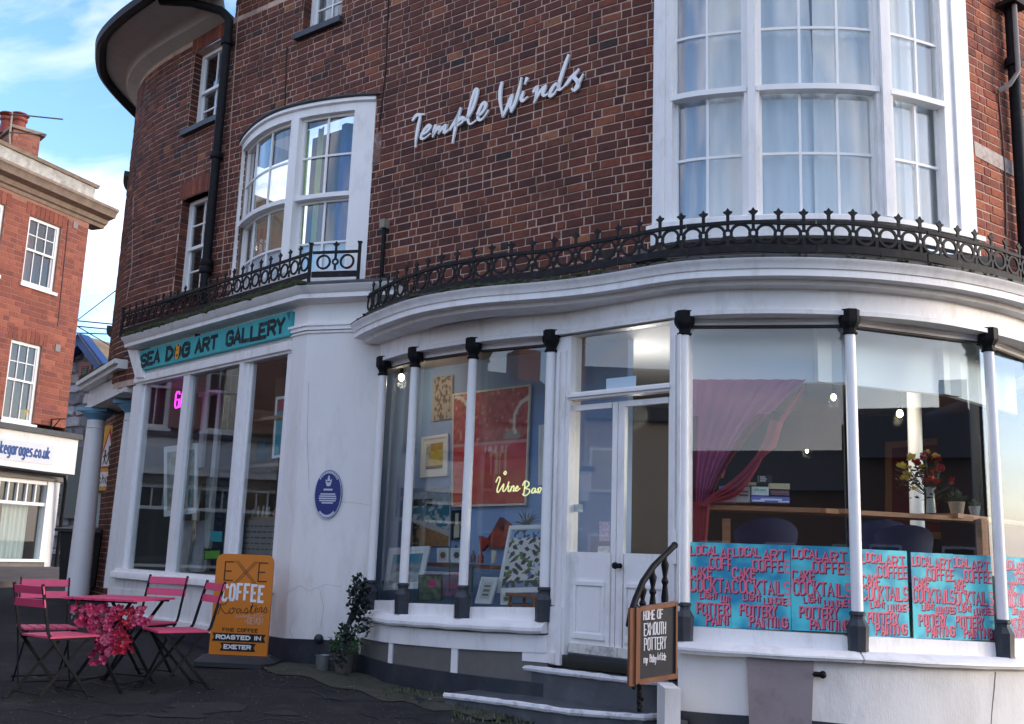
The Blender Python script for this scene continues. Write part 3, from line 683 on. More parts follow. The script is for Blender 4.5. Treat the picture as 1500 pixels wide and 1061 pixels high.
mb = MB(); band(mb, FBS, [(523,908),(575,917),(663,925),(801,931)], [(523,933.5),(570,942),(663,950),(801,956.6)], -.1, .035)
ob('riser_board', mb, M['white'], CAF)
mb = MB(); band(mb, FBS, [(524,930),(570,940),(663,948),(801,955)], [(526,962),(570,975),(663,989),(801,1008)], -.1, .015)
rp_ = ob('riser_panel', mb, M['grey'], CAF)
for k, px in enumerate((((523,932),(526,961),.03),((571.5,942),(571.5,972),.055),((665,950),(665,986),.07),((789,956),(789,970),.28))):
    s, zt_ = FBS.sz(*px[0], .02); s, zb_ = FBS.sz(*px[1], .02); q = MB(); q.box(FBS, s-px[2]/2, s+px[2]/2, zb_, zt_+.01, 0, .027); ob('stile', q, M['white'], CAF)
mb = MB(); band(mb, FBS, [(522,958),(570,972),(663,986),(744,996),(812,1004)], R(-1.75), -.2, .045); ob('plinth', mb, M['navy'], CAF)
# right sill and wall
T = sorted(ssz([(1000,946.7),(1266.7,963),(1500,973)], .10)); B = sorted(ssz([(1000,958),(1096.7,963.3),(1266.7,971.7),(1500,981.7)], .10))
zl = sorted(pst[4:]); s0 = FBS.sz(990.6,940,.08)[0]; sE = FBS.L
T.append((sE, T[-1][1]-.01)); B.append((sE, B[-1][1]-.01))
for (sa, sb) in ((s0, FBS.sz(1266,965,.1)[0]-.006), (FBS.sz(1266,965,.1)[0]+.006, sE)):
    mb = MB(); st = FBS.steps(sa, sb, .1); vs = []
    for t in st:
        z0, z1, z2 = interp(zl, t), interp(T, t), interp(B, t); z1 = min(z1, z0-.004); wv = .002*math.sin(t*13)
        vs += [FBS.P(t,z0,-.12), FBS.P(t,z0,.035), FBS.P(t,z1+wv,.085), FBS.P(t,z1-.008+wv,.10), FBS.P(t,(z1+z2)/2,.102), FBS.P(t,(z1+z2)/2-.004,.092), FBS.P(t,z2+wv,.085), FBS.P(t,z2+wv,-.12)]
    n = 8; mb.add(vs, [(i*n+j,(i+1)*n+j,(i+1)*n+(j+1)%n,i*n+(j+1)%n) for i in range(len(st)-1) for j in range(n)]+[tuple(range(n))[::-1], tuple((len(st)-1)*n+j for j in range(n))])
    ob('window_sill', mb, M['white'], CAF)
mb = MB(); sw0 = FBS.sz(993,1000,.02)[0]
band(mb, FBS, [(993,952),(1096,960),(1266,968),(1500,978)], [(993,1043),(1096.8,1051),(1190,1058),(1500,1078)], -.15, .02, s0=sw0, s1=sE); ob('riser_wall', mb, M['render'], CAF)
mb = MB(); band(mb, FBS, [(993,1041),(1096.8,1049),(1190,1056),(1500,1076)], R(-2.0), -.2, .035, s0=sw0, s1=sE); ob('plinth', mb, M['navy'], CAF)
mb = MB(); mb.poly(FBS, [FBS.sz(u,v,.09) for u,v in ((1094,963),(1098,1075),(1190,1082),(1194,969.5))], .022, .055); ob('access_board', mb, mat('faded_mauve_board', (.30,.245,.25), .6, vary=.1, scale=4, dirt=(.10,.06,.05), dscale=6, damt=.35), CAF)
s, z = FBS.sz(1197,988,.05); mb = MB(); mb.tube([FBS.P(s-.05,z,.03),FBS.P(s,z,.05),FBS.P(s+.02,z,.06)], .018, 8); mb.ball(FBS.P(s+.035,z,.06), .026, 10, 6); ob('pipe_stub', mb, M['black'], CAF)
mb = MB(); mb.ribbon(FBS, [FBS.sz(1460,985,.03), FBS.sz(1458,1010,.03), FBS.sz(1455,1040,.03), FBS.sz(1453,1070,.03)], [.006,.008,.006,.004], .02, .023); ob('crack', mb, plain('crack_dark', (.2,.19,.17), .9), CAF)
# ------------------------------------------------- door
DP = Surf([(.30,8.405),(1.28,7.49)])
D_ = lambda u, v, o=0: DP.sz(u, v, o)
def dbox(mb, ul, ur, vt, vb, o0, o1, uref=None, zt=None, zb=None):
    uref = uref or (ul+ur)/2; vm = (vt+vb)/2
    a = D_(ul, vm, o1)[0]; b = D_(ur, vm, o1)[0]
    mb.box(DP, a, b, zb if zb is not None else D_(uref, vb, o1)[1], zt if zt is not None else D_(uref, vt, o1)[1], o0, o1)
zdb = D_(866,960)[1]; zdt = D_(866,590)[1]; zft = R(1.80)
fr = MB()
for (a, b, o1) in ((804,832,.0),(980,999,.0)): dbox(fr, a, b, 700, 700, -.14, o1, zt=zft, zb=zdb-.02)
for (a, b) in ((811,815),(820,824)): dbox(fr, a, b, 700, 700, .0, .022, zt=zft-.12, zb=zdb+.35)
for (a, b) in ((985,988),(992,996)): dbox(fr, a, b, 700, 700, .0, .022, zt=zft-.12, zb=zdb+.35)
dbox(fr, 803, 820.5, 930, 930, .0, .03, zt=zdb+.34, zb=zdb-.1)
ztr0 = D_(900,580)[1]; ztr1 = D_(900,569)[1]
dbox(fr, 832, 980, 580, 568, -.1, .0, zt=ztr1, zb=ztr0); dbox(fr, 832, 980, 580, 568, -.1, .02, zt=ztr1-.015, zb=ztr0+.02)
dbox(fr, 826, 838.5, 520, 520, -.1, -.03, zt=zft, zb=ztr1); dbox(fr, 832, 981, 480, 480, -.1, -.01, zt=zft, zb=D_(900,482)[1])
DO = ob('door_frame', fr, M['white'], CAF)
q = MB(); dbox(q, 836, 981, 520, 520, -.07, -.064, zt=zft, zb=ztr1); ob('fanlight', q, M['glass'], DO)
q = MB(); dbox(q, 888, 931, 560, 560, -.064, -.058, zt=D_(905,551)[1], zb=D_(905,568)[1]); ob('notice', q, plain('blue_white_card', (.45,.6,.7), .6), DO)
for (L0, L1, g0, g1, p0, p1) in ((832.5,903.5,837+0,898,842,881),(904.5,981,915,980,917,968)):
    q = MB(); ins = -.06
    if L0 < 850: gl, gr = 836, 896
    else: gl, gr = 914, 979
    zgb = D_(866,809)[1]; zgt = D_(866,598)[1]
    dbox(q, L0, gl, 700, 700, -.10, ins, zt=zdt, zb=zdb); dbox(q, gr, L1, 700, 700, -.10, ins, zt=zdt, zb=zdb)
    dbox(q, gl, gr, 590, 598, -.10, ins, zt=zdt, zb=zgt); dbox(q, gl, gr, 809, 840, -.10, ins, zt=zgb, zb=zdb)
    leaf = ob('door', q, M['white'], DO)
    q = MB(); dbox(q, gl, gr, 700, 700, -.083, -.078, zt=zgt, zb=zgb); ob('pane', q, M['glass'], leaf)
    q = MB(); zt1 = D_(860,852)[1]; zb1 = D_(860,933)[1]
    dbox(q, p0-4, p1+3, 900, 900, ins, ins+.018, zt=zt1, zb=zt1-.03); dbox(q, p0-4, p1+3, 900, 900, ins, ins+.022, zt=zb1+.02, zb=zb1-.02)
    dbox(q, p0-4, p0, 900, 900, ins, ins+.015, zt=zt1, zb=zb1); dbox(q, p1, p1+3, 900, 900, ins, ins+.015, zt=zt1, zb=zb1); dbox(q, p0+3, p1-3, 900, 900, ins, ins+.006, zt=zt1-.05, zb=zb1+.04)
    ob('door_panel', q, M['white'], leaf)
    q = MB(); dbox(q, L0, L1, 950, 955, ins, ins+.03, zt=zdb+.07, zb=zdb); ob('weatherboard', q, mat('chipped_white', (.66,.65,.60), .6, dirt=(.03,.03,.03), dscale=9, damt=.9, vary=.15), leaf)
q = MB(); s, z = D_(909,829,-.06); c = DP.P(s, z, -.055); nn = DP.N(s); Md = Matrix((( -nn.y, 0, nn.x), (nn.x, 0, nn.y), (0, 1, 0)))
q.lathe(c, [(.02,0),(.02,.01),(.010,.014),(.010,.04),(.022,.045),(.027,.06),(.024,.075),(.008,.082)], 14, Md); ob('door_knob', q, M['black'], leaf)
q = MB(); dbox(q, 832, 981, 960, 965, -.12, .02, zt=zdb-.003, zb=zdb-.035); ob('threshold', q, M['navy'], DO)
q = MB(); dbox(q, 984, 990, 770, 845, .01, .03, zt=D_(988,776)[1], zb=D_(988,826)[1]); ob('cable_box', q, M['white'], DO)
for px, cc in (((878,764,893,793),(.6,.5,.65)),((876,800,893,810),(.7,.7,.72)),((841,739,853,750),(.6,.62,.62))):
    q = MB(); q.poly(DP, [D_(px[0],px[1],-.09), D_(px[2],px[1],-.09), D_(px[2],px[3],-.09), D_(px[0],px[3],-.09)], -.092, -.088); ob('sticker', q, mat('sticker', cc, .6, vary=.4, scale=60), DO)
# ------------------------------------------------- steps
ZS1, ZS2 = R(-.84), R(-1.06)
STP = empty('entrance_steps', (.5, 7.6, ground(.5, 7.6)), 'two worn grey steps with white painted nosings below the cafe doors', 'steps')
def step(front, z, rise, back, name, nos=.035):
    P = [at_z(u, v, z) for u, v in front]; Bk = [Vector((x, y, z)) for x, y in back]
    n = len(P); cen = sum(Bk, Vector())/len(Bk)
    inn = [p+(cen-p).normalized()*.05 for p in P]
    t = MB(); vs = inn+Bk; m = len(vs); lo = [v-Vector((0,0,rise)) for v in vs]
    inn2 = [p+(cen-p).normalized()*.03 for p in P]
    t.add(vs, [tuple(range(m))]); t.add([v-Vector((0,0,.01)) for v in inn2+Bk]+[v-Vector((0,0,rise)) for v in inn2+Bk], [(i,i+1,i+1+m,i+m) for i in range(m-1)]+[(m-1,0,m,2*m-1)])
    tread = ob('step', t, M['step'], STP)
    t = MB(); pp = []
    for i in range(len(P)-1):
        for k in range(4): pp.append(P[i].lerp(P[i+1], k/4))
    pp.append(P[-1]); pp = [p+(cen-p).normalized()*.022-Vector((0,0,.018)) for p in pp]
    t.tube(pp, [random.uniform(.021,.028) for _ in pp], 8)
    ob('nosing', t, M['nosing'], tread); return tread
M['step'] = mat('grey_slate_step', (.075,.082,.095), .45, vary=.25, scale=4, dirt=(.28,.29,.31), dscale=5, damt=.3, bump=.3)
M['nosing'] = mat('worn_white_nosing', (.72,.72,.74), .6, vary=.1, scale=10, dirt=(.05,.05,.05), dscale=8, damt=.75, bump=.4)
bk = [(1.32,7.47),(.45,8.27),(.25,8.40)]
step([(734,970),(770,975),(808,980),(866,987),(926,994),(962,996),(992,996)], ZS1, .26, [(1.34,7.6),(1.2,7.75),(.45,8.40),(-.05,8.75)], 'step')
step([(647,1015),(690,1020),(736,1026),(785,1033),(832,1040),(897,1045),(945,1048),(970,1046)], ZS2, .4, [(1.30,7.4),(1.2,7.75),(.45,8.40),(-.05,8.75)], 'step')
q = MB(); y7 = 7.12; A_ = [at_y(974,1004,y7), at_y(997,1001,y7)]; zc1 = A_[0].z-.02
q.hexa([(A_[0].x,y7,R(-1.7)),(A_[1].x,y7,R(-1.7)),(A_[1].x,y7+.35,R(-1.7)),(A_[0].x,y7+.35,R(-1.7)),(A_[0].x,y7,zc1),(A_[1].x,y7,zc1),(A_[1].x,y7+.35,zc1),(A_[0].x,y7+.35,zc1)])
ob('cheek_wall', q, M['render'], STP)
q = MB(); q.tube([at_z(962,1003,R(-1.02)), at_z(985,1000,R(-1.02)), at_z(1001,995,R(-1.02))], .04, 8); ob('coping', q, M['navy'], STP)
# weeds in front of the steps
# ------------------------------------------------- handrail
HR = empty('stair_handrail', at_z(935,1040,ZS2), 'short curved black iron handrail with twisted balusters beside the cafe steps', 'handrail')
hp = [(988,799,7.3),(975,812,7.22),(957,830,7.12),(942,852,7.02),(931,878,6.95),(924,900,6.9),(921,918,6.88)]
Hp = [at_y(u, v, y) for u, v, y in hp]
q = MB(); R2 = []
for i in range(len(Hp)-1):
    for k in range(4): R2.append(Hp[i].lerp(Hp[i+1], k/4))
R2.append(Hp[-1]); q.tube(R2, .022, 8); q.ball(Hp[0], .026, 8, 5); ob('rail', q, M['black'], HR)
q = MB(); q.tube([Hp[-1], at_y(926,921,6.88), at_y(946,924,6.88), at_y(966,924,6.88)], .011, 6); ob('scroll', q, M['black'], HR)
for (u, v0, v1, y) in ((975,815,995,7.2),(957,834,996,7.12),(942,855,997,7.02),(931,880,1010,6.94)):
    a = at_y(u, v0, y); b = at_y(u-2, v1, y); h = a.z-b.z
    q = MB(); q.lathe((b.x, b.y, b.z), [(.014,0),(.014,h*.45),(.024,h*.47),(.014,h*.5),(.022,h*.56),(.026,h*.66),(.016,h*.76),(.026,h*.79),(.014,h*.83),(.024,h*.90),(.028,h*.93),(.014,h*.97),(.014,h)], 10); ob('baluster', q, M['black'], HR)
a = at_y(936,905,6.88); b = at_y(938,1043,6.88); q = MB(); q.tube([a, b], .02, 8)
for k in range(26):
    p = a.lerp(b, k/26+random.uniform(0,.03)); q.ball(p+Vector((random.uniform(-.02,.02), -.01, 0)), random.uniform(.012,.022), 6, 4)
ob('newel', q, M['black'], HR)
# ================================================= iron cresting on both cornices
def ring_mesh(name, r, w=.013, n=22, d=.012):
    m = MB()
    for k in range(n):
        a = 2*math.pi*k/n; c_, s_n = math.cos(a), math.sin(a)
        for rr in (r-w/2, r+w/2): 
            for o in (-d/2, d/2): m.v.append((rr*c_, o, rr*s_n))
    for k in range(n):
        a = 4*k; b = 4*((k+1) % n); m.f += [(a,b,b+1,a+1),(a+2,a+3,b+3,b+2),(a,a+2,b+2,b),(a+1,b+1,b+3,a+3)]
    return m
def finial_mesh():
    m = MB(); m.box(LOC, -.012, .012, 0, .05, -.006, .006)
    m.poly(LOC, [(-.007,.045),(.007,.045),(.015,.06),(.034,.076),(.034,.085),(.017,.087),(0,.112),(-.017,.087),(-.034,.085),(-.034,.076),(-.015,.06)], -.006, .006)
    return m
def spandrel():
    m = MB(); m.box(LOC, -.012, .012, .030, .085, -.005, .005); return m
me_r = ring_mesh('ring', .068, .021).mesh('ring'); me_s = ring_mesh('small_ring', .028, .019, 12).mesh('small_ring'); me_f = finial_mesh().mesh('finial', smooth=0); me_b = spandrel().mesh('bar', smooth=0)
for m_ in (me_r, me_s, me_f, me_b): m_.materials.append(M['rail'])
def cresting(root, S, s0, s1, z0f, o, sp, tall=.20, breaks=(), feet=True, fin=True, bh=.03):
    n = int(round((s1-s0)/sp)); sp = (s1-s0)/n
    bb = [s0]+[b for b in breaks if s0 < b < s1]+[s1]
    for a, b in zip(bb, bb[1:]):
        m = MB(); m.prof(S, a+.006, b-.006, [(o-.012,tall-.016),(o-.012,tall+.010),(o+.012,tall+.010),(o+.012,tall-.016)], zf=z0f); ob('top_rail', m, M['rail'], root)
        m = MB(); m.prof(S, a+.006, b-.006, [(o-.008,-bh),(o-.008,.03),(o+.008,.03),(o+.008,-bh)], zf=z0f); ob('bottom_rail', m, M['rail'], root)
    for i in range(n):
        s = s0+(i+.5)*sp; z = z0f(s)+tall/2+.012
        inst('ring', me_r, S, s, z, o, root)
        e = s0+(i+1)*sp
        if i < n-1:
            z = z0f(e)+tall/2+.012; inst('small_ring', me_s, S, e, z, o, root); inst('bar', me_b, S, e, z, o, root); inst('bar', me_b, S, e, z-.115, o, root)
            if fin: inst('finial', me_f, S, e, z0f(e)+tall, o, root)
    if feet:
        m = MB(); k = s0+.1
        while k < s1: m.box(S, k-.01, k+.01, z0f(k)-.12, z0f(k), o-.01, o+.01); k += .75
        ob('foot', m, M['rail'], root)
CR = empty('iron_cresting', (1.5, 7.3, R(2.2)), 'long curved black iron cresting of rings and spear finials above the cafe cornice', 'railing')
ro = -.10
zc = [CBS.sz(1163,365,ro), CBS.sz(1290,367,ro), CBS.sz(1010,368,ro), CBS.sz(900,381,ro), CBS.sz(800,401,ro), CBS.sz(700,414,ro), CBS.sz(620,430,ro), CBS.sz(540,462,ro), CBS.sz(1060,363.5,ro), CBS.sz(1357,378,ro), CBS.sz(1440,396,ro)]
zc.sort(); print('cresting z', [(round(a,2), round(b-EYE,3)) for a, b in zc])
zavg = sum(z for s, z in zc)/len(zc)
zfun = lambda s: interp(zc, s)*.6+zavg*.4+.004*math.sin(s*9)
cresting(CR, CBS, .05, CBS.L-.8, zfun, ro, .19, .20, [CBS.sz(u, 350, ro)[0] for u in (700,905,1005,1196,1357)]+[CBS.sz(1357,350,ro)[0]+1.1])
ZGC = R(2.6)
# ================================================= gallery shopfront
GAL = empty('gallery_shopfront', (-3.3, 11.5, ground(-3.3, 11.3)), 'white gallery shopfront with a teal name board and tall display windows on the corner', 'shopfront')
G_ = lambda u, v, o=0: GF.sz(u, v, o)
zA = lambda v, u, o=0: G_(u, v, o)[1]
gl = G_(200,560)[0]
gzt = zA(414,449,.2); print('gal cornice z', gzt-EYE, 'corner', gcorner, 'gl', gl, gcs)
def gprof(mb, pr, ret=True, s0=None, s1=None):
    """mitred moulding along the gallery front and round its corner"""
    a = GF.P(gl-.16 if s0 is None else s0, 0); c = gcorner; b = RF.P(RF.L+.15, 0)
    n1 = GF.n[0]; n2 = RF.n[0]; mit = (n1+n2)/(1+n1.dot(n2)); vs = []
    for o, z in pr: vs.append(Vector((a.x+n1.x*o-(_gd.x)*o*.0, a.y+n1.y*o, z)))
    for o, z in pr: vs.append(Vector((c.x+mit.x*o, c.y+mit.y*o, z)))
    for o, z in pr: vs.append(Vector((b.x+n2.x*o, b.y+n2.y*o, z)))
    n = len(pr); fs = [(i*n+j,(i+1)*n+j,(i+1)*n+(j+1)%n,i*n+(j+1)%n) for i in range(2) for j in range(n)]+[tuple(range(n))[::-1], tuple(2*n+j for j in range(n))]
    mb.add(vs, fs)
zc0 = gzt
m = MB(); gprof(m, [(-.3,zc0-.15),(.02,zc0-.145),(.05,zc0-.125),(.14,zc0-.12),(.14,zc0-.075),(.15,zc0-.07),(.165,zc0-.045),(.19,zc0-.02),(.20,zc0),(-.3,zc0+.01)]); ob('cornice', m, M['white'], GAL)
m = MB(); gprof(m, [(-.7,zc0+.012),(.195,zc0+.002),(.195,zc0+.025),(.08,zc0+.07),(-.7,zc0+.08)]); ob('lead_roof', m, M['lead'], GAL)
mo = MB(); moss(mo, GF, gl-.1, gcs+.1, .17, zc0+.015, 520, .03); moss(mo, GF, gl-.1, gcs+.1, .13, zc0+.035, 300, .04); moss(mo, RF, .05, .7, .15, zc0+.01, 80, .02)
ob('moss', mo, M['moss'], GAL, kind='stuff')
# frieze, pier and return wall
zband = zA(482,449,.0); zbase = RF.sz(460,938,0)[1]; zfr = zc0-.13
m = MB(); pl = G_(429,500)[0]
m.add([GF.P(pl,R(-1.5),.0),gcorner+Vector((0,0,R(-1.5))),RF.P(RF.L+.02,R(-1.5)),GF.P(pl,R(-1.5),-.45)]+[GF.P(pl,zfr,.0),gcorner+Vector((0,0,zfr)),RF.P(RF.L+.02,zfr),GF.P(pl,zfr,-.45)], [(0,3,2,1),(4,5,6,7),(0,1,5,4),(1,2,6,5),(2,3,7,6),(3,0,4,7)])
ob('corner_pier', m, M['render'], GAL, smooth=0)
m = MB(); m2 = []
a = GF.P(pl-.04, 0); n1 = GF.n[0]; n2 = RF.n[0]; mit = (n1+n2)/(1+n1.dot(n2)); b = RF.P(RF.L, 0)
for (z0, z1, oo) in ((zband-.02,zband+.02,.03),(zband+.02,zband+.045,.045),(zband-.05,zband-.03,.015)):
    c = gcorner; m.add([Vector((a.x-n1.x*.05,a.y-n1.y*.05,z0)),Vector((a.x+n1.x*oo,a.y+n1.y*oo,z0)),Vector((c.x+mit.x*oo,c.y+mit.y*oo,z0)),Vector((b.x+n2.x*oo,b.y+n2.y*oo,z0)),Vector((b.x-n2.x*.05,b.y-n2.y*.05,z0))]+[Vector((a.x-n1.x*.05,a.y-n1.y*.05,z1)),Vector((a.x+n1.x*oo,a.y+n1.y*oo,z1)),Vector((c.x+mit.x*oo,c.y+mit.y*oo,z1)),Vector((b.x+n2.x*oo,b.y+n2.y*oo,z1)),Vector((b.x-n2.x*.05,b.y-n2.y*.05,z1))],
      [(0,1,6,5),(1,2,7,6),(2,3,8,7),(3,4,9,8),(5,6,7,8,9),(4,3,2,1,0)])
ob('pier_band', m, M['white'], GAL)
m = MB(); oo = .012; zpb = zbase
m.add([GF.P(pl,R(-1.5),oo),Vector((gcorner.x+mit.x*oo,gcorner.y+mit.y*oo,R(-1.5))),RF.P(RF.L,R(-1.5),oo),GF.P(pl,zpb,oo),Vector((gcorner.x+mit.x*oo,gcorner.y+mit.y*oo,zpb)),RF.P(RF.L,zpb+.02,oo),GF.P(pl,zpb,-.02),gcorner+Vector((-.02,.05,zpb)),RF.P(RF.L,zpb+.02,-.05)], [(0,1,4,3),(1,2,5,4),(3,4,7,6),(4,5,8,7)])
ob('plinth', m, M['navy'], GAL)
m = MB(); zft_ = zfr; zfb = zA(520,427); 
# frieze board (tilted slightly) and head beam
m.box(GF, gl-.03, pl, zA(553,205), zfr, -.2, -.02)
ob('frieze', m, M['white'], GAL)
m = MB(); zh1 = zA(549,210,.03); zh2 = zA(559,212,.03)
m.prof(GF, gl-.02, pl, [(-.12,zh2-.02),(.0,zh2-.02),(.0,zh2),(.03,zh2+.01),(.03,zh1),(.0,zh1+.02),(-.12,zh1+.02)])
ob('window_head', m, M['white'], GAL)
m = MB(); q_ = [(187,513),(201,513),(210,553),(198,553)]
m.poly(GF, [G_(u,v,.05) for u,v in q_], -.15, .05); ob('bracket', m, M['white'], GAL)
zsl = zA(838,246,.0); zsl2 = zA(853,246,.04)
m = MB()
for (ua, va, ub, vb_, o1) in ((206,700,0,0,0),):
    pass
def gpost(m, u0, u1, v, o0, o1, z0=None, z1=None):
    m.box(GF, G_(u0,v,o1)[0], G_(u1,v,o1)[0], z0 if z0 is not None else zsl, z1 if z1 is not None else zh2-.02, o0, o1)
gpost(m, 181, 193, 700, -.12, .0); gpost(m, 193, 200, 700, -.12, -.04)
gpost(m, 255, 264, 700, -.09, -.01)
gpost(m, 337, 343, 700, -.1, .0); gpost(m, 343, 352, 700, -.1, -.03); gpost(m, 337, 357, 700, -.1, -.05)
gpost(m, 403, 431, 760, -.1, -.012)
ob('window_post', m, M['sash'], GAL)
m = MB(); m.prof(GF, G_(160,845,.08)[0], pl, [(-.15,zsl),(.02,zsl),(.03,zsl-.03),(.07,zsl-.04),(.08,zsl-.055),(.08,zsl2),(.05,zsl2-.01),(-.15,zsl2-.01)]); ob('window_sill', m, M['white'], GAL)
m = MB(); m.box(GF, G_(156,880)[0], pl, zA(912,265), zsl2-.01, -.15, .0); m.box(GF, G_(160,880)[0], G_(230,880)[0], zA(905,200), zA(865,200), 0, .012)
ob('stallriser', m, M['white'], GAL)
m = MB(); m.box(GF, G_(156,900)[0], pl, zA(921,265,.03), zA(911,265,.03), -.15, .03); ob('base_board', m, M['render'], GAL)
m = MB(); m.box(GF, G_(156,880)[0], pl+.02, R(-1.6), zA(921,265,.03), -.2, -.02); ob('footing', m, M['navy'], GAL)
m = MB()
for (a, b) in ((193,258),(262,340),(352,405)): m.box(GF, G_(a,700,-.06)[0], G_(b,700,-.06)[0], zsl, zh2-.01, -.065, -.06)
ob('pane', m, M['glass'], GAL)
m = MB(); m.box(GF, G_(352,560,-.05)[0], pl, zA(583,375,-.05), zA(577,375,-.05), -.09, -.055); 
# gallery cresting
GR_ = empty('iron_cresting', (-3.3, 11.2, zc0), 'straight black iron cresting with corner posts above the gallery cornice', 'railing')
og = .10; zr = zA(403,452,og); g0 = G_(178,480,og)[0]; g1 = G_(453,400,og)[0]; print('gal rail z', zr-zc0, 'len', g1-g0)
tl = zA(371,453,og)-zr; print('rail tall', tl)
cresting(GR_, GF, g0, g1, lambda s: zr, og, .19, tl-.0, [g0+1.5, g0+3.1], False)
cp = GF.P(g1, 0, og); s_e, _ = RF.sz(518,400,.10); RS2 = Surf([(cp.x, cp.y), tuple(RF.P(s_e+.05, 0, .10))[:2]]); print('return', RS2.L)
cresting(GR_, RS2, 0.02, RS2.L, lambda s: zr, 0, RS2.L/2, tl, [], False)
for p in (RS2.P(0,0), RS2.P(RS2.L,0), GF.P(g0,0,og)):
    q = MB(); q.abox((p.x,p.y,zr+tl*.55), .03, .03, tl*1.1+.14); q.abox((p.x,p.y,zr+tl*1.1+.07), .045, .045, .012); ob('corner_post', q, M['rail'], GR_, smooth=0)
# ================================================= lettering
GLY = {'A':'00 26 40;12 32','B':'00 06 26 35 34 23 03;23 33 42 41 30 00','C':'45 36 16 05 01 10 30 41','D':'00 06 26 44 42 20 00','E':'46 06 00 40;03 33','F':'46 06 00;03 33','G':'45 36 16 05 01 10 30 41 43 23',
 'H':'06 00;46 40;03 43','I':'20 26','J':'36 31 20 10 01','K':'06 00;46 02;13 40','L':'06 00 40','M':'00 06 23 46 40','N':'00 06 40 46','O':'10 01 05 16 36 45 41 30 10','P':'00 06 36 45 44 33 03','Q':'10 01 05 16 36 45 41 30 10;22 40',
 'R':'00 06 36 45 44 33 03;23 40','S':'45 36 16 05 04 13 33 42 41 30 10 01','T':'06 46;26 20','U':'06 01 10 30 41 46','V':'06 20 46','W':'06 10 23 30 46','X':'06 40;00 46','Y':'06 23 46;23 20','Z':'06 46 00 40','.':'20 21',
 'a':'34 14 03 01 10 30;34 30','b':'06 00 20 31 33 24 04','c':'33 24 14 03 01 10 20 31','d':'36 30 10 01 03 14 34','e':'02 32 33 24 14 03 01 10 30','g':'34 14 03 01 10 30;34 3a 2b 0b','h':'06 00;03 24 33 30','i':'14 10;16 15','k':'06 00;34 02 30','l':'16 10','m':'04 00;03 14 23 20;23 34 43 40','n':'04 00;03 24 33 30',
 'o':'10 01 03 14 24 33 31 20 10','p':'0b 04 24 33 31 20 00','r':'04 00;02 14 34','s':'34 14 03 12 22 31 20 00','t':'16 11 20 30;04 34','u':'04 01 10 20 31;34 30','w':'04 10 23 30 44','y':'04 20;34 0b','v':'04 20 34','f':'36 26 15 10;04 24','x':'04 30;00 34'}
def ch(c): return {'a': -1, 'b': -2}.get(c) if c in 'ab' else int(c)
def letters(S, text, s0, s1, z, h, w, o0, o1, slant=0, jit=0, gap=.35, mono=None, dz=0, col=None):
    """one MB per letter, fitted between s0 and s1 on baseline z (z may change linearly by dz)"""
    adv = []; 
    for c in text: adv.append(2.2 if c == ' ' else 1.2 if c in 'Iil.' else 5.0 if c in 'MWmw' else 4.0)
    tot = sum(adv)+gap*4*(len(text)-1); k = (s1-s0)/tot; x = 0; out = []
    for c, a in zip(text, adv):
        if c != ' ':
            m = MB(); jx = random.uniform(-jit, jit); jz = random.uniform(-jit, jit)
            for st in GLY[c].split(';'):
                pts = []
                for t in st.split():
                    X, Y = int(t[0]), ch(t[1])
                    if c in 'Iil.': X = X-2 if c in 'I.' else X-1; X += .6
                    elif c in 'MWmw': X *= 1.25
                    yy = Y/6*h; pts.append((s0+(x+X)*k+slant*yy+jx+random.uniform(-jit,jit)*.4, z+dz*(x/tot)+yy+jz+random.uniform(-jit,jit)*.4))
                if len(pts) == 2 and pts[0] == pts[1]: pts[1] = (pts[1][0], pts[1][1]+.001)
                m.ribbon(S, pts, w, o0, o1, col)
            out.append((c, m))
        x += a+gap*4
    return out
def text_ob(S, text, s0, s1, z, h, w, o0, o1, mt, parent, name='letter', **k):
    for c, m in letters(S, text, s0, s1, z, h, w, o0, o1, **k): ob(name, m, mt, parent, smooth=0)
def text_one(S, text, s0, s1, z, h, w, o0, o1, mt, parent, name='lettering', mb=None, **k):
    q = mb or MB()
    for c, m in letters(S, text, s0, s1, z, h, w, o0, o1, **k): q.add(m.v, m.f)
    if mb is None: return ob(name, q, mt, parent, smooth=0, kind='stuff')
def bez(pts, n=5):
    P = [(2*pts[0][0]-pts[1][0], 2*pts[0][1]-pts[1][1])]+list(pts)+[(2*pts[-1][0]-pts[-2][0], 2*pts[-1][1]-pts[-2][1])]; r = []
    for i in range(1, len(P)-2):
        a, b, c, d = P[i-1:i+3]
        for k in range(n):
            t = k/n; r.append(tuple(.5*((2*b[j])+(c[j]-a[j])*t+(2*a[j]-5*b[j]+4*c[j]-d[j])*t*t+(3*b[j]-a[j]-3*c[j]+d[j])*t**3) for j in (0, 1)))
    r.append(tuple(pts[-1])); return r
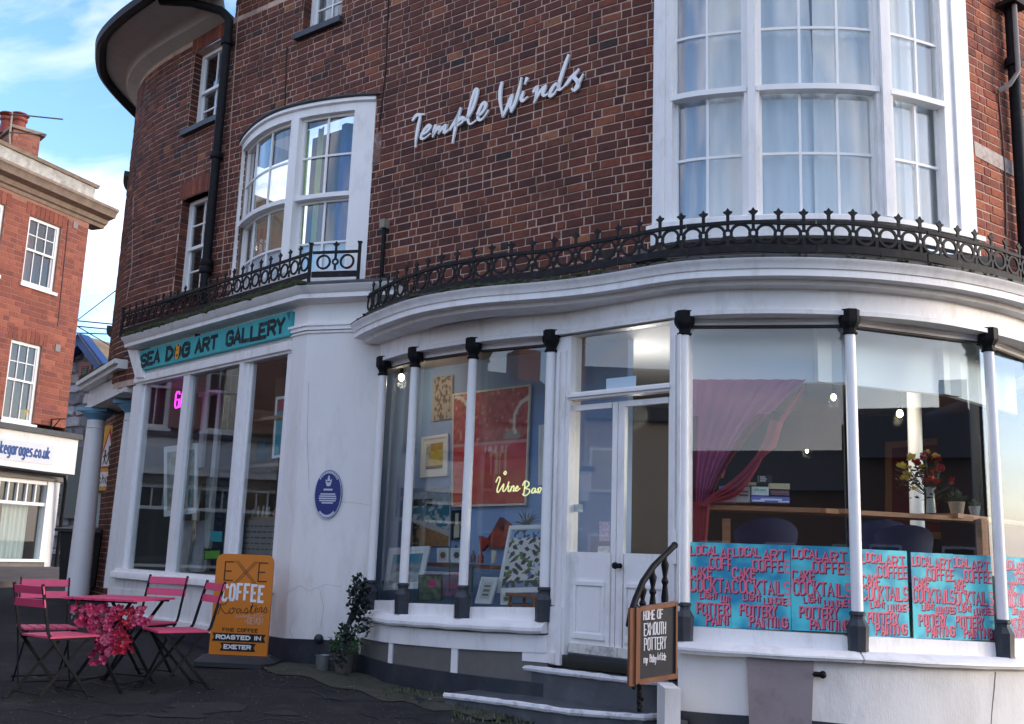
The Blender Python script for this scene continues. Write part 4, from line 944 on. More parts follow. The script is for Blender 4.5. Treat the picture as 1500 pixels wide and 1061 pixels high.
# Temple Winds
TW = [('T',[[(203,662),(222,636),(245,630),(266,628)],[(246,636),(232,700),(222,760),(218,808)]]),('e',[[(262,738),(284,722),(299,700),(292,690),(272,708),(252,742),(252,762),(272,758),(300,735)]]),
 ('m',[[(330,688),(320,720),(314,752)],[(316,742),(335,712),(352,698),(346,736)],[(347,732),(366,706),(384,692),(376,726),(392,722),(408,706)]]),('p',[[(408,712),(440,660),(467,592)],[(466,596),(450,650),(432,730),(422,786)],[(440,690),(455,664),(476,648),(484,658),(470,676),(444,694)]]),
 ('l',[[(484,664),(508,644),(535,590),(555,520),(556,494),(545,500),(525,560),(508,630),(508,668),(522,682),(552,662)]]),('e',[[(556,640),(584,620),(604,586),(600,566),(584,576),(564,618),(562,650),(576,660),(598,640),(620,606)]]),
 ('W',[[(694,452),(684,500),(684,560),(698,642)],[(698,640),(722,590),(744,530),(752,520)],[(750,524),(740,570),(744,616)],[(744,614),(768,560),(790,480),(800,428)]]),('i',[[(812,505),(800,540),(810,554),(834,534)],[(832,430),(820,462)]]),
 ('n',[[(866,505),(884,482),(882,520),(870,566)],[(874,556),(900,510),(928,480),(918,516),(930,526),(954,508)]]),('d',[[(1008,462),(985,466),(962,500),(958,526),(976,520),(1004,480)],[(1060,302),(1046,340),(1022,410),(1004,480),(1016,492),(1044,468)]]),
 ('s',[[(1044,468),(1080,420),(1116,380)],[(1114,384),(1090,420),(1108,446),(1112,474),(1092,498),(1078,488)],[(1092,498),(1118,450),(1140,408)]])]
s, z = WS.sz(730, 150); SG = empty('house_name_sign', WS.P(s, z), 'white brush script house name Temple Winds fixed on the dark brick wall', 'sign')
for c, strokes in TW:
    m = MB()
    for st in strokes:
        p = bez([WS.sz(550+x/3.75, y/3.75, .04) for x, y in st], 4); n = len(p)
        m.ribbon(WS, p, [.034*(.55+.6*math.sin(math.pi*min(1, (i+1.5)/(n*.9)))) for i in range(n)], .022, .042)
    ob('letter', m, M['sash'], SG, smooth=0)
# gallery name board
s, z = G_(315, 500); GS = empty('gallery_name_board', GF.P(s, z, .05), 'teal fascia board lettered SEA DOG ART GALLERY in rough black capitals', 'sign')
m = MB(); c4 = [G_(201,546,.05), G_(433,485,.05), G_(435,450,.05), G_(196,519,.05)]
za = (c4[0][1]+c4[1][1])/2; zb = (c4[2][1]+c4[3][1])/2
m.box(GF, c4[0][0], pl-.01, za, zb, -.02, .04); ob('board', m, mat('teal_board', (.035,.40,.42), .5, vary=.12, scale=6, dirt=(.02,.25,.28), dscale=5, damt=.5), GS)
hgt = (zb-za)*.56; zl0 = za+(zb-za)*.20
tb = mat('rough_black_paint', (.008,.008,.012), .7, dirt=(.02,.22,.25), dscale=16, damt=.6)
for wd, ua, ub in (('SEA',207,236),('ART',285,318),('GALLERY',329,414)):
    sa = G_(ua, 520, .05)[0]; sb = G_(ub, 490, .05)[0]
    text_ob(GF, wd, sa, sb, zl0, hgt, .044, .04, .045, tb, GS, jit=.006, gap=.33)
sa = G_(243,520,.05)[0]; sb = G_(276,512,.05)[0]; wD = (sb-sa)
text_ob(GF, 'D', sa, sa+wD*.27, zl0, hgt, .05, .04, .045, tb, GS, jit=.004); text_ob(GF, 'G', sb-wD*.27, sb, zl0, hgt, .05, .04, .045, tb, GS, jit=.004)
m = MB(); sc_ = (sa+sb)/2; r_ = hgt/2+.02
m.poly(GF, [(sc_+(.095*math.cos(a))*(1+.1*math.cos(3*a)), zl0+hgt/2+r_*math.sin(a)) for a in [i*math.pi/8 for i in range(16)]], .04, .044); ob('dog_head_backing', m, tb, GS, smooth=0)
m = MB(); dog = [(-.03,-.09),(.02,-.10),(.045,-.06),(.05,0),(.045,.05),(.06,.08),(.04,.095),(.02,.06),(-.01,.065),(-.03,.10),(-.05,.09),(-.045,.04),(-.055,-.02),(-.05,-.07)]
m.poly(GF, [(sc_+x*.9, zl0+hgt/2+y) for x, y in dog], .044, .047); ob('dog_head', m, plain('amber_paint', (.75,.33,.03), .6), GS, smooth=0)
m = MB()
for x in (-.02,.015): m.ball(GF.P(sc_+x, zl0+hgt/2+.02, .047), .007, 6, 4)
m.ribbon(GF, [(sc_-.02,zl0+hgt/2-.03),(sc_,zl0+hgt/2-.06),(sc_+.02,zl0+hgt/2-.03)], .01, .047, .049); ob('dog_face', m, M['black'], GS)
m = MB(); m.poly(GF, [(pl-.09,zb-.01),(pl-.03,zb-.10),(pl-.02,zb-.005)], .041, .044); ob('painted_mark', m, plain('dark_teal', (.015,.12,.15)), GS, smooth=0)
# blue plaque on the pier
s, z = RF.sz(481, 724, .01); PQ = empty('blue_plaque', RF.P(s, z, .01), 'oval-looking round dark blue commemorative plaque on the white corner pier', 'plaque')
rz_ = (RF.sz(481,688,.01)[1]-RF.sz(481,760,.01)[1])/2; rs_ = (RF.sz(501,724,.01)[0]-RF.sz(461.5,724,.01)[0])/2; print('plaque', rz_, rs_)
el = lambda k, n=36: [(s+rs_*k*math.cos(2*math.pi*i/n), z+rz_*k*math.sin(2*math.pi*i/n)) for i in range(n)]
m = MB(); m.poly(RF, el(1), 0, .02); ob('disc', m, mat('plaque_blue', (.012,.025,.17), .4), PQ, smooth=0)
wt = plain('plaque_white', (.55,.58,.66), .6)
m = MB(); e1 = el(.985)+[el(.985)[0]]; m.ribbon(RF, e1, .006, .02, .022)
for k, (yy, ww) in enumerate(((.18,.30),(-.0,.52),(-.09,.60),(-.18,.62),(-.27,.58),(-.36,.4))):
    x = -ww
    while x < ww:
        l = random.uniform(.05,.14); m.ribbon(RF, [(s+x*rs_, z+yy*rz_), (s+min(ww, x+l)*rs_, z+yy*rz_)], .013 if k else .018, .02, .022); x += l+.04
for i in list(range(3, 12))+list(range(14, 33)):
    pass
for base, n, f in ((math.pi*.5, 13, .13), (math.pi*1.5, 13, .10)):
    for i in range(n):
        a = base+(i-(n-1)/2)*f; q0 = (s+rs_*.86*math.cos(a), z+rz_*.86*math.sin(a)); q1 = (s+rs_*.93*math.cos(a), z+rz_*.93*math.sin(a)); m.ribbon(RF, [q0, q1], .013, .02, .022)
m.poly(RF, [(s+x*rs_, z+y*rz_) for x, y in ((-.12,.32),(.12,.32),(.2,.45),(.24,.62),(.1,.55),(.06,.70),(0,.78),(-.08,.66),(-.1,.55),(-.24,.6),(-.2,.45))], .02, .022)
ob('lettering', m, wt, PQ, smooth=0, kind='stuff')
m = MB(); m.ribbon(RF, [(s-.1*rs_,z+.5*rz_),(s+.1*rs_,z+.5*rz_)], .012, .022, .024); ob('crest_band', m, plain('plaque_dark', (.012,.025,.17)), PQ)
# ------------------------------------------------- posters along the cafe windows
def poster_paint():
    m = bpy.data.materials.new('poster_teal_paint'); m.use_nodes = True; t = m.node_tree; b = t.nodes['Principled BSDF']; b.inputs['Roughness'].default_value = .6
    g = t.nodes.new('ShaderNodeNewGeometry'); n = t.nodes.new('ShaderNodeTexNoise'); n.inputs['Scale'].default_value = 5.5; n.inputs['Detail'].default_value = 2
    r = t.nodes.new('ShaderNodeValToRGB'); r.color_ramp.elements[0].position = .38; r.color_ramp.elements[0].color = (.015,.25,.42,1); r.color_ramp.elements[1].position = .62; r.color_ramp.elements[1].color = (.10,.62,.68,1)
    t.links.new(g.outputs['Position'], n.inputs['Vector']); t.links.new(n.outputs['Fac'], r.inputs['Fac']); t.links.new(r.outputs['Color'], b.inputs['Base Color']); return m
M['poster'] = poster_paint(); M['pink'] = mat('poster_pink', (.78,.16,.24), .6, vary=.15, scale=20); M['maroon'] = plain('poster_maroon', (.10,.015,.05), .6)
LAY = [('LOCAL',.03,.50,.855,.10,.0),('ART',.54,.93,.815,.12,.0),('COFFEE',.36,.99,.685,.13,.0),('CAKE',.03,.40,.585,.12,.0),('COCKTAILS',.03,.99,.42,.15,.0),('LIGHT',.20,.50,.335,.065,.0),('LUNCHES',.55,.99,.30,.075,.0),('POTTERY',.14,.76,.155,.12,.0),('PAINTING',.30,.94,.03,.11,.0)]
def poster(S, ul, ur, vt0, vt1, vb0, vb1, lay, full, side, label):
    """ul..ur visible pixels; full = full width in metres; side = which edge stays ('l' or 'r')"""
    o = -.012+lay*.004
    a, z1 = S.sz(ul, vt0, o); b, z1b = S.sz(ur, vt1, o); _, z0 = S.sz(ul, vb0, o); _, z0b = S.sz(ur, vb1, o)
    a, b = max(a, .0), min(b, S.L)
    zt = (z1+z1b)/2; zb_ = (z0+z0b)/2; H = zt-zb_
    A, B = (a, a+full) if side == 'l' else (b-full, b)
    if side == 'l': B0, A0 = min(B, S.L-.0), A
    else: A0, B0 = max(A, .0), B
    m = MB(); m.poly(S, [(A0, zb_), (B0, zb_), (B0, zt), (A0, zt)], o-.002, o)
    po = ob('poster', m, M['poster'], None, label, 'poster', 'teal hand-painted posters along the cafe windows', smooth=0)
    sh = MB(); pk = MB(); W = B-A
    for wd, x0, x1, y, h, _ in LAY:
        st = random.getstate(); 
        for dx, dz, mb, oo, ww in ((.006,-.007,sh,.0006,.015),(0,0,pk,.0012,.011)):
            random.setstate(st)
            if h < .09: ww *= .7
            for c, q in letters(S, wd, A+x0*W+dx, A+x1*W+dx, zb_+y*H+dz, h*H, ww, o+oo-.0004, o+oo, jit=.004, gap=.34):
                xs = [((Vector((v[0], v[1]))-S.p[0]).dot((S.p[1]-S.p[0]).normalized())) for v in q.v]
                if min(xs) > A0-.005 and max(xs) < B0+.008: mb.add(q.v, q.f)
    ob('letter_shadow', sh, M['maroon'], po, kind='stuff', smooth=0); ob('lettering', pk, M['pink'], po, kind='stuff', smooth=0)
    return po
S4, S5, S6 = CH[4], CH[5], CH[6]
fw = S4.sz(1157.7,860)[0]-S4.sz(1071,860)[0]; fw5 = S5.sz(1334,860)[0]-S5.sz(1261,860)[0]
poster(S4, 1009, 1071, 794, 796, 917, 920, 0, fw, 'l', 'teal poster farthest left in the cafe windows, its right part covered by the next')
poster(S4, 1071, 1157.7, 796, 799, 920, 923.5, 1, fw, 'l', 'second teal poster from the cafe door, shown whole beneath the box games')
poster(S4, 1157.7, 1245, 799, 801.5, 923.5, 927, 0, fw, 'l', 'third teal poster from the cafe door, ending at the white post below the lamp')
poster(S5, 1259, 1334, 804, 808, 932, 934, 1, fw, 'l', 'first teal poster right of the middle white post, in front of the blue chairs')
poster(S5, 1404, 1464, 813, 815, 937, 939, 0, fw, 'r', 'teal poster by the right-hand post whose left edge is covered, reading AL ART')
poster(S5, 1334, 1404, 808, 813, 934, 937, 1, fw*.93, 'l', 'teal poster below the flower vase, between two others')
poster(S6, 1472, 1540, 815, 820, 938, 942, 0, fw*.9, 'l', 'teal poster cut off by the right edge of the photo, beyond the last post')
# chalkboard on the handrail
CBp = [at_y(929,889,6.80), at_y(990,881,6.92), at_y(991,994,6.92), at_y(930,1003,6.80)]
CK = empty('chalkboard_sign', (CBp[0]+CBp[1]+CBp[2]+CBp[3])/4, 'wooden framed black chalkboard reading HOME OF EXMOUTH POTTERY on the stair rail', 'sign')
SC = Surf([(CBp[3].x, CBp[3].y), (CBp[2].x, CBp[2].y)]); zl_, zh_ = CBp[3].z, CBp[0].z; zl2, zh2_ = CBp[2].z, CBp[1].z
m = MB(); m.poly(SC, [(0,zl_),(SC.L,zl2),(SC.L,zh2_),(0,zh_)], -.02, .0); ob('slate', m, plain('chalkboard', (.012,.014,.02), .6, vary=.4, scale=20), CK, smooth=0)
m = MB(); wd = .03
m.poly(SC, [(0,zl_),(.03,zl_+.01),(.03,zh_-.01),(0,zh_)], -.03, .012); m.poly(SC, [(SC.L-.012,zl2),(SC.L,zl2),(SC.L,zh2_),(SC.L-.012,zh2_)], -.03, .012)
m.poly(SC, [(.03,zl_),(SC.L-.012,zl2),(SC.L-.012,zl2+.032),(.03,zl_+.032)], -.03, .010); m.poly(SC, [(.03,zh_-.03),(SC.L-.012,zh2_-.03),(SC.L-.012,zh2_),(.03,zh_)], -.03, .010)
m.box(SC, -.04, -.002, zl_-.01, zh_-.01, -.03, .0)
M['wood'] = mat('stained_wood', (.20,.075,.032), .5, vary=.35, scale=12, vstretch=6); ob('frame', m, M['wood'], CK, smooth=0)
chalk = plain('chalk', (.68,.68,.70), .9)
def cpx(u, v): return SC.sz(u, v, .003)
for wd_, ul, ur, vb, hh, ww in (('HOME',943,959,908,.055,.008),('OF',963,971,906,.055,.008),('EXMOUTH',944,975,931,.075,.0065),('POTTERY',944,976,953,.075,.0065)):
    a, z0 = cpx(ul, vb); b, zb1 = cpx(ur, vb-2)
    text_ob(SC, wd_, a, b, z0, hh, ww, .0, .003, chalk, CK, jit=.0015, gap=.4, dz=(b-a)*.08)
for wd_, ul, ur, vb in (('my',943,950,972),('Baby',952,962,970),('Article',963,976,967)):
    a, z0 = cpx(ul, vb); b, _ = cpx(ur, vb); 
    text_ob(SC, wd_ if wd_ != 'Article' else 'Article', a, b, z0, .045, .0045, .0, .003, chalk, CK, jit=.002, gap=.2)
# forecourt sign
p0 = at_g(304,975); p1 = at_g(389,979); p1.y = p0.y-.05; p1.x = at_y(389,979,p1.y).x
AS = Surf([(p0.x,p0.y),(p1.x,p1.y)]); zg_ = (p0.z+p1.z)/2; L = AS.L; zt_ = AS.sz(350,812)[1]; zb_ = AS.sz(345,968)[1]; print('aboard', L, zt_-zg_, zb_-zg_)
AB = empty('forecourt_sign', AS.P(L/2, zg_), 'orange swinging pavement sign for EXE COFFEE Roasters standing beside the corner pier', 'sign')
r = .07; pts = [(0,zb_),(L,zb_),(L,zt_-r)]+[(L-r+r*math.cos(a), zt_-r+r*math.sin(a)) for a in (.4,.8,1.2)]+[(L-r,zt_),(r,zt_)]+[(r-r*math.sin(a), zt_-r+r*math.cos(a)) for a in (.4,.8,1.2)]+[(0,zt_-r)]
m = MB(); m.poly(AS, pts, -.03, .0); ob('panel', m, mat('orange_panel', (.62,.19,.012), .45, vary=.04), AB, smooth=0)
m = MB(); q = [AS.P(-.05,zg_,.22),AS.P(L+.03,zg_,.22),AS.P(L+.1,zg_,.05),AS.P(L+.08,zg_,-.25),AS.P(-.03,zg_,-.25),AS.P(-.1,zg_,.05)]
q2 = [AS.P(.02,zg_+.09,.12),AS.P(L-.02,zg_+.09,.12),AS.P(L+.04,zg_+.09,.03),AS.P(L+.0,zg_+.09,-.16),AS.P(.0,zg_+.09,-.16),AS.P(-.04,zg_+.09,.03)]
m.add(q+[v+Vector((0,0,.04)) for v in q]+q2, [(0,1,7,6),(1,2,8,7),(2,3,9,8),(3,4,10,9),(4,5,11,10),(5,0,6,11)]+[(6+i,6+(i+1)%6,12+(i+1)%6,12+i) for i in range(6)]+[(12,13,14,15,16,17),(5,4,3,2,1,0)])
ob('base', m, plain('dark_grey_rubber', (.025,.027,.032), .6), AB, smooth=0)
ax = lambda u: (u-308)/(389-308)*L; H_ = zt_-zb_; az = lambda v: zt_-(v-812)/(971-812)*H_
blk_ = plain('sign_black', (.012,.008,.006), .5); wht = plain('sign_white', (.8,.8,.8), .5); pnk = plain('sign_peach', (.62,.33,.2), .5)
text_ob(AS, 'E', ax(321), ax(333), az(852), az(824)-az(852), .010, .0, .003, blk_, AB); text_ob(AS, 'E', ax(369), ax(381), az(852), az(824)-az(852), .010, .0, .003, blk_, AB)
m = MB(); 
for sg in (1, -1):
    for dd in (-.012, .012): m.ribbon(AS, [(ax(351-sg*14)+dd, az(856)), (ax(351+sg*14)+dd, az(822))], .004, 0, .003)
ob('crossed_tools', m, blk_, AB, smooth=0)
m = MB(); xs = [320+i*10.2 for i in range(6)]
for i, c in enumerate('COFFEE'): text_ob(AS, c, ax(xs[i]+1), ax(xs[i]+7), az(880)+abs(i-2.5)*-.006, (az(857)-az(880)), .024, .0, .003, wht, AB)
scr = {'R':[[(10,60),(14,100),(8,140)],[(0,80),(20,56),(38,66),(30,90),(14,98),(34,136),(48,128)]],'o':[[(52,110),(46,126),(56,136),(64,120),(56,108),(70,112)]],'a':[[(84,112),(72,118),(76,134),(88,116),(88,134),(96,128)]],'s':[[(98,130),(106,108),(112,130),(100,134),(116,128)]],'t':[[(118,128),(128,84),(122,132),(134,128)],[(118,104),(140,98)]],'e':[[(136,122),(146,112),(138,110),(138,130),(150,124)]],'r':[[(150,126),(154,108),(160,112),(158,130),(166,124)]],'z':[[(166,126),(172,106),(178,128),(168,132)]]}
for c, sts in scr.items():
    m = MB()
    for st in sts: m.ribbon(AS, bez([(ax(313+x/178*72), az(878+(y-56)/90*28-x*.02)) for x, y in st], 3), .0055, 0, .003)
    ob('letter', m, blk_, AB, smooth=0)
text_ob(AS, 'DEVON', ax(359), ax(380), az(916), .055, .011, 0, .003, pnk, AB, gap=.3); text_ob(AS, 'in', ax(355), ax(357.5), az(914), .03, .004, 0, .003, pnk, AB)
text_one(AS, 'handmade coffee', ax(342), ax(380), az(908), .030, .005, 0, .003, pnk, AB, dz=.02)
text_one(AS, 'FINE COFFEE', ax(325), ax(374), az(928), .028, .006, 0, .003, blk_, AB, gap=.5)
for (a, b, c, d, t) in ((311,386,931,943,'ROASTED IN'),(323,373,945,957,'EXETER')):
    m = MB(); m.poly(AS, [(ax(a),az(c)),(ax(b),az(c)),(ax(b-3),az((c+d)/2)),(ax(b),az(d)),(ax(a),az(d)),(ax(a+3),az((c+d)/2))][::-1], 0, .003); ob('ribbon', m, blk_, AB, smooth=0)
    text_ob(AS, t, ax(a+6), ax(b-7), az(d)+.022, az(c)-az(d)-.042, .0105, .003, .006, wht, AB, gap=.3)
m = MB(); m.poly(AS, [(.04,zb_),(L-.25,zb_),(L-.3,zb_+.015),(L*.4,zb_+.02),(.12,zb_+.03),(.07,zb_+.015)], 0, .003); ob('print_edge', m, blk_, AB, smooth=0)
# ================================================= inside the cafe
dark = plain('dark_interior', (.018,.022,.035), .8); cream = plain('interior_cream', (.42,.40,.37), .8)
blue = mat('blue_interior_wall', (.24,.37,.62), .8, vary=.05)
BWs = Surf([(-1.167,10.98), (1.106,8.77)])
def quad(mb, a, b, c, d): mb.add([a, b, c, d], [(0,1,2,3)]); return mb
m = MB(); m.box(BWs, -.7, BWs.L-.12, R(-.7), R(2.1), -.08, 0); ob('blue_wall', m, blue, CAF)
m = MB(); m.hexa([Vector(p) for p in ((-1.9,9.6,R(-.75)),(5.4,7.2,R(-.75)),(6.5,14,R(-.75)),(-1.9,14,R(-.75)),(-1.9,9.6,R(-.66)),(5.4,7.2,R(-.66)),(6.5,14,R(-.66)),(-1.9,14,R(-.66)))])
v0 = [(p.x+n.x*-.10, p.y+n.y*-.10) for p, n in zip(FBS.p, FBS.n)]
def plan_slab(pts, z0, z1):
    n = len(pts); mb = MB(); mb.add([(x, y, z0) for x, y in pts]+[(x, y, z1) for x, y in pts], [tuple(range(n))[::-1], tuple(range(n, 2*n))]+[(i, (i+1) % n, n+(i+1) % n, n+i) for i in range(n)]); return mb
rm = v0+[(5.2,13.5),(-1.7,13.5),(-1.7,10.4)]
ob('floor', plan_slab(rm, R(-.72), R(-.62)), plain('cafe_floor', (.10,.07,.05), .6), CAF); ob('ceiling', plan_slab(rm, R(1.93), R(2.0)), plain('cafe_ceiling', (.30,.29,.28), .8), CAF)
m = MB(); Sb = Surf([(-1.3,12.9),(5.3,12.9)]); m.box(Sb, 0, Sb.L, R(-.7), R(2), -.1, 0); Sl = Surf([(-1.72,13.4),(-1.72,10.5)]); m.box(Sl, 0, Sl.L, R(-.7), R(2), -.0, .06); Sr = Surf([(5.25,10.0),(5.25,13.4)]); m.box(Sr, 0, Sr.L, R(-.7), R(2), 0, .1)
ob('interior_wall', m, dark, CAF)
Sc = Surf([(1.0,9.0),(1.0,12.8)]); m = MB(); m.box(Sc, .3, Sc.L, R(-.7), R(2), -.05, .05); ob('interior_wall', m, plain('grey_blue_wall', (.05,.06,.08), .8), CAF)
bulk = mat('bulkhead_paint', (.66,.74,.80), .7)
for i, (uL, vL, uR, vR) in ((4,(1012,559,1236,561)),(5,(1255,563,1441,586)),(6,(1462,590,1500,600))):
    S = CH[i]; a, za_ = S.sz(uL,vL,-.28); b, zb_ = S.sz(uR,vR,-.28); zz_ = (za_+zb_)/2 if i < 6 else zz_
    m = MB(); m.box(S, -.05, S.L+.05, zz_, R(1.9), -.33, -.28); ob('bulkhead', m, bulk, CAF)
m = MB(); p = at_y(1343,800,8.9); q = at_y(1340,590,8.9); m.tube([(p.x,p.y,R(-.65)),(q.x+.0,q.y,R(1.95))], .06, 16); ob('interior_column', m, M['sash'], CAF)
# lamps
def bulb(u, v, y, r, label, warm=(1,.72,.38), st=9, top=None, en=1.5):
    p = at_y(u, v, y); e = empty('pendant_lamp', (p.x,p.y,p.z), label, 'lamp', 'lamps inside the cafe')
    b = MB(); b.ball(p, r, 12, 8, (1,1,1.25)); ob('bulb', b, mat('bulb_glow', warm, .5, emit=warm, estr=st), e)
    b = MB(); b.tube([p+Vector((0,0,r*1.1)), Vector((p.x,p.y,top or R(1.93)))], .006, 6); b.lathe(p+Vector((0,0,r*1.1)), [(.018,0),(.018,.05),(.008,.06)], 10); ob('flex', b, M['black'], e)
    l = bpy.data.lights.new('bulb_light', 'POINT'); l.energy = en; l.color = (1,.85,.66); l.shadow_soft_size = .05; lo = bpy.data.objects.new('bulb_light', l); col0.objects.link(lo); lo.location = p-Vector((0,0,r*2))
    return e
bulb(1221,582,8.5,.022,'bare glowing bulb hanging left of the middle white post, behind the purple curtain pane')
bulb(1318,606,8.6,.026,'bare glowing bulb hanging above the flower vase, in the pane right of the middle post')
bulb(588,553,10.2,.03,'small glowing bulb at the far left end of the cafe, beside the second post', en=1.2)
bulb(1182,661,10.5,.014,'tiny distant glowing bulb low in the pane left of the middle post')
p = at_y(972,499,9.3); e = empty('ceiling_lamp', p, 'round glowing ceiling disc lamp seen through the fanlight over the doors', 'lamp')
b = MB(); b.lathe(p, [(.10,-.03),(.17,-.02),(.185,.02),(.17,.05),(.05,.07)], 24); ob('lamp_shade', b, mat('disc_glow', (1,.78,.5), .5, emit=(1,.72,.42), estr=1.3), e)
b = MB(); b.tube([p+Vector((0,0,.06)), Vector((p.x,p.y,R(1.93)))], .01, 6); ob('lamp_rod', b, M['black'], e)
l = bpy.data.lights.new('disc_light', 'POINT'); l.energy = 20; l.color = (1,.93,.86); l.shadow_soft_size = .15; lo = bpy.data.objects.new('disc_light', l); col0.objects.link(lo); lo.location = p-Vector((.3,0,.7))
# ------------------------------------------------- pictures
def art_mesh(S, q, o, fn, nx=28, ny=34):
    """painted surface: bilinear patch over 4 (s,z) corners bl,br,tr,tl with soft colours per vertex"""
    bl, br, tr_, tl = q; vs = []; cs = []
    for j in range(ny+1):
        for i in range(nx+1):
            x, y = i/nx, j/ny; s = (bl[0]*(1-x)+br[0]*x)*(1-y)+(tl[0]*(1-x)+tr_[0]*x)*y; z = (bl[1]*(1-x)+br[1]*x)*(1-y)+(tl[1]*(1-x)+tr_[1]*x)*y
            vs.append(S.P(s, z, o)); cs.append(fn(x, y))
    me = bpy.data.meshes.new('artwork'); me.from_pydata(vs, [], [(j*(nx+1)+i, j*(nx+1)+i+1, (j+1)*(nx+1)+i+1, (j+1)*(nx+1)+i) for j in range(ny) for i in range(nx)])
    ca = me.color_attributes.new('Col', 'FLOAT_COLOR', 'POINT'); d = []
    for c in cs: d += [c[0], c[1], c[2], 1]
    ca.data.foreach_set('color', d); return me
M['art'] = mat('painted_artwork', (0,0,0), .6, attr=True)
def picture(S, px, o, label, fn, fw=.03, fcol=(.75,.75,.75), mount=.0, back=.02, cat='picture', name='framed_picture', tilt=0, nx=28, ny=34, parent=None, uo=None):
    tl, tr_, br, bl = [S.sz(u, v, o if uo is None else uo) for u, v in px]
    c = S.P((tl[0]+br[0])/2, bl[1], o); e = empty(name, c, label, cat, 'artworks displayed in the shop windows')
    def inset(d):
        w = max(.02, br[0]-bl[0]); h = max(.02, tl[1]-bl[1]); a, b = d/w, d/h
        f = lambda x, y: ((bl[0]*(1-x)+br[0]*x)*(1-y)+(tl[0]*(1-x)+tr_[0]*x)*y, (bl[1]*(1-x)+br[1]*x)*(1-y)+(tl[1]*(1-x)+tr_[1]*x)*y)
        return [f(a,b), f(1-a,b), f(1-a,1-b), f(a,1-b)]
    q0, q1 = inset(0), inset(fw); m = MB(); fm = plain('frame_%d_%d_%d' % tuple(int(x*100) for x in fcol), fcol, .5)
    if fw > 0:
        for i in range(4):
            k = (i+1) % 4; m.add([S.P(*q0[i],o),S.P(*q0[k],o),S.P(*q1[k],o),S.P(*q1[i],o),S.P(*q0[i],o-back),S.P(*q0[k],o-back),S.P(*q1[k],o-back),S.P(*q1[i],o-back)], [(0,1,2,3),(0,4,5,1),(3,2,6,7),(4,7,6,5)])
        ob('frame', m, fm, e, smooth=0)
    m = MB(); m.poly(S, inset(max(fw-.002, 0)), o-back, o-.008 if fw else o-.003); ob('mount' if mount else 'backing', m, plain('mount_card', (.72,.72,.70), .8), e, smooth=0)
    me = art_mesh(S, inset(fw+mount), o-.006 if fw else o, fn, nx, ny); me.materials.append(M['art']); a = bpy.data.objects.new('artwork', me); col0.objects.link(a); a.parent = e; a.matrix_parent_inverse = root_inv(e)
    return e
def noisef(seed, sx_, sy_):
    r = random.Random(seed); G = [[r.random() for _ in range(sx_+2)] for _ in range(sy_+2)]
    def f(x, y):
        X, Y = x*sx_, y*sy_; i, j = int(X), int(Y); a, b = X-i, Y-j
        return (G[j][i]*(1-a)+G[j][i+1]*a)*(1-b)+(G[j+1][i]*(1-a)+G[j+1][i+1]*a)*b
    return f
mixc = lambda a, b, t: tuple(p*(1-t)+q*t for p, q in zip(a, b))
def art_red(x, y):
    n = n1(x, y); m_ = n2(x, y)
    c = mixc((.42,.02,.03), (.55,.06,.07), n)
    if y > .55: c = mixc((.20,.02,.03), (.50,.09,.10), n2(x,y)); c = (.5,.3,.25) if m_ > .86 else c
    else:
        c = mixc((.50,.03,.05), (.62,.10,.11), n)
        if y < .28: c = mixc(c, (.55,.14,.03), n2(x, y)*.7)
    if abs(y-.53) < .012: c = (.5,.25,.25)
    if (x-.80)**2*1.1+(max(0,y-.56))**2*1.8 < .012 and y > .56: c = (.22,.20,.20)
    for cx in (.57,.69):
        if .025 < abs(x-cx) < .05 and .26 < y < .42 or (abs(math.hypot(x-cx, (y-.42)*1.2)-.04) < .018 and y > .42): c = (.62,.30,.18)
    if y > .60 and abs(math.hypot(x-1.02, (y-.70))-.2) < .018 and x > .78: c = (.6,.55,.5)
    if abs(math.hypot(x-.02, (y-.78))-.2) < .018 and y > .74: c = (.6,.55,.5)
    if .46 < y < .51 and .44 < x < .75 and int(x*26) % 2: c = (.55,.35,.35)
    return c
n1, n2 = noisef(1, 12, 16), noisef(2, 30, 36)
picture(BWs, [(663,577),(777,563),(770,740),(661,743)], .05, 'large red abstract painting in a pale frame on the blue wall', art_red, .018, (.6,.56,.5), nx=60, ny=76, cat='painting', name='painting')
def art_yel(x, y):
    if y < .12: return (.08,.04,.02)
    if x < .28 and n3(x, y) > .35: return mixc((.3,.28,.2), (.6,.6,.55), n3(y, x))
    return mixc((.55,.36,.03), (.70,.52,.10), n3(x, y)) if y < .72 else mixc((.5,.32,.03), (.3,.22,.08), n3(x,y))
n3 = noisef(3, 8, 8)
picture(BWs, [(617,641),(656,635),(655,697),(615,700)], .03, 'small yellow picture in a white frame left of the large red painting', art_yel, .03, (.75,.75,.76), .05)
def art_sketch(x, y): t = n4(x, y); return (.10,.09,.08) if t > .55 and .1 < x < .9 else (.32,.30,.27)
n4 = noisef(4, 14, 20)
picture(BWs, [(634,553),(663,550),(662,613),(633,617)], .02, 'grey ink drawing above the yellow picture, partly hidden by the window post', art_sketch, .0, (.3,.3,.3))
def art_sea(x, y):
    t = n5(x, y)
    if y > .93: return (.18,.24,.36)
    if y > .80: return mixc((.16,.28,.42), (.35,.42,.5), t)
    if y > .68: return (.02,.04,.04) if (x < .55 and t > .3) else mixc((.05,.22,.36), (.45,.5,.55), t)
    if y > .38 - .22*x + .1: return (.50,.56,.60) if t > .62 else mixc((.03,.17,.27), (.06,.28,.38), t)
    if y > .33 - .25*x + .08: return (.5,.52,.52)
    if x < .18 and t > .4: return (.03,.04,.02)
    return mixc((.30,.15,.06), (.42,.24,.11), t)
n5 = noisef(5, 14, 22)
picture(BWs, [(606,716),(659,713),(657,800),(604,800)], .04, 'unframed seascape canvas with breaking waves and ochre sand', art_sea, .0, cat='painting', name='painting', nx=40, ny=50)
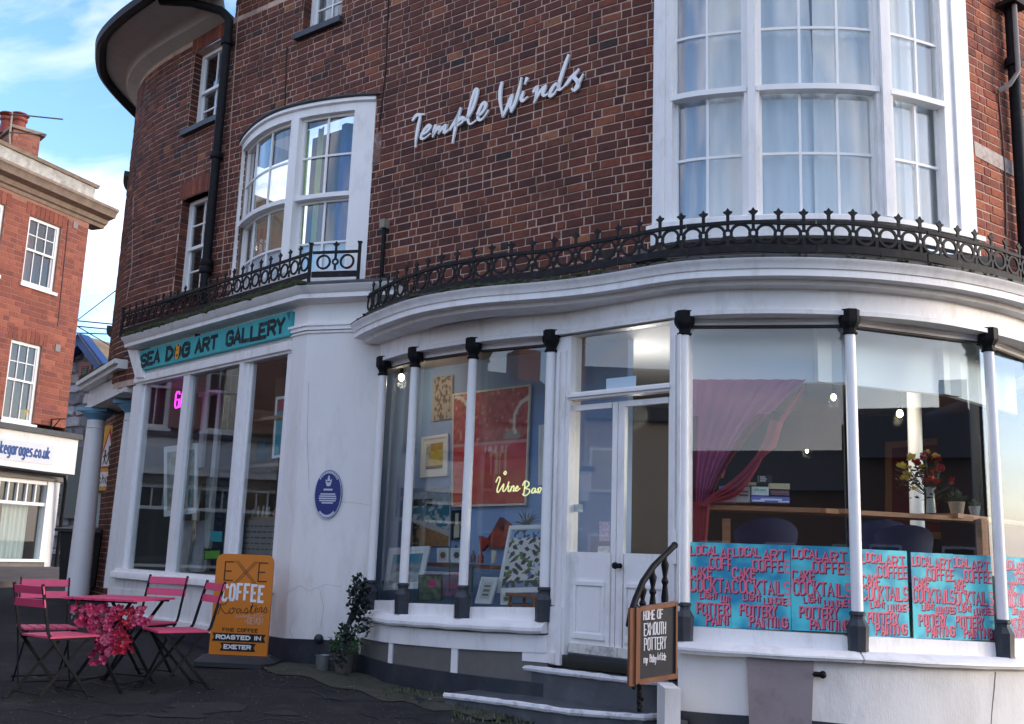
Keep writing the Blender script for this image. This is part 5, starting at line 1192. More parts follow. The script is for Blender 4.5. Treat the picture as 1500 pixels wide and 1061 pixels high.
picture(BWs, [(662,748),(677,747),(676,790),(661,792)], .03, 'narrow dark panel with a white green bottle shape beside the seascape', lambda x, y: (.5,.55,.45) if abs(x-.5) < .16+.1*(y < .5) and .08 < y < .9 else (.01,.015,.02), .0)
picture(BWs, [(800,541),(820,538),(818,612),(799,614)], .03, 'white framed picture high on the blue wall, seen between window post and door frame', lambda x, y: (.3,.28,.26) if y > .4 else (.05,.05,.06), .025, (.74,.74,.74), .03)
picture(BWs, [(789,623),(818,619),(816,708),(788,711)], .03, 'white framed picture with green and red streaks beside the door frame', lambda x, y: mixc((.10,.30,.26), (.35,.05,.03), max(0, min(1, 1.4-2*y+x*.3))), .022, (.74,.74,.74), .035)
picture(BWs, [(797,736),(812,735),(811,778),(796,779)], .03, 'lowest white framed picture beside the door frame', lambda x, y: (.35,.35,.37), .02, (.74,.74,.74), .02)
LW = Surf([(-1.20,9.86), (.27,8.50)])        # inside window line
def art_pot(x, y): t = n6(x, y); return (.04,.22,.30) if y > .7 else mixc((.14,.2,.24), (.34,.36,.36), t) if y > .35 else mixc((.25,.3,.32),(.5,.52,.5), t)
n6 = noisef(6, 9, 12)
def artC(x, y):                             # crowd of white and black birds
    t = n7(x, y); 
    if y > .86: return (.22,.36,.62) if t > .3 else (.03,.04,.03)
    if y < .12: return (.03,.07,.03) if t > .4 else (.2,.25,.45)
    k = math.sin(x*22+math.sin(y*19)*1.5)*math.sin(y*30+math.cos(x*15))
    if t > .74: return (.10,.16,.05)
    if x > .55 and y < .45 and t < .25: return (.10,.16,.40)
    return (.62,.61,.60) if k > -.18 else (.025,.025,.03)
n7 = noisef(7, 16, 20)
picture(LW, [(570,803),(629,800),(616,862),(561,865)], -.22, 'white framed print of a misty sea leaning in the left end of the window', art_pot, .03, (.74,.76,.78), .035)
picture(LW, [(613,842),(646,842),(646,880),(612,880)], -.12, 'unframed canvas with a pink flower standing on the window board', lambda x, y: (.45,.06,.16) if math.hypot(x-.62, (y-.68)*1.2) < .2 else mixc((.02,.03,.02), (.12,.20,.12), n3(x, y)), .006, (.05,.04,.03), cat='painting', name='painting')
picture(LW, [(658,827),(692,828),(690,868),(657,868)], -.30, 'green and violet canvas standing behind the third window post', lambda x, y: mixc((.03,.14,.10), (.22,.08,.18), n3(x, y)), .006, (.03,.12,.09), cat='painting', name='painting')
picture(LW, [(746,770),(806,768),(806,867),(727,869)], -.14, 'large white framed print crowded with black and white shapes', artC, .035, (.76,.77,.78), .008, nx=60, ny=70)
picture(LW, [(705,845),(729,846),(718,885),(695,884)], -.06, 'small white frame of three grey fish leaning beside the large crowded print', lambda x, y: (.16,.15,.14) if any(abs(y-c) < .07 and .15 < x < .85 for c in (.25,.5,.75)) else (.55,.55,.52), .02, (.76,.77,.78), .02)
for (a, b, c, d, lab, cc) in ((640,803,656,824,'tiny white framed portrait on the wooden shelf, left of its pair',(.2,.1,.05)),(660,803,676,824,'tiny white framed picture of a dark bottle, right of its pair',(.05,.07,.10)),(733,869,748,886,'little white framed wreath picture under the large crowded print',(.12,.2,.12))):
    picture(LW, [(a,b),(c,b),(c,d),(a,d)], -.45 if b < 850 else -.12, lab, lambda x, y, cc=cc: cc if math.hypot(x-.5,y-.5) < .33 else (.6,.6,.56), .012, (.76,.77,.78), .006, nx=10, ny=12)
# shelf with bottles
S = LW; m = MB(); a, z = S.sz(625,824,-.5); b, _ = S.sz(760,827,-.5); m.box(S, a, b, z-.035, z, -.62, -.42); sh = ob('shelf', m, M['wood']); tag(sh, 'reddish wooden shelf on the blue wall behind the window display', 'shelf')
for u, v, h, r, cc, nm, lab in ((667,822,.15,.022,(.04,.06,.05),'bottle','dark slim bottle on the wooden shelf beside the third post'),(674,822,.09,.028,(.10,.03,.02),'bottle','squat brown bottle next to the dark slim one'),(693,824,.11,.022,(.12,.05,.03),'bottle','small brown bottle just right of the third post'),(704,825,.12,.028,(.28,.035,.02),'bottle','red flared bottle on the shelf below the fish'),(723,825,.11,.026,(.5,.48,.40),'candle','pale cream candle standing right of the red bottle')):
    s, z = S.sz(u, v, -.5); q = MB(); pr = [(r,0),(r,h*.5),(r*.45,h*.7),(r*.4,h),(r*.3,h)] if nm == 'bottle' else [(r,0),(r,h),(r*.9,h+.004)]
    q.lathe(S.P(s, z, -.5), pr, 12); o = ob(nm, q, mat(nm+'_glaze', cc, .25)); tag(o, lab, nm, 'small things on the display shelf')
# red fish
F = BWs; s0, z0 = F.sz(702,795,.1); m = MB(); fpx = [(702,785),(714,790),(722,778),(733,758),(746,768),(752,790),(744,800),(725,803),(714,798),(705,808),(704,796)]
m.poly(F, [F.sz(u,v,.1) for u, v in fpx], .06, .11); fo = empty('fish_ornament', F.P(s0, z0, .1), 'glossy red fish ornament hanging in front of the blue wall', 'ornament')
ob('body', m, mat('red_glaze', (.30,.03,.012), .25, vary=.5, scale=14, dirt=(.05,.02,.02), dscale=8), fo, smooth=0)
m = MB(); m.poly(F, [F.sz(u,v,.12) for u, v in ((726,770),(733,758),(741,764),(736,778))], .11, .118); m.ball(F.P(*F.sz(744,779,.12), .115), .012, 8, 5); ob('fin', m, plain('dark_red_glaze', (.10,.012,.01), .3), fo)
# spiky plant, stool, step
def spiky(u, v, S, o, n, L, label):
    s, z = S.sz(u, v, o); m = MB()
    for i in range(n):
        a = random.uniform(-1.2, 1.2); l = L*random.uniform(.6, 1); p = [S.P(s+math.sin(a)*l*t, z+math.cos(a)*l*t-(.25*abs(a))*l*t*t, o+random.uniform(-.01,.01)) for t in (0,.35,.7,1)]
        m.tube(p, [.004,.005,.004,.001], 4)
    ob_ = ob('air_plant', m, plain('grey_green_leaf', (.06,.09,.07), .7)); return tag(ob_, label, 'plant')
spiky(772,772,LW,-.2,18,.20,'spiky grey air plant poking up behind the large crowded print')
m = MB(); a, z = LW.sz(745,868,-.12); b, _ = LW.sz(790,868,-.12); m.box(LW, a, b, z-.03, z, -.3, -.08)
for x in (a+.03, b-.05): m.box(LW, x, x+.02, z-.14, z-.03, -.11, -.09); m.box(LW, x, x+.02, z-.14, z-.03, -.29, -.27)
m.box(LW, a+.03, b-.05, z-.10, z-.085, -.3, -.08); ob_ = ob('wooden_stool', m, M['wood']); tag(ob_, 'low dark wooden stool with a shelf under the large crowded print', 'stool')
# neon wine bar
neon = [(112,172),(122,150),(132,142),(136,158),(120,205),(120,225),(130,222),(158,180),(152,212),(158,222),(176,200),(188,168)], [(188,190),(182,215),(190,222),(202,200)], [(203,192),(198,222)], [(200,205),(214,190),(216,205),(212,220),(224,216)], [(224,210),(240,200),(236,192),(226,205),(230,220),(252,205)], [(282,165),(272,245)], [(266,190),(280,165),(302,172),(300,190),(282,204),(306,212),(302,232),(280,246),(266,236)], [(340,205),(326,206),(318,226),(328,230),(342,210),(338,228),(350,222)], [(356,205),(358,222),(352,230)], [(352,212),(366,200),(374,208),(362,232)], [(166,110),(172,118),(166,130),(158,122),(164,112)]
NE = empty('neon_sign', LW.P(*LW.sz(765,712,-.03), -.03), 'pale yellow neon tube lettering reading Wine Bar inside the glass', 'sign')
nm_ = mat('neon_tube', (.8,.8,.4), .4, emit=(.85,.85,.38), estr=.22)
for st in neon:
    p = bez([LW.sz(698+x/3.95, 661+y/3.75, -.03) for x, y in st], 4); m = MB(); m.tube([LW.P(a, b, -.03) for a, b in p], .0055, 6); ob('tube', m, nm_, NE)
# ------------------------------------------------- right-hand cafe room: counter, books, flowers, chairs, curtain
S = S4; wd2 = mat('oiled_wood', (.30,.12,.05), .5, vary=.3, scale=9, vstretch=.2)
CTR = empty('window_counter', S4.P(.6, R(.2), -.4), 'long oiled wooden counter running behind the right-hand windows', 'counter')
for S, a, va, b, vb_, i in ((S4,1012,741,1243,748,4),(S5,1256,750,1452,761,5),(S6,1468,762,1530,770,6)):
    s0, z0 = S.sz(a, va, -.22); s1, z1 = S.sz(b, vb_, -.22); m = MB(); m.poly(S, [(-.05,z0-.022),(S.L+.05,z1-.022),(S.L+.05,z1+.012),(-.05,z0+.012)], -.52, -.22); ob('plank', m, wd2, CTR)
for S, u in ((S4,1064),(S5,1440)):
    s, _ = S.sz(u, 780, -.3); m = MB(); m.box(S, s-.03, s+.03, R(-.62), S.sz(u,760,-.3)[1], -.34, -.28); ob('leg', m, wd2, CTR)
def bx(S, u0, v0, u1, v1, o, d, cc, name, label, cat, grp='boxed games and books on the counter', extra=None):
    a, z1 = S.sz(u0, v0, o); b, z0 = S.sz(u1, v1, o); m = MB(); m.box(S, a, b, z0, z1, o-d, o); e = ob(name, m, mat(name+'_card', cc, .6, vary=.15, scale=30)); tag(e, label, cat, grp)
    if extra: 
        q = MB(); w_ = b-a; h_ = z1-z0
        for (x0,y0,x1,y1) in extra[1]: q.box(S, a+x0*w_, a+x1*w_, z0+y0*h_, z0+y1*h_, o, o+.003)
        ob('print', q, plain('print_%s' % name+str(int(u0)), extra[0], .6), e)
    return e
bx(S4,1040,723,1079,736,-.26,.15,(.50,.32,.38),'game_box','pale pink box at the left end of the row','box')
bx(S4,1054,712,1077,723,-.26,.12,(.06,.20,.55),'game_box','blue box lying on the pale pink one','box',extra=((.5,.6,.7),((.1,.45,.8,.7),)))
bx(S4,1079,713,1099,736,-.27,.12,(.55,.52,.50),'game_box','upright cream box between pink box and rainbow box','box',extra=((.3,.12,.12),((.15,.62,.85,.75),(.15,.38,.85,.52))))
bx(S4,1076,706,1108,711,-.25,.12,(.45,.38,.22),'book','thin tan book lying across the tops of the boxes','book')
bx(S4,1101,713,1126,726,-.25,.12,(.66,.66,.68),'game_box','white box with rainbow print in the middle of the pile','box',extra=((.25,.55,.25),((.15,.55,.45,.8),(.5,.5,.85,.75))))
bx(S4,1100,727,1157,737,-.24,.16,(.16,.18,.55),'game_box','wide blue and violet box at the bottom of the pile','box',extra=((.7,.7,.78),((.03,.1,.35,.4),(.25,.35,.8,.65),(.7,.05,.98,.3))))
bx(S4,1111,696,1131,708,-.27,.10,(.015,.018,.022),'book','small black book standing on top of the pile','book',extra=((.6,.6,.6),((.1,.7,.5,.82),(.1,.45,.6,.57),(.1,.2,.55,.32))))
bx(S4,1127,708,1157,717,-.26,.14,(.50,.42,.24),'book','yellowish book on the right of the pile','book')
bx(S4,1128,718,1156,726,-.26,.14,(.12,.10,.12),'book','dark red book under the yellowish one','book',extra=((.4,.1,.1),((.1,.4,.9,.7),)))
# curtain swag
m = MB(); S = S4; n = 26; rows = 14; O = -.20; m.col = (0,0,0); L_top = S.sz(1013,559,O); 
for j in range(rows+1):
    t = j/rows
    for i in range(n+1):
        x = i/n; ub = 1013+t*4+ x*((168)*(1-t)**1.35 + 26*t) ; v = 559+178*t - x*0*t
        vv = 556+t*(182) - (x-.5)*10*t
        s, z = S.sz(ub, vv, O); m.v.append(S.P(s, z, O+.015*math.sin(i*1.7+t*3)))
for j in range(rows):
    for i in range(n):
        a = j*(n+1)+i; m.f.append((a,a+1,a+n+2,a+n+1)); e_ = i > n-6 or i < 2; c = (.16,.012,.03) if e_ and j > 3 else (.30,.06,.16); m.cols.append(c)
m.col = None
cu = ob('curtain', m, mat('plum_voile', (0,0,0), .9, attr=True, vary=.1), fix=False); tag(cu, 'plum and crimson voile curtain swept to the left side of the window', 'curtain')
m = MB()
for k in range(7):
    pts = [(1176-k*2,566+k*3),(1150-k*3,612+k*4),(1120-k*2,655+k*5),(1085-k,695+k*5),(1040,730+k),(1026+k*2,742)]
    p = bez([S.sz(u, v, O+.03) for u, v in pts], 4); m.tube([S.P(a, b, O+.03+.01*(k % 2)) for a, b in p], [.012+.008*math.sin(i*.9+k) *.3 for i in range(len(p))], 6)
m.tube([S.P(*S.sz(1137,618,O+.03), O+.04), S.P(*S.sz(1128,650,O+.03), O+.04), S.P(*S.sz(1110,672,O+.03), O+.04)], [.05,.05,.02], 8)
for k in range(5): m.tube([S.P(*S.sz(1016+k*5,735,O), O), S.P(*S.sz(1016+k*4,790,O), O), S.P(*S.sz(1018+k*5,845,O), O)], .022, 6)
ob('fold', m, plain('crimson_cloth', (.20,.012,.03), .8), cu)
m = MB(); a, z = S.sz(1040,680,O); m.lathe(S.P(*S.sz(1048,700,-.5), -.5), [(.06,0),(.08,.06),(.06,.07),(.05,.14),(.07,.17)], 12)
tag(ob('red_vase', m, plain('dark_crimson', (.16,.01,.02), .5)), 'dark crimson vase seen through the foot of the curtain', 'vase')
# flowers
S = S5; o = -.36; s, z = S.sz(1364,752,o); base = S.P(s, z, o); FV = empty('flower_vase', base, 'clear glass vase of red and yellow flowers on the window counter', 'vase')
m = MB(); m.lathe(base, [(.035,0),(.038,.01),(.030,.12),(.034,.18),(.046,.20),(.043,.20),(.031,.18),(.027,.12),(.030,.012)], 16); ob('glass', m, mat('vase_glass', (.30,.34,.33), .15, spec=.8), FV)
m = MB(); gm = plain('flower_stem', (.02,.055,.02), .6); m.col = None
heads = []
for k in range(34):
    a = random.uniform(0, 6.28); r = random.uniform(.02,.20); h = random.uniform(.24,.50)-r*.5; p = base+Vector((math.cos(a)*r*1.15, math.sin(a)*r*.6, h)); m.tube([base+Vector((0,0,.12)), base.lerp(p,.55)+Vector((0,0,.05)), p], .003, 4); heads.append(p)
for k in range(160):
    p = random.choice(heads)+Vector((random.uniform(-.06,.06),random.uniform(-.04,.04),random.uniform(-.14,.0))); a = random.uniform(0,6.28); d = Vector((math.cos(a),math.sin(a)*.5,random.uniform(-.3,.5))).normalized()*random.uniform(.03,.06); w_ = d.cross(Vector((random.random(),random.random(),1))).normalized()*.012
    m.add([p, p+d*.5+w_, p+d, p+d*.5-w_], [(0,1,2,3)])
ob('foliage', m, gm, FV, kind='stuff', smooth=0)
m = MB()
for i, p in enumerate(heads):
    c = random.choice([(.42,.02,.02),(.30,.012,.03),(.5,.05,.03),(.42,.02,.02),(.6,.42,.05)]); R_ = random.uniform(.025,.055)
    if p.x < base.x-.10: c = (.62,.48,.10)
    for k in range(11):
        a = random.uniform(0,6.28); e_ = random.uniform(-.3,1.2); d = Vector((math.cos(a)*math.cos(e_),math.sin(a)*math.cos(e_),math.sin(e_)))*R_; w_ = d.cross(Vector((.3,.5,1))).normalized()*R_*.4
        m.add([p, p+d*.6+w_, p+d, p+d*.6-w_], [(0,1,2,3)], c)
ob('bloom', m, mat('petals', (0,0,0), .6, attr=True), FV, kind='stuff', smooth=0)
def succulent(u, v, r, h, n, L, label, pc):
    s, z = S.sz(u, v, o); b = S.P(s, z, o); e = empty('potted_plant', b, label, 'plant', 'potted succulents on the counter')
    q = MB(); q.lathe(b, [(r*.75,0),(r,h*.85),(r*1.06,h),(r*.95,h),(r*.9,h*.85)], 16); ob('pot', q, mat('woven_pot', pc, .8, vary=.3, scale=60), e)
    q = MB()
    for i in range(n):
        a = random.uniform(0,6.28); e_ = random.uniform(.2,1.4); d = Vector((math.cos(a)*math.cos(e_),math.sin(a)*math.cos(e_),math.sin(e_)))*L*random.uniform(.6,1); w_ = d.cross(Vector((.2,.4,1))).normalized()*.010; c_ = b+Vector((0,0,h))
        q.add([c_-w_*.6, c_+d*.45-w_, c_+d, c_+d*.45+w_, c_+d*.4+Vector((0,0,-.008))], [(0,1,2,3),(0,4,2),(4,1,2)])
    ob('leaf', q, plain('succulent_leaf', (.07,.11,.07), .5), e, kind='stuff', smooth=0)
succulent(1402,754,.060,.10,60,.12,'bushy pale succulent in a woven tan pot right of the vase',(.30,.24,.17)); succulent(1428,755,.042,.07,40,.08,'smaller green succulent in a grey pot, next to the bigger one',(.26,.25,.24))
# blue bucket chairs
def tubchair(u, v, y, label):
    p = at_y(u, v, y); e = empty('cafe_chair', (p.x, p.y, R(-.62)), label, 'chair', 'dark blue chairs inside the cafe'); b = p.z
    q = MB(); vs = []; n = 12
    for j in range(6):
        t = j/5
        for i in range(n+1):
            a = math.pi*(.05+.9*i/n); r = .22+.05*t; vs.append(Vector((p.x+math.cos(a)*r, p.y-math.sin(a)*r*.75, b-.42+.42*t-(abs(i-n/2)/n)**2*.5*t)))
    q.add(vs, [(j*(n+1)+i, j*(n+1)+i+1, (j+1)*(n+1)+i+1, (j+1)*(n+1)+i) for j in range(5) for i in range(n)]); ob('backrest', q, plain('navy_velvet', (.012,.022,.08), .8), e)
    q = MB(); q.abox((p.x,p.y+.05,b-.42), .42,.42,.08); ob('seat', q, M.get('navy_velvet'), e)
    for dx in (-.16,.16):
        for dy in (-.12,.2): q = MB(); q.tube([(p.x+dx,p.y+dy,b-.44),(p.x+dx*1.2,p.y+dy*1.2,R(-.62))], .014, 6); ob('leg', q, M['black'], e)
tubchair(1120,760,8.6,'wide dark blue tub chair behind the counter in the pane beside the doors'); tubchair(1284,763,8.8,'dark blue chair just right of the middle post'); tubchair(1318,770,8.7,'dark blue chair in front of the white inner column')
# far room: framed red panel, picture
Sb2 = Surf([(1.2,12.6),(5.2,12.6)])
picture(Sb2, [(1297,648),(1390,640),(1390,790),(1297,790)], .1, 'tall dark red panel in a wide wooden frame at the back of the room', lambda x, y: (.10,.006,.01), .08, (.22,.10,.05), cat='panel', name='wall_panel', nx=4, ny=4)
picture(Sb2, [(1434,668),(1458,668),(1458,740),(1434,740)], .1, 'thin white framed picture on the dark back wall right of the flowers', lambda x, y: mixc((.05,.05,.06),(.3,.25,.25), n3(x,y)), .02, (.5,.5,.5), nx=8, ny=8)
# ================================================= inside the gallery
gw = plain('gallery_wall', (.15,.14,.13), .9); m = MB(); B2 = 1.7
a, b = gl-.2, gcs
m.poly(GF, [(a,R(-1)),(b-1.2,R(-1)),(b-1.2,R(2.3)),(a,R(2.3))], -B2-.05, -B2); ob('back_wall', m, gw, GAL)
m = MB(); m.box(GF, a, b-.2, zsl-.1, zsl-.02, -.6, -.1); m.box(GF, a, b-1.2, zsl-.1, zsl-.02, -B2, -.6); ob('display_floor', m, plain('display_board', (.16,.13,.11), .8), GAL)
m = MB(); m.box(GF, a, b-.2, zh2+.02, zh2+.07, -.6, -.05); m.box(GF, a, b-1.2, zh2+.02, zh2+.07, -B2, -.6); ob('ceiling', m, plain('gallery_ceiling', (.22,.21,.20), .8), GAL)
m = MB(); m.box(GF, a-.02, a+.03, R(-1), R(2.2), -B2, -.1); ob('side_wall', m, gw, GAL)
m = MB(); m.box(GF, b-.2, b-.16, R(-1), R(2.2), -.6, -.1); A1, A2 = GF.P(b-.18,0,-.6), GF.P(b-1.28,0,-B2); dS = Surf([(A2.x,A2.y),(A1.x,A1.y)]); m.box(dS, 0, dS.L, R(-1), R(2.3), -.05, 0); ob('side_wall', m, gw, GAL)
m = MB()
for (u0, u1) in ((291,297),(312,318)): m.box(GF, G_(u0,650,-.9)[0], G_(u1,650,-.9)[0], zsl, zh2, -.95, -.9)
m.box(GF, G_(291,570,-.9)[0], G_(318,570,-.9)[0], G_(300,580,-.9)[1], G_(300,570,-.9)[1], -.95, -.9); ob('inner_door_frame', m, M['sash'], GAL)
m = MB(); m.box(GF, G_(318,650,-1.2)[0], G_(346,650,-1.2)[0], zsl, zh2, -1.25, -1.2); ob('inner_wall', m, plain('deep_blue', (.012,.03,.06), .8), GAL)
def wc_(x, y): t = n8(x, y); return mixc((.45,.45,.42), (.12,.16,.10), t*1.3) if t < .7 else ((.18,.30,.34) if x > .4 else (.40,.32,.12))
n8 = noisef(8, 9, 12)
picture(GF, [(240,655),(289,649),(287,752),(240,757)], -.14, 'large white framed watercolour hanging in the left gallery window', wc_, .02, (.72,.75,.75), .05)
picture(GF, [(404,582),(424,579),(417,669),(398,672)], -.22, 'white framed teal and red picture on the shelf in the right gallery window', lambda x, y: (.25,.05,.05) if y > .78 else mixc((.02,.20,.26), (.05,.32,.36), n3(x,y)), .018, (.75,.75,.75), .012)
for k, (p, o_, cc, lab) in enumerate((([(290,685),(300,684),(292,745),(288,745)],-.45,(.20,.14,.09),'narrow brown board leaning behind the white framed watercolour'),([(252,765),(284,762),(272,838),(250,838)],-.35,(.36,.35,.34),'stack of canvases wrapped in grey film under the watercolour'),([(284,764),(302,762),(294,838),(278,838)],-.4,(.42,.44,.47),'pale blue wrapped canvas leaning right of the grey stack'),([(302,700),(314,699),(306,802),(299,802)],-.35,(.45,.45,.43),'tall white panel edge leaning near the gallery doorway'))):
    q = MB(); q.poly(GF, [GF.sz(u,v,o_) for u, v in p][::-1], o_-.04, o_); tag(ob('leaning_canvas', q, mat('canvas_%d' % k, cc, .7, vary=.2, scale=9)), lab, 'canvas', 'canvases leaning in the gallery window')
q = MB(); q.poly(GF, [GF.sz(u,v,-.3) for u, v in ((308,778),(325,779),(324,794),(308,793))][::-1], -.31, -.3); tag(ob('teal_tag', q, plain('teal_card', (.02,.32,.36))), 'small teal card hanging in the gallery doorway', 'card')
q = MB(); q.poly(GF, [GF.sz(u,v,-.3) for u, v in ((299,804),(326,803),(326,818),(299,820))][::-1], -.31, -.3); go = ob('exit_style_sign', q, M['black']); go.name = 'green_sign'; tag(go, 'black card with a green stripe low in the gallery doorway', 'sign')
q = MB(); q.poly(GF, [GF.sz(u,v,-.295) for u, v in ((300,807),(322,807),(321,818),(300,819))][::-1], -.30, -.296); ob('stripe', q, plain('green_card', (.10,.35,.03)), go)
s, z = GF.sz(263,597,-.5); NG = empty('neon_sign', GF.P(s, z, -.5), 'small magenta neon sign reading GA at the top of the left gallery window', 'sign'); mg = mat('magenta_neon', (.9,.1,.9), .4, emit=(.9,.05,.85), estr=.7)
hh = GF.sz(263,574,-.5)[1]-z; s1 = GF.sz(270,590,-.5)[0]; s0 = GF.sz(257.5,590,-.5)[0]
for c, q in letters(GF, 'GA', s0, s1, z, hh, .016, -.5, -.485, gap=.3): ob('letter', q, mg, NG)
# wooden shelves
SHF = empty('display_shelves', GF.P(gcs-.6, zsl, -.4), 'pale wooden display shelves with small ornaments in the right gallery window', 'shelves')
m = MB(); sa, sb = G_(355,700,-.2)[0], G_(432,700,-.2)[0]; pw = mat('pale_wood', (.30,.21,.14), .7, vary=.2, scale=8)
for v in (612,680,757): zz_ = G_(380,v,-.2)[1]; q = MB(); q.box(GF, sa, sb, zz_-.035, zz_, -.5, -.2); ob('shelf', q, pw, SHF)
for u in (360,): q = MB(); q.box(GF, G_(u,700,-.2)[0]-.03, G_(u,700,-.2)[0], zsl, G_(u,600,-.2)[1], -.5, -.2); ob('upright', q, pw, SHF)
q = MB(); q.box(GF, sa, sb, zsl, zh2-.1, -.56, -.52); ob('back_panel', q, plain('shelf_back', (.17,.13,.10)), SHF)
q = MB(); zz_ = G_(385,840,-.12)[1]; q.box(GF, sa+.05, sb, zsl, G_(385,762,-.15)[1], -.16, -.15); o_ = ob('printed_notice', q, plain('clear_notice', (.22,.20,.19))); tag(o_, 'brown printed notice board under the shelves in the right gallery window', 'notice')
q = MB()
for r_ in range(8):
    z_l = G_(385,772+r_*8.5,-.148)[1]; x = sa+.1
    while x < sb-.1: l = random.uniform(.03,.12); q.box(GF, x, x+l, z_l, z_l+.014, -.15, -.148); x += l+.03
ob('print', q, plain('notice_print', (.08,.07,.065)), o_)
ORD = 'first second third fourth fifth sixth seventh eighth ninth tenth eleventh twelfth thirteenth fourteenth fifteenth'.split()
for k in range(15):
    u = 368+k*2.9; s, z = G_(u, 757, -.28); b = GF.P(s, z, -.28+random.uniform(-.05,.04)); h = random.uniform(.05,.12); q = MB(); r = random.uniform(.012,.02); q.lathe(b, [(r,0),(r*1.2,h*.3),(r*.5,h*.6),(r*.8,h*.8),(r*.2,h)], 8)
    tag(ob('figurine', q, mat('figurine_glaze', random.choice([(.4,.36,.3),(.2,.12,.1),(.45,.45,.45),(.1,.1,.12),(.35,.2,.12)]), .5)), ORD[k]+' little ornament from the left in the row on the lower wooden shelf', 'ornament', 'row of little ornaments on the lower shelf')
q = MB(); q.poly(GF, [GF.sz(u,v,-.3) for u, v in ((372,672),(376,650),(386,645),(390,660),(384,676))][::-1], -.34, -.3); tag(ob('blue_ornament', q, plain('sea_blue', (.04,.16,.25), .5, vary=.4, scale=20)), 'sea blue abstract ornament on the middle wooden shelf', 'ornament')
# ================================================= street: chairs, table, flowers
PK = mat('pink_slat_paint', (.62,.055,.15), .45, vary=.12, scale=12, dirt=(.45,.10,.16), dscale=10, damt=.3)
def bistro_chair(label):
    e = empty('bistro_chair', (0,0,0), label, 'chair', 'pink slatted folding chairs round the table')
    W = .19; sh = .455
    for i, y in enumerate((-.165,-.083,0,.083,.165)):      # seat slats run front to back? they run side to side of the seat depth (x = facing)
        m = MB(); m.abox((.02, y, sh), .40, .068, .014); ob('slat', m, PK, e)
    for z, x in ((.795,-.275),(.70,-.255)):
        m = MB(); M3 = Matrix.Rotation(-.22, 3, 'Y'); m.abox((x,0,z), .012, .40, .058, M3); ob('back_slat', m, PK, e)
    for s in (-1, 1):
        m = MB(); m.bar((-.285,s*W,.84),(-.195,s*W,.48),.010,.022); m.bar((-.195,s*W,.48),(.20,s*W,.0),.010,.022); m.bar((.20,s*W,.006),(.235,s*W,.006),.02,.012); ob('leg', m, M['black'], e, smooth=0)
        m = MB(); m.bar((.17,s*(W-.022),.45),(-.24,s*(W-.022),.0),.010,.022); m.bar((-.24,s*(W-.022),.006),(-.275,s*(W-.022),.006),.02,.012); ob('leg', m, M['black'], e, smooth=0)
    for a in ((.165,.045),(-.20,.05)):
        m = MB(); m.tube([(a[0],-W,a[1]),(a[0],W,a[1])], .006, 6); ob('crossbar', m, M['black'], e)
    for s in (-W, W): m = MB(); m.bar((-.18,s,.44),(.20,s,.44),.008,.018); ob('seat_rail', m, M['black'], e, smooth=0)
    return e
ch0 = bistro_chair('pink slatted folding chair nearest the camera, at the left end of the table')
spots = [(None, (74,1022), (.57,.82)), ('pink folding chair standing directly behind the nearest left one', (58,1003), (.55,-.83)), ('pink folding chair facing the camera behind the table, in front of the gallery window', (203,994), (-.30,-.95)), ('pink folding chair right of the table beside the orange sign, seen side on', (252,1010), (-.8,-.6))]
for i, (lab, px, f) in enumerate(spots):
    p = at_g(*px); c = ch0 if i == 0 else dup(ch0, label=lab)
    c.location = p; c.rotation_euler = (0,0,math.atan2(f[1], f[0]))
tp = at_g(163, 1008); T = empty('bistro_table', tp, 'square pink slatted folding table with crossed black legs', 'table', rz=math.radians(-12))
th = .70; 
for i in range(7):
    m = MB(); m.abox((-.27+i*.09,0,th), .078, .62, .016); o = ob('slat', m, PK); o.parent = T
for y in (-.24,.24): m = MB(); m.abox((0,y,th-.016), .58,.03,.014); o = ob('batten', m, M['black']); o.parent = T
for s in (-1,1):
    for a, b in (((-.24,.24)), ((.24,-.24))): m = MB(); m.bar((a, s*.24, .0),(b, s*.24, th-.02),.012,.024); o = ob('leg', m, M['black'], smooth=0); o.parent = T
for x in (-.2,.2): m = MB(); m.tube([(x,-.24,.06),(x,.24,.06)], .007, 6); o = ob('crossbar', m, M['black']); o.parent = T
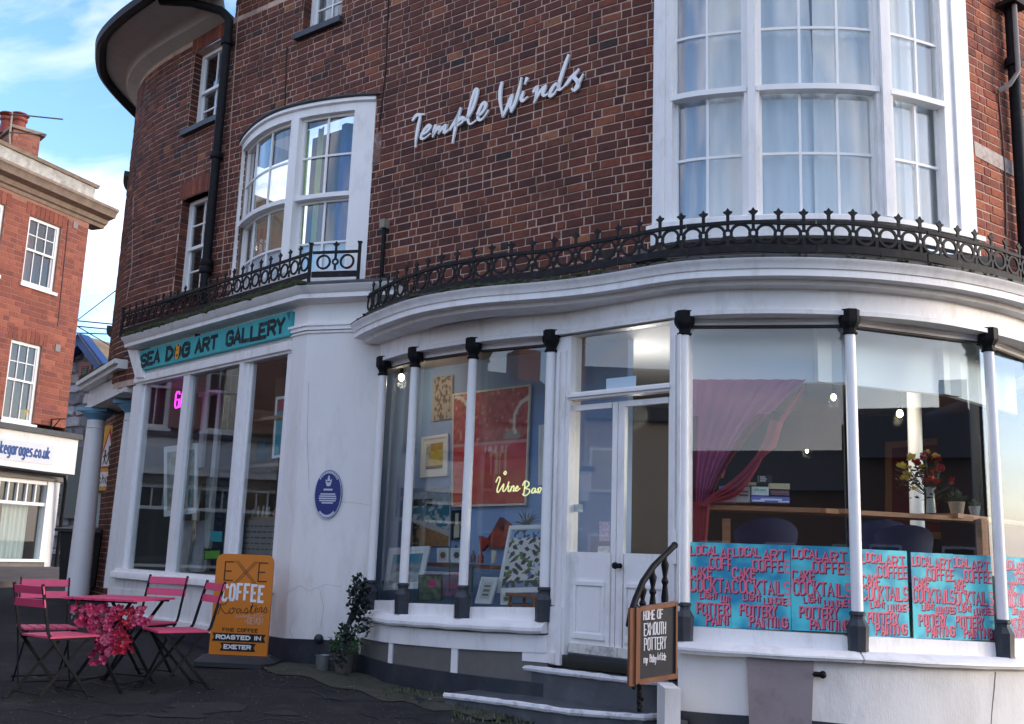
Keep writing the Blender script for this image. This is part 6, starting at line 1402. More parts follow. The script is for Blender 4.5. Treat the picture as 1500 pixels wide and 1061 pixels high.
# garland
random.seed(11); GL = empty('flower_garland', tp+Vector((0,-.3,.4)), 'garland of bright pink artificial blossom draped over the table front', 'flowers')
S = Surf([(tp.x-.5, tp.y-.30), (tp.x+.5, tp.y-.36)])
out_ = [(97,882),(150,888),(214,890),(212,918),(190,912),(190,955),(166,958),(150,976),(134,972),(136,940),(120,920),(100,905)]
from math import atan2
def inside(u, v, P):
    c = False; j = len(P)-1
    for i in range(len(P)):
        if (P[i][1] > v) != (P[j][1] > v) and u < (P[j][0]-P[i][0])*(v-P[i][1])/(P[j][1]-P[i][1])+P[i][0]: c = not c
        j = i
    return c
pt = MB(); lf = MB(); k = 0
while k < 330:
    u, v = random.uniform(95,226), random.uniform(880,980)
    if not inside(u, v, out_): continue
    k += 1; s, z = S.sz(u, v, .0); p = S.P(s, z, random.uniform(-.14,.05))
    if u < 118 and v < 905 and random.random() < .5 or random.random() < .06:
        d = Vector((random.uniform(-1,1),random.uniform(-1,1),random.uniform(-1,.4))).normalized()*.04; w_ = d.cross(Vector((1,1,0))).normalized()*.014; lf.add([p,p+d*.5+w_,p+d,p+d*.5-w_],[(0,1,2,3)], random.choice([(.02,.07,.03),(.05,.12,.08),(.25,.32,.28)])); continue
    c = random.choice([(.55,.03,.13),(.42,.02,.09),(.62,.09,.20),(.34,.012,.06),(.68,.16,.26)]) if not (168 < u < 192 and v > 890) else random.choice([(.42,.01,.04),(.5,.015,.05)])
    r = random.uniform(.018,.032)
    for q in range(6):
        a = 2*math.pi*q/6+random.random(); d = Vector((math.cos(a), random.uniform(-.9,.2), math.sin(a))).normalized()*r; w_ = d.cross(Vector((0,1,.2))).normalized()*r*.42; pt.add([p,p+d*.6+w_,p+d,p+d*.6-w_],[(0,1,2,3)], c)
am = mat('blossom_petal', (0,0,0), .6, attr=True)
ob('blossom', pt, am, GL, kind='stuff', smooth=0); ob('leaf', lf, am, GL, kind='stuff', smooth=0)
# small clutter by the wall
p = at_g(472,983); b = MB(); b.lathe(p, [(.055,0),(.062,.02),(.064,.06),(.066,.065),(.066,.12),(.072,.14),(.068,.14),(.06,.06),(.05,.02)], 18); tag(ob('metal_bucket', b, mat('galvanised', (.32,.34,.34), .4, metal=.7)), 'small galvanised metal bucket standing against the dark plinth', 'bucket')
p = at_g(503,985); PT = empty('potted_plant', p, 'plant pot with bright green leaves at the corner beside the metal bucket', 'plant')
b = MB(); b.lathe(p, [(.075,0),(.10,.16),(.105,.18),(.095,.18),(.09,.16)], 16); ob('pot', b, plain('dull_pot', (.10,.085,.075), .8), PT)
def leaves(c, R3, n, L, cols, w=.45):
    m = MB()
    for i in range(n):
        a, t = random.uniform(0,6.28), random.random()**.5; q = Vector((c[0]+math.cos(a)*R3[0]*t, c[1]+math.sin(a)*R3[1]*t, c[2]+random.uniform(-1,1)*R3[2]*math.sqrt(max(0,1-t*t*.8))))
        d = Vector((random.gauss(0,1),random.gauss(0,1),random.gauss(0,.8))).normalized()*L*random.uniform(.6,1.2); w_ = d.cross(Vector((random.gauss(0,1),random.gauss(0,1),1))).normalized()*L*w*.5
        m.add([q,q+d*.5+w_,q+d,q+d*.5-w_],[(0,1,2,3)], random.choice(cols))
    return m
ob('foliage', leaves(p+Vector((0,-.02,.25)), (.15,.12,.11), 240, .05, [(.05,.13,.03),(.08,.18,.04),(.03,.09,.02)]), am, PT, kind='stuff', smooth=0)
pc = at_y(527,880,9.45); CL = empty('climbing_plant', (pc.x,pc.y,ground(pc.x,pc.y)), 'dark bushy creeper on twisted stems in the corner by the white sill', 'plant')
b = MB(); g_ = ground(pc.x-.1, pc.y)
for k in range(5): b.tube([at_y(505+k,950,9.5), at_y(503+k*2,930-k*3,9.5), at_y(512+k*2,905,9.48), at_y(522+k,880,9.45), at_y(530+k*2,862,9.45)], [.014,.012,.012,.009,.005], 6)
ob('stem', b, plain('vine_stem', (.035,.035,.04), .8), CL)
for dx_, dz_, n__ in ((-.10,-.28,90),(-.14,-.5,60),(.05,-.22,70),(-.02,.16,60)): ob('foliage', leaves(pc+Vector((dx_,-.03,dz_)), (.06,.05,.09), n__, .045, [(.012,.022,.02),(.02,.035,.03),(.03,.05,.03)], .8), am, CL, kind='stuff', smooth=0)
ob('foliage', leaves(pc+Vector((0,0,.0)), (.10,.08,.19), 380, .045, [(.012,.022,.02),(.02,.035,.03),(.008,.014,.014)], .8), am, CL, kind='stuff', smooth=0)
p = at_y(439,1,9); 
# wall fitting on the plinth
s, z = RF.sz(466,936,.03); b = MB(); b.lathe(RF.P(s,z,.012), [(.04,0),(.045,.02),(.03,.04),(.01,.05)], 14, Matrix.Rotation(math.pi/2,3,'X')); ob('wall_fitting', b, M['navy'], GAL)
# fallen leaves, weeds and moss edge
random.seed(5)
def at_gs(u, v): p = at_g(u, v); return p
lv = MB()
for k in range(150):
    u = random.uniform(380, 760); v = 975+(u-380)*.16+abs(random.gauss(0,1))*14
    p = at_g(u, v); r = random.uniform(.006,.02); a = random.uniform(0,6.28); lv.add([p+Vector((math.cos(a+q)*r*(1 if q%2 else .6), math.sin(a+q)*r, .004+random.uniform(0,.008))) for q in (0,1.57,3.14,4.71)], [(0,1,2,3)], random.choice([(.10,.06,.04),(.16,.12,.08),(.06,.045,.03),(.20,.17,.14)]))
for k in range(40):
    p = at_g(random.uniform(20,640), random.uniform(1000,1058)); r = random.uniform(.005,.016); a = random.uniform(0,6.28); lv.add([p+Vector((math.cos(a+q)*r, math.sin(a+q)*r*.6, .005)) for q in (0,1.57,3.14,4.71)], [(0,1,2,3)], random.choice([(.2,.18,.15),(.12,.10,.07),(.3,.3,.3)]))
tag(ob('fallen_leaves', lv, am, kind='stuff', smooth=0))
wdm = MB()
for k in range(700):
    u = random.uniform(660, 900) if random.random() < .75 else random.uniform(560,660); v = 1030+(u-660)*.13+random.uniform(0,26) if u > 660 else 1010+random.uniform(0,12)
    p = at_g(u, v); h = random.uniform(.015,.06); a = random.uniform(0,6.28); d = Vector((math.cos(a)*.5, math.sin(a)*.5, 1)).normalized()*h; w_ = Vector((math.sin(a),-math.cos(a),0))*random.uniform(.003,.009)
    wdm.add([p-w_, p+w_, p+d], [(0,1,2)], random.choice([(.05,.09,.02),(.03,.06,.015),(.08,.11,.03),(.05,.04,.02)]))
tag(ob('weeds', wdm, am, kind='stuff', smooth=0))
ms = MB(); rows = []
for k in range(24):
    u = 396+k*15; v0 = 972+(u-414)*.187; rows.append((at_g(u, v0-6), at_g(u-(10 if k < 3 else 0), v0+12+8*math.sin(k*1.3)*.4+min(14,k*1.2))))
vs = []
for a, b in rows: 
    for t in (0,.5,1): p = a.lerp(b, t); vs.append((p.x, p.y, ground(p.x,p.y)+.006))
ms.add(vs, [(3*i+j,3*i+3+j,3*i+4+j,3*i+1+j) for i in range(len(rows)-1) for j in range(2)])
ob('mossy_edge', ms, mat('mossy_concrete', (.042,.045,.028), .95, vary=.5, scale=6, dirt=(.05,.05,.045), dscale=3, damt=.8, bump=.6), kind='structure', fix=False)
# ================================================= portico, sign pole, bin at the far left
cl = at_y(106,868,15.1); PO = empty('white_portico', (cl.x, cl.y, cl.z), 'mossy flat porch on white round columns with pale blue capitals left of the gallery', 'porch')

def pcol(px0, px1, r0, r1, y):
    b0 = at_y(*px0, y); b1 = at_y(*px1, y); x, yy = b0.x, b0.y; H = b1.z-b0.z
    m = MB(); m.lathe((x,yy,b0.z-.1), [(r0,0),(r0,.1)]+[(r0+(r1-r0)*t, .1+H*t) for t in (.25,.5,.75,.95)]+[(r1+.015,.1+H*.953),(r1,.1+H*.96),(r1,.1+H)], 24); c = ob('column', m, M['sash'], PO)
    m = MB(); m.lathe((x,yy,b0.z+H), [(r1,0),(r1+.02,.03),(r1+.07,.07),(r1+.09,.09),(r1+.09,.12)], 24); m.abox((x,yy,b0.z+H+.14), (r1+.09)*2.1,(r1+.09)*2.1,.05); ob('capital', m, mat('pale_blue_paint', (.16,.36,.52), .6), c)
    return x, yy, b0.z+H+.165
x_, y_, ztp = pcol((113,868),(138,616),.165,.125,15.1)
x2_, y2_, _z = pcol((170,850),(188,606),.15,.115,14.0)
PS = Surf([(x_-.1,y_+.1),(-4.95,13.23)]); f = MB(); zb0_ = ztp
for (o0, o1, z0, z1) in ((-.5,.10,zb0_,zb0_+.06),(-.5,.07,zb0_+.06,zb0_+.30),(-.5,.20,zb0_+.30,zb0_+.36),(-.5,.25,zb0_+.36,zb0_+.42)): 
    f.box(PS, -.1-o1*.5, PS.L, z0, z1, o0, o1)
ob('entablature', f, M['render'], PO)
f = MB(); moss(f, PS, -.2, PS.L-.1, .15, zb0_+.43, 260, .05); moss(f, PS, -.1, PS.L-.1, .0, zb0_+.47, 120, .07); ob('moss', f, M['moss'], PO, kind='stuff')
f = MB(); f.box(PS, -.2, PS.L-.1, zb0_+.42, zb0_+.45, -.5, .2); ob('roof_lead', f, M['lead'], PO)
# school warning sign
SP = Surf([(-6.3,14.2),(-5.2,13.1)])
y0 = 13.9; pA = at_y(148,722,y0); 
sw = Surf([(at_y(134,700,16.0).x,16.0),(at_y(160,700,15.6).x,15.6)])
SCH = empty('school_sign', (sw.p[1].x, 15.7, ground(sw.p[1].x,15.7)), 'yellow backed school children warning sign on a grey pole behind the white column', 'sign')
c4 = [sw.sz(*q) for q in ((140,626),(170,622),(168,718),(137,722))]
xl, xr = c4[3][0]-.02, c4[2][0]+.0; zt_s, zb_s = c4[1][1], c4[2][1]
m = MB(); m.poly(sw, [(xl,zb_s),(xr,zb_s),(xr,zt_s),(xl,zt_s)], -.01, 0); ob('board', m, mat('yellow_board', (.70,.38,.02), .5), SCH, smooth=0)
W_ = xr-xl; cx_ = (xl+xr)/2-.0; hz = zt_s-zb_s
tri = lambda k, dz=0: [(cx_-W_*.46*k, zb_s+hz*.34+ (1-k)*.10+dz), (cx_+W_*.46*k, zb_s+hz*.34+(1-k)*.10+dz), (cx_, zt_s-.05-(1-k)*.28+dz)]
m = MB(); m.poly(sw, tri(1), 0, .004); ob('red_triangle', m, plain('sign_red', (.5,.015,.02), .5), SCH, smooth=0)
m = MB(); m.poly(sw, tri(.72,.0), .004, .007); m.poly(sw, [(xl+.04,zb_s+.06),(xr-.04,zb_s+.06),(xr-.04,zb_s+hz*.28),(xl+.04,zb_s+hz*.28)], .0, .006); ob('white_field', m, plain('sign_white', (.75,.75,.75)), SCH, smooth=0)
m = MB(); zf = zb_s+hz*.40
for (dx, k) in ((.06,1.0),(-.07,.8)):
    X = cx_+dx; hh = hz*.26*k
    m.ribbon(sw, [(X-.05*k,zf),(X,zf+hh*.42),(X+.05*k,zf+hh*.05)], .028*k, .007, .01); m.ribbon(sw, [(X,zf+hh*.38),(X+.005,zf+hh*.8)], .05*k, .007, .01); m.ribbon(sw, [(X-.07*k,zf+hh*.5),(X,zf+hh*.76),(X+.07*k,zf+hh*.52)], .02*k, .007, .01)
    m.poly(sw, [(X+.032*k*math.cos(a), zf+hh*.95+.034*k*math.sin(a)) for a in [i*.785 for i in range(8)]], .007, .01)
ob('children_symbol', m, plain('sign_black', (.01,.01,.01)), SCH, smooth=0)
text_ob(sw, 'School', xl+.05, xr-.06, zb_s+.11, hz*.13, .016, .006, .009, M['sign_black'], SCH, gap=.3)
m = MB(); q = sw.P((xl+xr)/2+.05, 0, -.06); m.tube([(q.x,q.y,ground(q.x,q.y)),(q.x,q.y,zt_s+.10)], .045, 12); m.lathe((q.x,q.y,zt_s+.08), [(.055,0),(.055,.08),(.03,.1)], 12); ob('pole', m, plain('grey_pole', (.07,.07,.075), .6), SCH)
# green-grey panel and wheelie bin
m = MB(); q = [at_y(128,724,15.9), at_y(148,722,15.9), at_y(142,800,15.9), at_y(121,800,15.9)]; m.add(q+[v+Vector((.03,.06,0)) for v in q], [(0,1,2,3),(7,6,5,4),(0,4,5,1),(1,5,6,2),(2,6,7,3),(3,7,4,0)]); tag(ob('notice_panel', m, plain('pale_green_panel', (.38,.50,.48), .5)), 'pale green glass notice panel behind the white porch column', 'notice')
bz = at_g(92,866); y = 15.6; b0 = at_y(80,870,y); b1 = at_y(110,870,y); bt = at_y(80,772,y).z; gz = ground(b0.x, y)
BI = empty('wheelie_bin', (b0.x,y,gz), 'black wheelie bin standing behind the left porch column', 'bin')
m = MB(); w2 = .62; x0 = b0.x; m.hexa([(x0+.05,y,gz+.1),(x0+w2-.05,y,gz+.1),(x0+w2-.05,y+.5,gz+.1),(x0+.05,y+.5,gz+.1),(x0,y-.05,bt-.06),(x0+w2,y-.05,bt-.06),(x0+w2,y+.6,bt-.06),(x0,y+.6,bt-.06)]); ob('body', m, plain('black_plastic', (.008,.008,.010), .45), BI)
m = MB(); m.hexa([(x0-.06,y-.12,bt-.06),(x0+w2+.02,y-.12,bt-.06),(x0+w2+.02,y+.65,bt-.06),(x0-.06,y+.65,bt-.06),(x0-.06,y-.12,bt-.02),(x0+w2,y-.1,bt-.02),(x0+w2,y+.6,bt+.05),(x0,y+.6,bt+.05)]); ob('lid', m, M['black_plastic'], BI)
for dx in (.08, w2-.08): m = MB(); m.lathe((x0+dx,y+.5,gz+.11), [(.11,-.03),(.11,.03)], 16, Matrix.Rotation(math.pi/2,3,'Y')); ob('wheel', m, M['black_plastic'], BI)
# ================================================= red brick building with the garage shop
cr = at_y(80,760,20.0); dr = Vector((.375,.927)).normalized(); p1 = Vector((cr.x, 20.0)); p0 = p1-dr*15
LS = Surf([(p0.x,p0.y),(p1.x,p1.y)]); L0 = LS.L
LBd = empty('red_building', (p1.x-2, 18, ground(p1.x-2,18)), 'bright red brick corner building with white windows above a white garage shopfront', 'building')
l_ = lambda u, v, o=0: LS.sz(u, v, o)
zs_t = l_(60,622)[1]; zcor = l_(134,329)[1]; ztop_ = l_(140,292,.1)[1]
W1 = (l_(32,400)[0], l_(95,400)[0]-.0, l_(32,414)[1], l_(45,314)[1]); 
W1 = (l_(37,370)[0], l_(86,370)[0], l_(31,414)[1], l_(44,315)[1]); W2 = (l_(9,560)[0], l_(56,560)[0], l_(2,615)[1], l_(20,497)[1]); 
wd_ = W1[1]-W1[0]; gap_ = l_(37,370)[0]-l_(8,370)[0]; print('left windows', wd_, gap_, W1, W2, 'corner z', zcor, LS.L)
LH = []
for k in range(5):
    off = -k*(wd_+gap_+.12); LH += [(W1[0]+off,W1[1]+off,W1[2],W1[3])]
for k in range(5):
    off = -k*(wd_+gap_+.12); LH += [(W2[0]+off,W2[1]+off,W2[2],W2[3])]
LHc = [h for h in LH if h[0] > .2]
m = MB(); wall_with_holes(LS, 0, L0, zs_t, zcor, LHc, 0, m, .12); m.box(LS, 0, L0, zs_t, zcor, -6, -.6)
rr = Surf([(p1.x,p1.y),(p1.x-5.5,p1.y+2.2)]); quad(m, LS.P(L0,R(-1)), rr.P(rr.L,R(-1)), rr.P(rr.L,zcor), LS.P(L0,zcor)); ob('wall', m, M['mortar2'], LBd, fix=False, smooth=0)
PL2 = [(.24,.070,.045),(.21,.060,.040),(.27,.082,.050),(.19,.055,.042)]
bl_ = lay_bricks(LS, 0, L0-.005, zs_t, zcor, [(h[0]-.01,h[1]+.01,h[2]-.01,h[3]+.01) for h in LHc], course=.105, strt=.30, hd=.145, j=.013, umin=-120)
make_bricks(LS, bl_, LBd, M['brick2'], 0, 'brick', PL2, [3,3,2,2])
for h in LHc: 
    sash(h, LS, o=-.05, cols=3, rows=(1,2), sill=False, parent=LBd, mr=h[2]+(h[3]-h[2])*.52, fw=.06, gm='glass')
    q = MB(); q.box(LS, h[0]-.05, h[1]+.05, h[2]-.06, h[2], 0, .05); ob('window_sill', q, M['sash'], LBd)
    q = MB(); n = 9
    for i in range(n): w3 = (h[1]-h[0]+.2)/n; a = h[0]-.1+i*w3; q.box(LS, a+.005, a+w3-.005, h[3]+.01, h[3]+.24, 0, .010, random.choice(PL2))
    ob('window_arch', q, M['brick2'], LBd, smooth=0)
q = MB(); a_, z_a = l_(30,617,-.2); q.lathe(LS.P(a_+.1, W2[2]+.05, -.2), [(.10,0),(.14,.22)], 10); tag(ob('yellow_pot', q, plain('yellow_glaze', (.6,.42,.08), .5)), 'yellow plant pot standing inside the lower window of the red building', 'pot')
cst = mat('weathered_cornice', (.27,.20,.155), .85, vary=.25, scale=6, dirt=(.1,.08,.07), dscale=5, damt=.5)
q = MB(); q.prof(LS, -.2, L0+.38, [(-.3,zcor),(.02,zcor),(.05,zcor+.06),(.10,zcor+.08),(.14,zcor+.16),(.30,zcor+.20),(.34,zcor+.30),(.38,zcor+.33),(.38,zcor+.38),(-.3,zcor+.40)]); ob('cornice', q, cst, LBd)
q = MB(); q.box(LS, -.2, L0, zcor+.40, zcor+.75, -.3, .06); ob('parapet', q, mat('stained_parapet', (.42,.41,.37), .8, vary=.35, scale=7, dirt=(.15,.14,.12), dscale=4, damt=.7), LBd); q = MB(); q.prof(LS, -.2, L0+.05, [(-.3,zcor+.75),(.10,zcor+.75),(.13,zcor+.81),(-.3,zcor+.83)]); ob('coping', q, cst, LBd)
q = MB(); q.ribbon(LS, [l_(100,322), l_(84,478)], .02, 0, .02); ob('cable', q, plain('brown_cable', (.08,.04,.035)), LBd)
for u, v in ((110,330),(84,510)): q = MB(); a_, z_a = l_(u,v); q.box(LS, a_-.06, a_+.06, z_a-.07, z_a+.07, 0, .02); ob('air_vent', q, plain('grey_vent', (.22,.20,.18)), LBd)
q = MB(); a_, z_a = l_(72,640,.0); q.tube([LS.P(a_,z_a,.02),LS.P(a_,z_a+.34,.02),LS.P(a_,z_a+.34,.35)], .012, 6); q.tube([LS.P(a_,z_a+.12,.02),LS.P(a_,z_a+.33,.22)], .01, 6); ob('sign_bracket', q, M['black'], LBd)
# garage shopfront
zb_1, zb_0 = l_(60,636,.25)[1], l_(60,690,.25)[1]; zfl = ground(p1.x,p1.y)-.1
q = MB(); q.box(LS, 0, L0+.12, zb_0, zb_1, -.1, .25); ob('shop_fascia', q, M['render'], LBd)
q = MB(); q.box(LS, -.1, L0+.16, zb_1, zb_1+.10, -.1, .32); ob('lead_roof', q, M['lead'], LBd)
q = MB(); q.box(LS, 0, L0+.1, zb_0-.16, zb_0, -.1, .1); ob('lintel', q, plain('brown_grey_paint', (.16,.145,.13)), LBd)
wr = l_(63,760,.0)[0]; q = MB(); q.box(LS, wr+.12, L0, zfl, zb_0-.16, -.2, .04); ob('pier', q, mat('lime_white', (.72,.71,.68), .85, vary=.05), LBd)
zw0 = l_(30,819)[1]; zw1 = l_(30,702)[1]
q = MB(); q.box(LS, 0, wr+.12, zfl, zw0-.05, -.2, .02); ob('stallriser', q, plain('grey_stone_plinth', (.20,.19,.18), .9, vary=.2), LBd)
q = MB(); q.box(LS, 0, wr+.12, zw0-.05, zw0, -.2, .1); ob('window_sill', q, M['sash'], LBd)
f = MB(); f.box(LS, wr-.02, wr+.12, zw0, zb_0-.16, -.1, .05); f.box(LS, 0, wr, zb_0-.24, zb_0-.16, -.1, .02); zmid = l_(30,737)[1]; f.box(LS, 0, wr, zmid-.03, zmid+.03, -.1, .02)
for k in range(40):
    x = wr-.25-k*.21
    if x > 0: f.box(LS, x-.015, x+.015, zmid, zb_0-.24, -.06, .0)
for k in range(6): x = wr-2.2*k-2.1; f.box(LS, x-.06, x+.06, zw0, zb_0-.2, -.1, .02)
ob('shop_window', f, M['sash'], LBd); q = MB(); q.box(LS, 0, wr, zw0, zb_0-.2, -.05, -.045); ob('pane', q, M['glass'], LBd)
q = MB(); q.box(LS, 0, wr, zfl, zb_0, -1.6, -1.55); q.box(LS, 0, wr, zw0-.06, zw0-.01, -1.55, -.1); ob('interior', q, plain('shop_dark', (.05,.05,.055)), LBd)
drape(LS, [(wr-.75,wr-.15,(.45,.50,.47),0)], zw0, zmid, -.25, 'blind', LBd, mat('blind_cloth', (0,0,0), .9, attr=True), .02, 60)
GSg = empty('garage_sign', LS.P(l_(60,660,.26)[0]-.3, (zb_0+zb_1)/2, .26), 'white shop sign with blue lettering kegarages.co.uk across the street', 'sign')
sr = l_(79,662,.26)[0]; zt0 = l_(40,650,.26)[1]; zt1 = l_(40,675,.26)[1]
q = MB(); q.box(LS, 0.5, sr, zt1-.03, zt0+.03, .25, .262); ob('board', q, plain('sign_board_white', (.62,.64,.68)), GSg)
sR = l_(74,662,.27)[0]; sL = l_(0,662,.27)[0]; 
text_ob(LS, 'kegarages.co.uk', sL+.01, sR, l_(40,668,.27)[1], .20, .034, .262, .268, plain('sign_blue', (.02,.07,.25)), GSg, gap=.3)
pr_ = pipe('downpipe', [LS.P(l_(0,684,.3)[0]-1, zb_0-.0, .29), LS.P(l_(95,700,.3)[0], zb_0-.05, .29), LS.P(l_(100,705,.3)[0], zb_0-.2, .24), LS.P(l_(99,770,.3)[0]-.0, zfl, .12)], .035, None, LBd)
# chimney with pots and aerial
yc = 21.5; c0, c1, c2 = at_y(25,200,yc), at_y(56,205,yc-.6), at_y(-30,200,yc)
CHM = empty('brick_chimney', (c1.x,yc,zcor+.5), 'brick chimney stack with two red pots on the red building', 'chimney')
m = MB(); xa, xb = at_y(24,240,yc).x, at_y(51,240,yc).x; zt_c = at_y(40,197,yc).z; m.hexa([(xa-1.2,yc+1.0,zcor),(xa,yc-.3,zcor),(xb,yc+.1,zcor),(xa-.8,yc+1.5,zcor),(xa-1.2,yc+1.0,zt_c),(xa,yc-.3,zt_c),(xb,yc+.1,zt_c),(xa-.8,yc+1.5,zt_c)]); ob('stack', m, M['mortar2'], CHM, smooth=0)
for S_ in (Surf([(xa,yc-.3),(xb,yc+.1)]), Surf([(xa-1.2,yc+1.0),(xa,yc-.3)])):
    bl_ = lay_bricks(S_, 0, S_.L, zt_c-1.1, zt_c, [], course=.085, strt=.22, umin=-120); make_bricks(S_, bl_, CHM, M['brick2'], 0, 'brick', [(.24,.085,.06),(.28,.10,.07),(.2,.07,.05)], [1,1,1])
m = MB(); m.hexa([(xa-1.3,yc+1.0,zt_c),(xa,yc-.4,zt_c),(xb+.12,yc+.1,zt_c),(xa-.8,yc+1.6,zt_c),(xa-1.3,yc+1.0,zt_c+.07),(xa,yc-.4,zt_c+.07),(xb+.12,yc+.1,zt_c+.07),(xa-.8,yc+1.6,zt_c+.07)]); ob('cap', m, cst, CHM)
pm = mat('terracotta_red', (.22,.035,.02), .6)
for u in (9, 26): p = at_y(u,196,yc+.2); m = MB(); m.lathe((p.x,p.y,zt_c+.05), [(.16,0),(.14,.30),(.17,.34),(.17,.40),(.14,.41)], 16); m.lathe((p.x,p.y,zt_c+.52), [(.05,-.1),(.20,0),(.18,.03),(.04,.05)], 16); ob('chimney_pot', m, pm, CHM)
AE = empty('tv_aerial', at_y(17,230,yc-.5), 'thin television aerial with two long booms strapped to the chimney', 'aerial'); m = MB(); m.tube([at_y(16,237,yc-.6),at_y(14,200,yc-.6),at_y(18,165,yc-.6)], .02, 6); ob('mast', m, plain('rusty_white', (.35,.28,.2)), AE)
for a, b in (((14,167),(92,175)),((14,194),(68,198))): m = MB(); m.tube([at_y(*a,yc-.6), at_y(*b,yc-1.0)], .016, 6); ob('boom', m, plain('aerial_grey', (.12,.12,.12)), AE)
# ================================================= stone house with blue bargeboards
yh = 27.0; SH = Surf([(at_y(60,600,yh).x, yh), (at_y(215,600,yh).x, yh-1.2)]); h_ = lambda u, v, o=0: SH.sz(u, v, o)
ST = empty('stone_house', SH.P(1.5, ground(-11,27)), 'grey rubble stone gabled house with blue bargeboards far behind the porch', 'house')
ap = h_(128,500); le = h_(92,556); ri = h_(157,537)
sl0 = (ap[1]-ri[1])/(ri[0]-ap[0]); wl = 2*ap[0]-ri[0]-.5
gab = [(0,R(-1.2)),(SH.L,R(-1.2)),(SH.L,ri[1]-.4),(ri[0],ri[1]),(ap[0],ap[1]),(wl,ap[1]-sl0*(ap[0]-wl)),(0,ap[1]-sl0*(ap[0]-wl)-1)]
m = MB(); m.poly(SH, gab, -.3, 0); ob('wall', m, plain('stone_mortar', (.20,.20,.21), .95), ST, smooth=0)
random.seed(21); z = R(-1.0); SP_ = [(.30,.31,.34),(.38,.39,.42),(.22,.23,.26),(.44,.44,.46),(.17,.18,.20),(.34,.31,.29)]; cnt = 0
sml = h_(88,600)[0]; smr = h_(166,600)[0]
pool = []
while z < ap[1]:
    hh = random.uniform(.18,.34); x = sml-random.uniform(0,.3)
    while x < smr:
        w_ = random.uniform(.22,.55); y1 = ap[1]-sl0*abs(x+w_/2-ap[0])
        zt2 = min(z+hh, y1-.12)
        if zt2-z > .1 and not (h_(122,700)[0]-.5 < x and z < h_(115,660)[1] and x < h_(124,700)[0]):
            q = [(x+.02,z+.03),(x+w_*.5,z+random.uniform(.0,.03)),(x+w_-.02,z+.03),(x+w_-.01,z+hh*.5),(x+w_-.04,zt2-.02),(x+w_*.5,zt2),(x+.04,zt2-.03),(x+.0,z+hh*.5)]
            q = [(a+random.uniform(-.03,.03), b+random.uniform(-.025,.025)) for a, b in q]
            cx0, cz0 = x+w_/2, z+hh/2; m = MB(); c = random.choice(SP_); q2 = [(a*.82+cx0*.18, b*.82+cz0*.18) for a, b in q]; n = 8
            m.add([SH.P(a,b,0) for a, b in q]+[SH.P(a,b,.06) for a, b in q2], [tuple(range(n,2*n))]+[(i,(i+1)%n,n+(i+1)%n,n+i) for i in range(n)], c); 
            if cnt < 280: ob('stone', m, M['stone'], ST, smooth=0)
            cnt += 1
        x += w_+.02
    z += hh+.01
print('stones', cnt)
bb = plain('blue_bargeboard', (.012,.055,.20), .5)
for sg, en in ((1, (ri[0]+.25, ri[1]-sl0*.25)), (-1, (wl-.2, ap[1]-sl0*(ap[0]-wl+.2)))):
    m = MB(); m.ribbon(SH, [(ap[0],ap[1]), en], .26, .0, .32); ob('bargeboard', m, bb, ST, smooth=0)
m = MB(); m.add([SH.P(ap[0],ap[1]+.12,.35),SH.P(ri[0]+.35,ri[1]-.25,.35),SH.P(ri[0]+.35,ri[1]-.25,-7),SH.P(ap[0],ap[1]+.12,-7)], [(0,1,2,3)]); m.add([SH.P(ap[0],ap[1]+.12,.35),SH.P(wl-.35,ap[1]-sl0*(ap[0]-wl+.35)+.1,.35),SH.P(wl-.35,ap[1]-sl0*(ap[0]-wl+.35)+.1,-7),SH.P(ap[0],ap[1]+.12,-7)], [(0,1,2,3)]); ob('roof', m, mat('lichen_tiles', (.22,.17,.11), .9, vary=.3, scale=4), ST)
q = MB(); a_, z_a = h_(119,553,.07); b_, z_b = h_(131,537,.07); q.box(SH, a_, b_, z_a, z_b, .0, .075); v_ = ob('gable_vent', q, plain('dark_opening', (.05,.035,.03)), ST)
q = MB(); 
for k in range(5): zz_ = z_a+(z_b-z_a)*(k+.5)/5; q.box(SH, a_+.03, b_-.03, zz_-.015, zz_+.015, .075, .10)
ob('louvre', q, plain('louvre_grey', (.16,.14,.13)), v_); q = MB(); q.box(SH, a_-.1, b_+.1, z_b, z_b+.12, .0, .10); q.box(SH, a_-.1, a_, z_a, z_b, .0, .09); q.box(SH, b_, b_+.1, z_a, z_b, .0, .09); ob('brick_surround', q, plain('surround_brick', (.26,.09,.07)), v_)
q = MB(); a_, z_t = h_(98,655,.1); b_, z_b = h_(124,760,.1); q.box(SH, a_, b_+.3, z_b, z_t, .0, .12); ob('gate', q, plain('grey_green_gate', (.10,.11,.10)), ST)
# wires
for i, (a, b) in enumerate((((115,468),(172,424)),((112,470),(175,476)),((112,478),(175,484)),((112,488),(172,490)),((113,478),(150,500)))):
    p, q = at_y(*a, 24), at_y(*b, 22+i); d = q-p; m = MB(); m.tube([p-d*.6, p, q, q+d*.8], .014, 4); tag(ob('overhead_wire', m, M['black']), ['steep','uppermost level','second level','third level','lowest sagging'][i]+' thin overhead wire crossing the strip of sky between the buildings', 'wire', 'overhead wires in the sky gap')
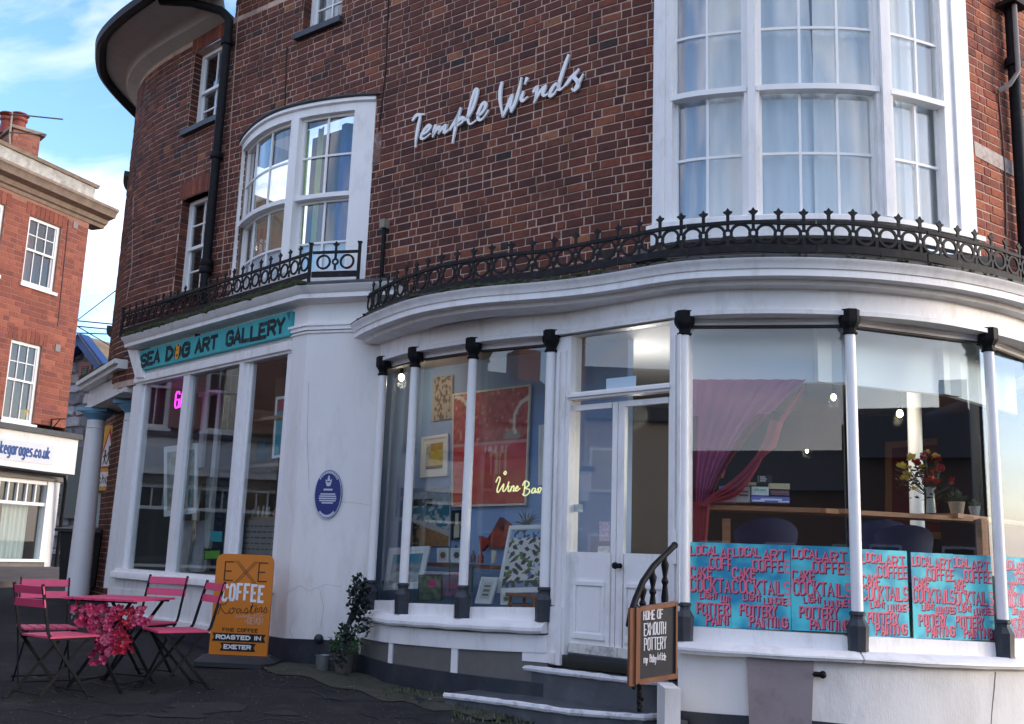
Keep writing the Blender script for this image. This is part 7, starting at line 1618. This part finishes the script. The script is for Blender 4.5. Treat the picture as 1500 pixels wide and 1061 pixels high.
# ================================================= across the street behind the camera (seen in the glass)
def house(x0, x1, y, h, roofh, cc, lab, rot=0, chim=True):
    e = empty('opposite_house', ((x0+x1)/2, y, -.2), lab, 'house', 'houses across the street'); xm = (x0+x1)/2; D = 7
    Rm = Matrix.Rotation(rot, 3, 'Z'); T_ = lambda v: Rm @ (Vector(v)-Vector((xm,y,0)))+Vector((xm,y,0))
    m = MB(); m.hexa([T_(v) for v in ((x0,y-D,-.3),(x1,y-D,-.3),(x1,y,-.3),(x0,y,-.3),(x0,y-D,h),(x1,y-D,h),(x1,y,h),(x0,y,h))]); ob('wall', m, mat('opp_wall', cc, .9, vary=.1), e)
    m = MB(); m.add([T_(v) for v in ((x0-.3,y+.4,h),(x1+.3,y+.4,h),(x1+.3,y-D-.4,h),(x0-.3,y-D-.4,h),(x0+.5,y-D/2,h+roofh),(x1-.5,y-D/2,h+roofh))], [(0,1,5,4),(1,2,5),(2,3,4,5),(3,0,4)]); ob('roof', m, plain('slate', (.05,.05,.058)), e)
    n = max(1, int((x1-x0)/2.2))
    for r_ in range(int(h//2.7)):
        for i in range(n):
            c = x0+(x1-x0)*(i+.5)/n; z = 1.0+r_*2.7; m = MB(); m.hexa([T_(v) for v in ((c-.5,y,z),(c+.5,y,z),(c+.5,y+.08,z),(c-.5,y+.08,z),(c-.5,y,z+1.4),(c+.5,y,z+1.4),(c+.5,y+.08,z+1.4),(c-.5,y+.08,z+1.4))]); wf = ob('window', m, M['sash'], e)
            m = MB(); m.hexa([T_(v) for v in ((c-.42,y+.08,z+.08),(c+.42,y+.08,z+.08),(c+.42,y+.09,z+.08),(c-.42,y+.09,z+.08),(c-.42,y+.08,z+1.32),(c+.42,y+.08,z+1.32),(c+.42,y+.09,z+1.32),(c-.42,y+.09,z+1.32))]); ob('pane', m, plain('dark_pane', (.03,.035,.04), .1), wf)
    if chim: m = MB(); m.hexa([T_(v) for v in ((x1-1.4,y-4.2,h),(x1-.5,y-4.2,h),(x1-.5,y-3.0,h),(x1-1.4,y-3.0,h),(x1-1.4,y-4.2,h+roofh+.9),(x1-.5,y-4.2,h+roofh+.9),(x1-.5,y-3.0,h+roofh+.9),(x1-1.4,y-3.0,h+roofh+.9))]); ob('chimney', m, mat('opp_brick', (.25,.09,.05), .9), e)
house(-7,2.0,-22,4.2,1.8,(.26,.12,.07),'low brick house straight across the street from the cafe'); house(2.6,11,-24,4.4,2.0,(.45,.40,.34),'cream rendered house across the street, right of the low brick one')
house(-20,-9,-18,4.2,1.8,(.40,.36,.32),'taller grey house across the street to the left'); house(-26,-18,-5,4.6,2,(.5,.48,.44),'pale house down the street at the left', math.radians(80))
def tree(x, y, h, r, n, lab):
    e = empty('street_tree', (x,y,-.2), lab, 'tree'); m = MB(); m.tube([(x,y,-.3),(x+.1,y,h*.3),(x,y+.1,h*.6)], [.22,.17,.08], 8)
    for k in range(7): a = k*.9; m.tube([(x,y,h*(.3+.04*k)),(x+math.cos(a)*r*.6,y+math.sin(a)*r*.6,h*(.5+.05*k))], [.08,.02], 5)
    ob('trunk', m, plain('bark', (.06,.045,.035), .9), e)
    c = MB(); cols = [(.03,.05,.02),(.05,.07,.03),(.07,.08,.03),(.02,.035,.015)]
    for k in range(26):
        a = random.uniform(0,6.28); t = random.random()**.6; L = leaves((x+math.cos(a)*r*t, y+math.sin(a)*r*t, h*.62+random.uniform(-1,1)*h*.33*math.sqrt(1-t*t*.7)), (r*.28,r*.28,r*.22), n//26, .20, cols); c.add(L.v, L.f); c.cols += L.cols
    ob('crown', c, am, e, kind='stuff', smooth=0)
tree(13.5,-6.5,7.5,3.6,26000,'dense leafy tree across the road behind the viewpoint'); tree(18.5,-10.5,8.0,3.6,16000,'smaller leafy tree farther down the road')

house(9,16,-14,4.0,1.8,(.30,.16,.11),'dark brick house diagonally across the street behind the trees', math.radians(35))
# pavement along the garage shop
m = MB(); pv = []; n_ = 30
for i in range(n_+1):
    for o in (.05, 1.9, 1.9, 2.05, 2.05):
        s = LS.L*1.0*i/n_+ .3; q = LS.P(min(s, LS.L+.3), 0, o); pv.append((q.x, q.y, ground(q.x, q.y)+(.10 if len(pv) % 5 in (0,1,2,3) else -.02)))
m.add(pv, [(5*i+k, 5*i+5+k, 5*i+6+k, 5*i+1+k) for i in range(n_) for k in (0, 2, 3)])
ob('pavement', m, mat('brown_paving', (.115,.09,.075), .9, vary=.35, scale=3, dirt=(.07,.065,.06), dscale=4), kind='structure', fix=False)

# hairline cracks and rain stains on the corner pier, patches and cracks in the asphalt
ck = plain('hairline_crack', (.40,.38,.35), .9)
for L in ([(452,560),(450,640),(453,720)],[(418,870),(440,858),(452,866),(478,856),(500,860)],[(430,905),(424,925),(430,936)],[(470,920),(474,890),(468,862)],[(500,735),(530,738),(548,742)]):
    m = MB(); m.ribbon(RF, [RF.sz(u, v, .002) for u, v in L], [.002,.003]+[.002]*(len(L)-2), .0005, .0025); ob('crack', m, ck, GAL)
random.seed(77)
tp_ = MB()
for k in range(9):
    c = at_g(random.uniform(10, 640), random.uniform(985, 1058)); n = 9; r = random.uniform(.05,.22)
    tp_.add([(c.x+math.cos(i*6.283/n)*r*random.uniform(.6,1.3)*1.6, c.y+math.sin(i*6.283/n)*r*random.uniform(.6,1.2), 0) for i in range(n)], [tuple(range(n))])
tp_.v = [(x, y, ground(x, y)+.004) for x, y, z in tp_.v]
ob('road_patches', tp_, mat('worn_road_patch', (.026,.026,.027), .85, spec=.2, vary=.5, scale=30, dirt=(.020,.020,.022), dscale=8, damt=.9), kind='structure', fix=False, smooth=0)
cr_ = MB()
for k in range(9):
    u, v = random.uniform(0, 600), random.uniform(990, 1058); p = [at_g(u, v)]
    for i in range(12): u += random.uniform(6, 22); v += random.uniform(-4, 5); p.append(at_g(u, min(v, 1068)))
    for a, b in zip(p, p[1:]):
        d = (b-a); w_ = Vector((-d.y, d.x, 0)).normalized()*random.uniform(.003,.007); cr_.add([(q.x, q.y, ground(q.x, q.y)+.006) for q in (a-w_, a+w_, b+w_, b-w_)], [(0,1,2,3)])
ob('road_cracks', cr_, plain('tar_line', (.008,.008,.009), .5), kind='structure', fix=False, smooth=0)
gr = MB()
for k in range(2600):
    p = at_g(random.uniform(-20, 700), random.uniform(970, 1062)); r = random.uniform(.002,.006); a = random.random()*6
    gr.add([p+Vector((math.cos(a)*r, math.sin(a)*r, .001)), p+Vector((math.cos(a+2)*r, math.sin(a+2)*r, .001)), p+Vector((math.cos(a+4)*r, math.sin(a+4)*r, r))], [(0,1,2)], random.choice([(.09,.09,.085),(.05,.05,.05),(.14,.13,.12)]))
ob('road_grit', gr, am, kind='stuff', smooth=0)

house(-30,-17,1.5,6.0,2.4,(.44,.40,.36),'unseen long pale house added left of the viewpoint for the door reflections', math.radians(-88))  # unseen house, added to close the open horizon mirrored in the doors
house(20,31,-9,5.2,2.2,(.22,.12,.09),'unseen long dark brick house added at the right for the window reflections', math.radians(60))  # added out of view so bright gaps darken in the right panes
m = MB(); m.hexa([(10.5,-9.5,-.4),(17.0,-5.8,-.4),(17.1,-6.1,-.4),(10.7,-9.8,-.4),(10.5,-9.5,2.2),(17.0,-5.8,2.2),(17.1,-6.1,2.2),(10.7,-9.8,2.2)]); tag(ob('reflection_wall', m, plain('reflection_brick', (.16,.08,.06), .9)), 'unseen brown wall added under the trees to darken the window reflections', 'wall')  # added wall, hides the bright horizon below the mirrored tree crowns
# ================================================= ground
def sheet(name, x0, x1, y0, y1, nx, ny, matl, dz=0, fn=None, **k):
    m = MB(); vs = []
    for j in range(ny+1):
        for i in range(nx+1):
            x = x0+(x1-x0)*i/nx; y = y0+(y1-y0)*j/ny; vs.append((x, y, ground(x, y)+dz))
    m.add(vs, [(j*(nx+1)+i, j*(nx+1)+i+1, (j+1)*(nx+1)+i+1, (j+1)*(nx+1)+i) for j in range(ny) for i in range(nx)])
    return ob(name, m, matl, None, kind='structure', fix=False, **k)
far = MB(); zg = R(-1.9); far.add([(-900,-900,zg),(900,-900,zg),(900,900,zg),(-900,900,zg)], [(0,1,2,3)])
ob('ground', far, plain('far_ground', (.06,.06,.055), .9), kind='structure')
sheet('road', -30, 30, -20, 34, 120, 108, M['asphalt'])
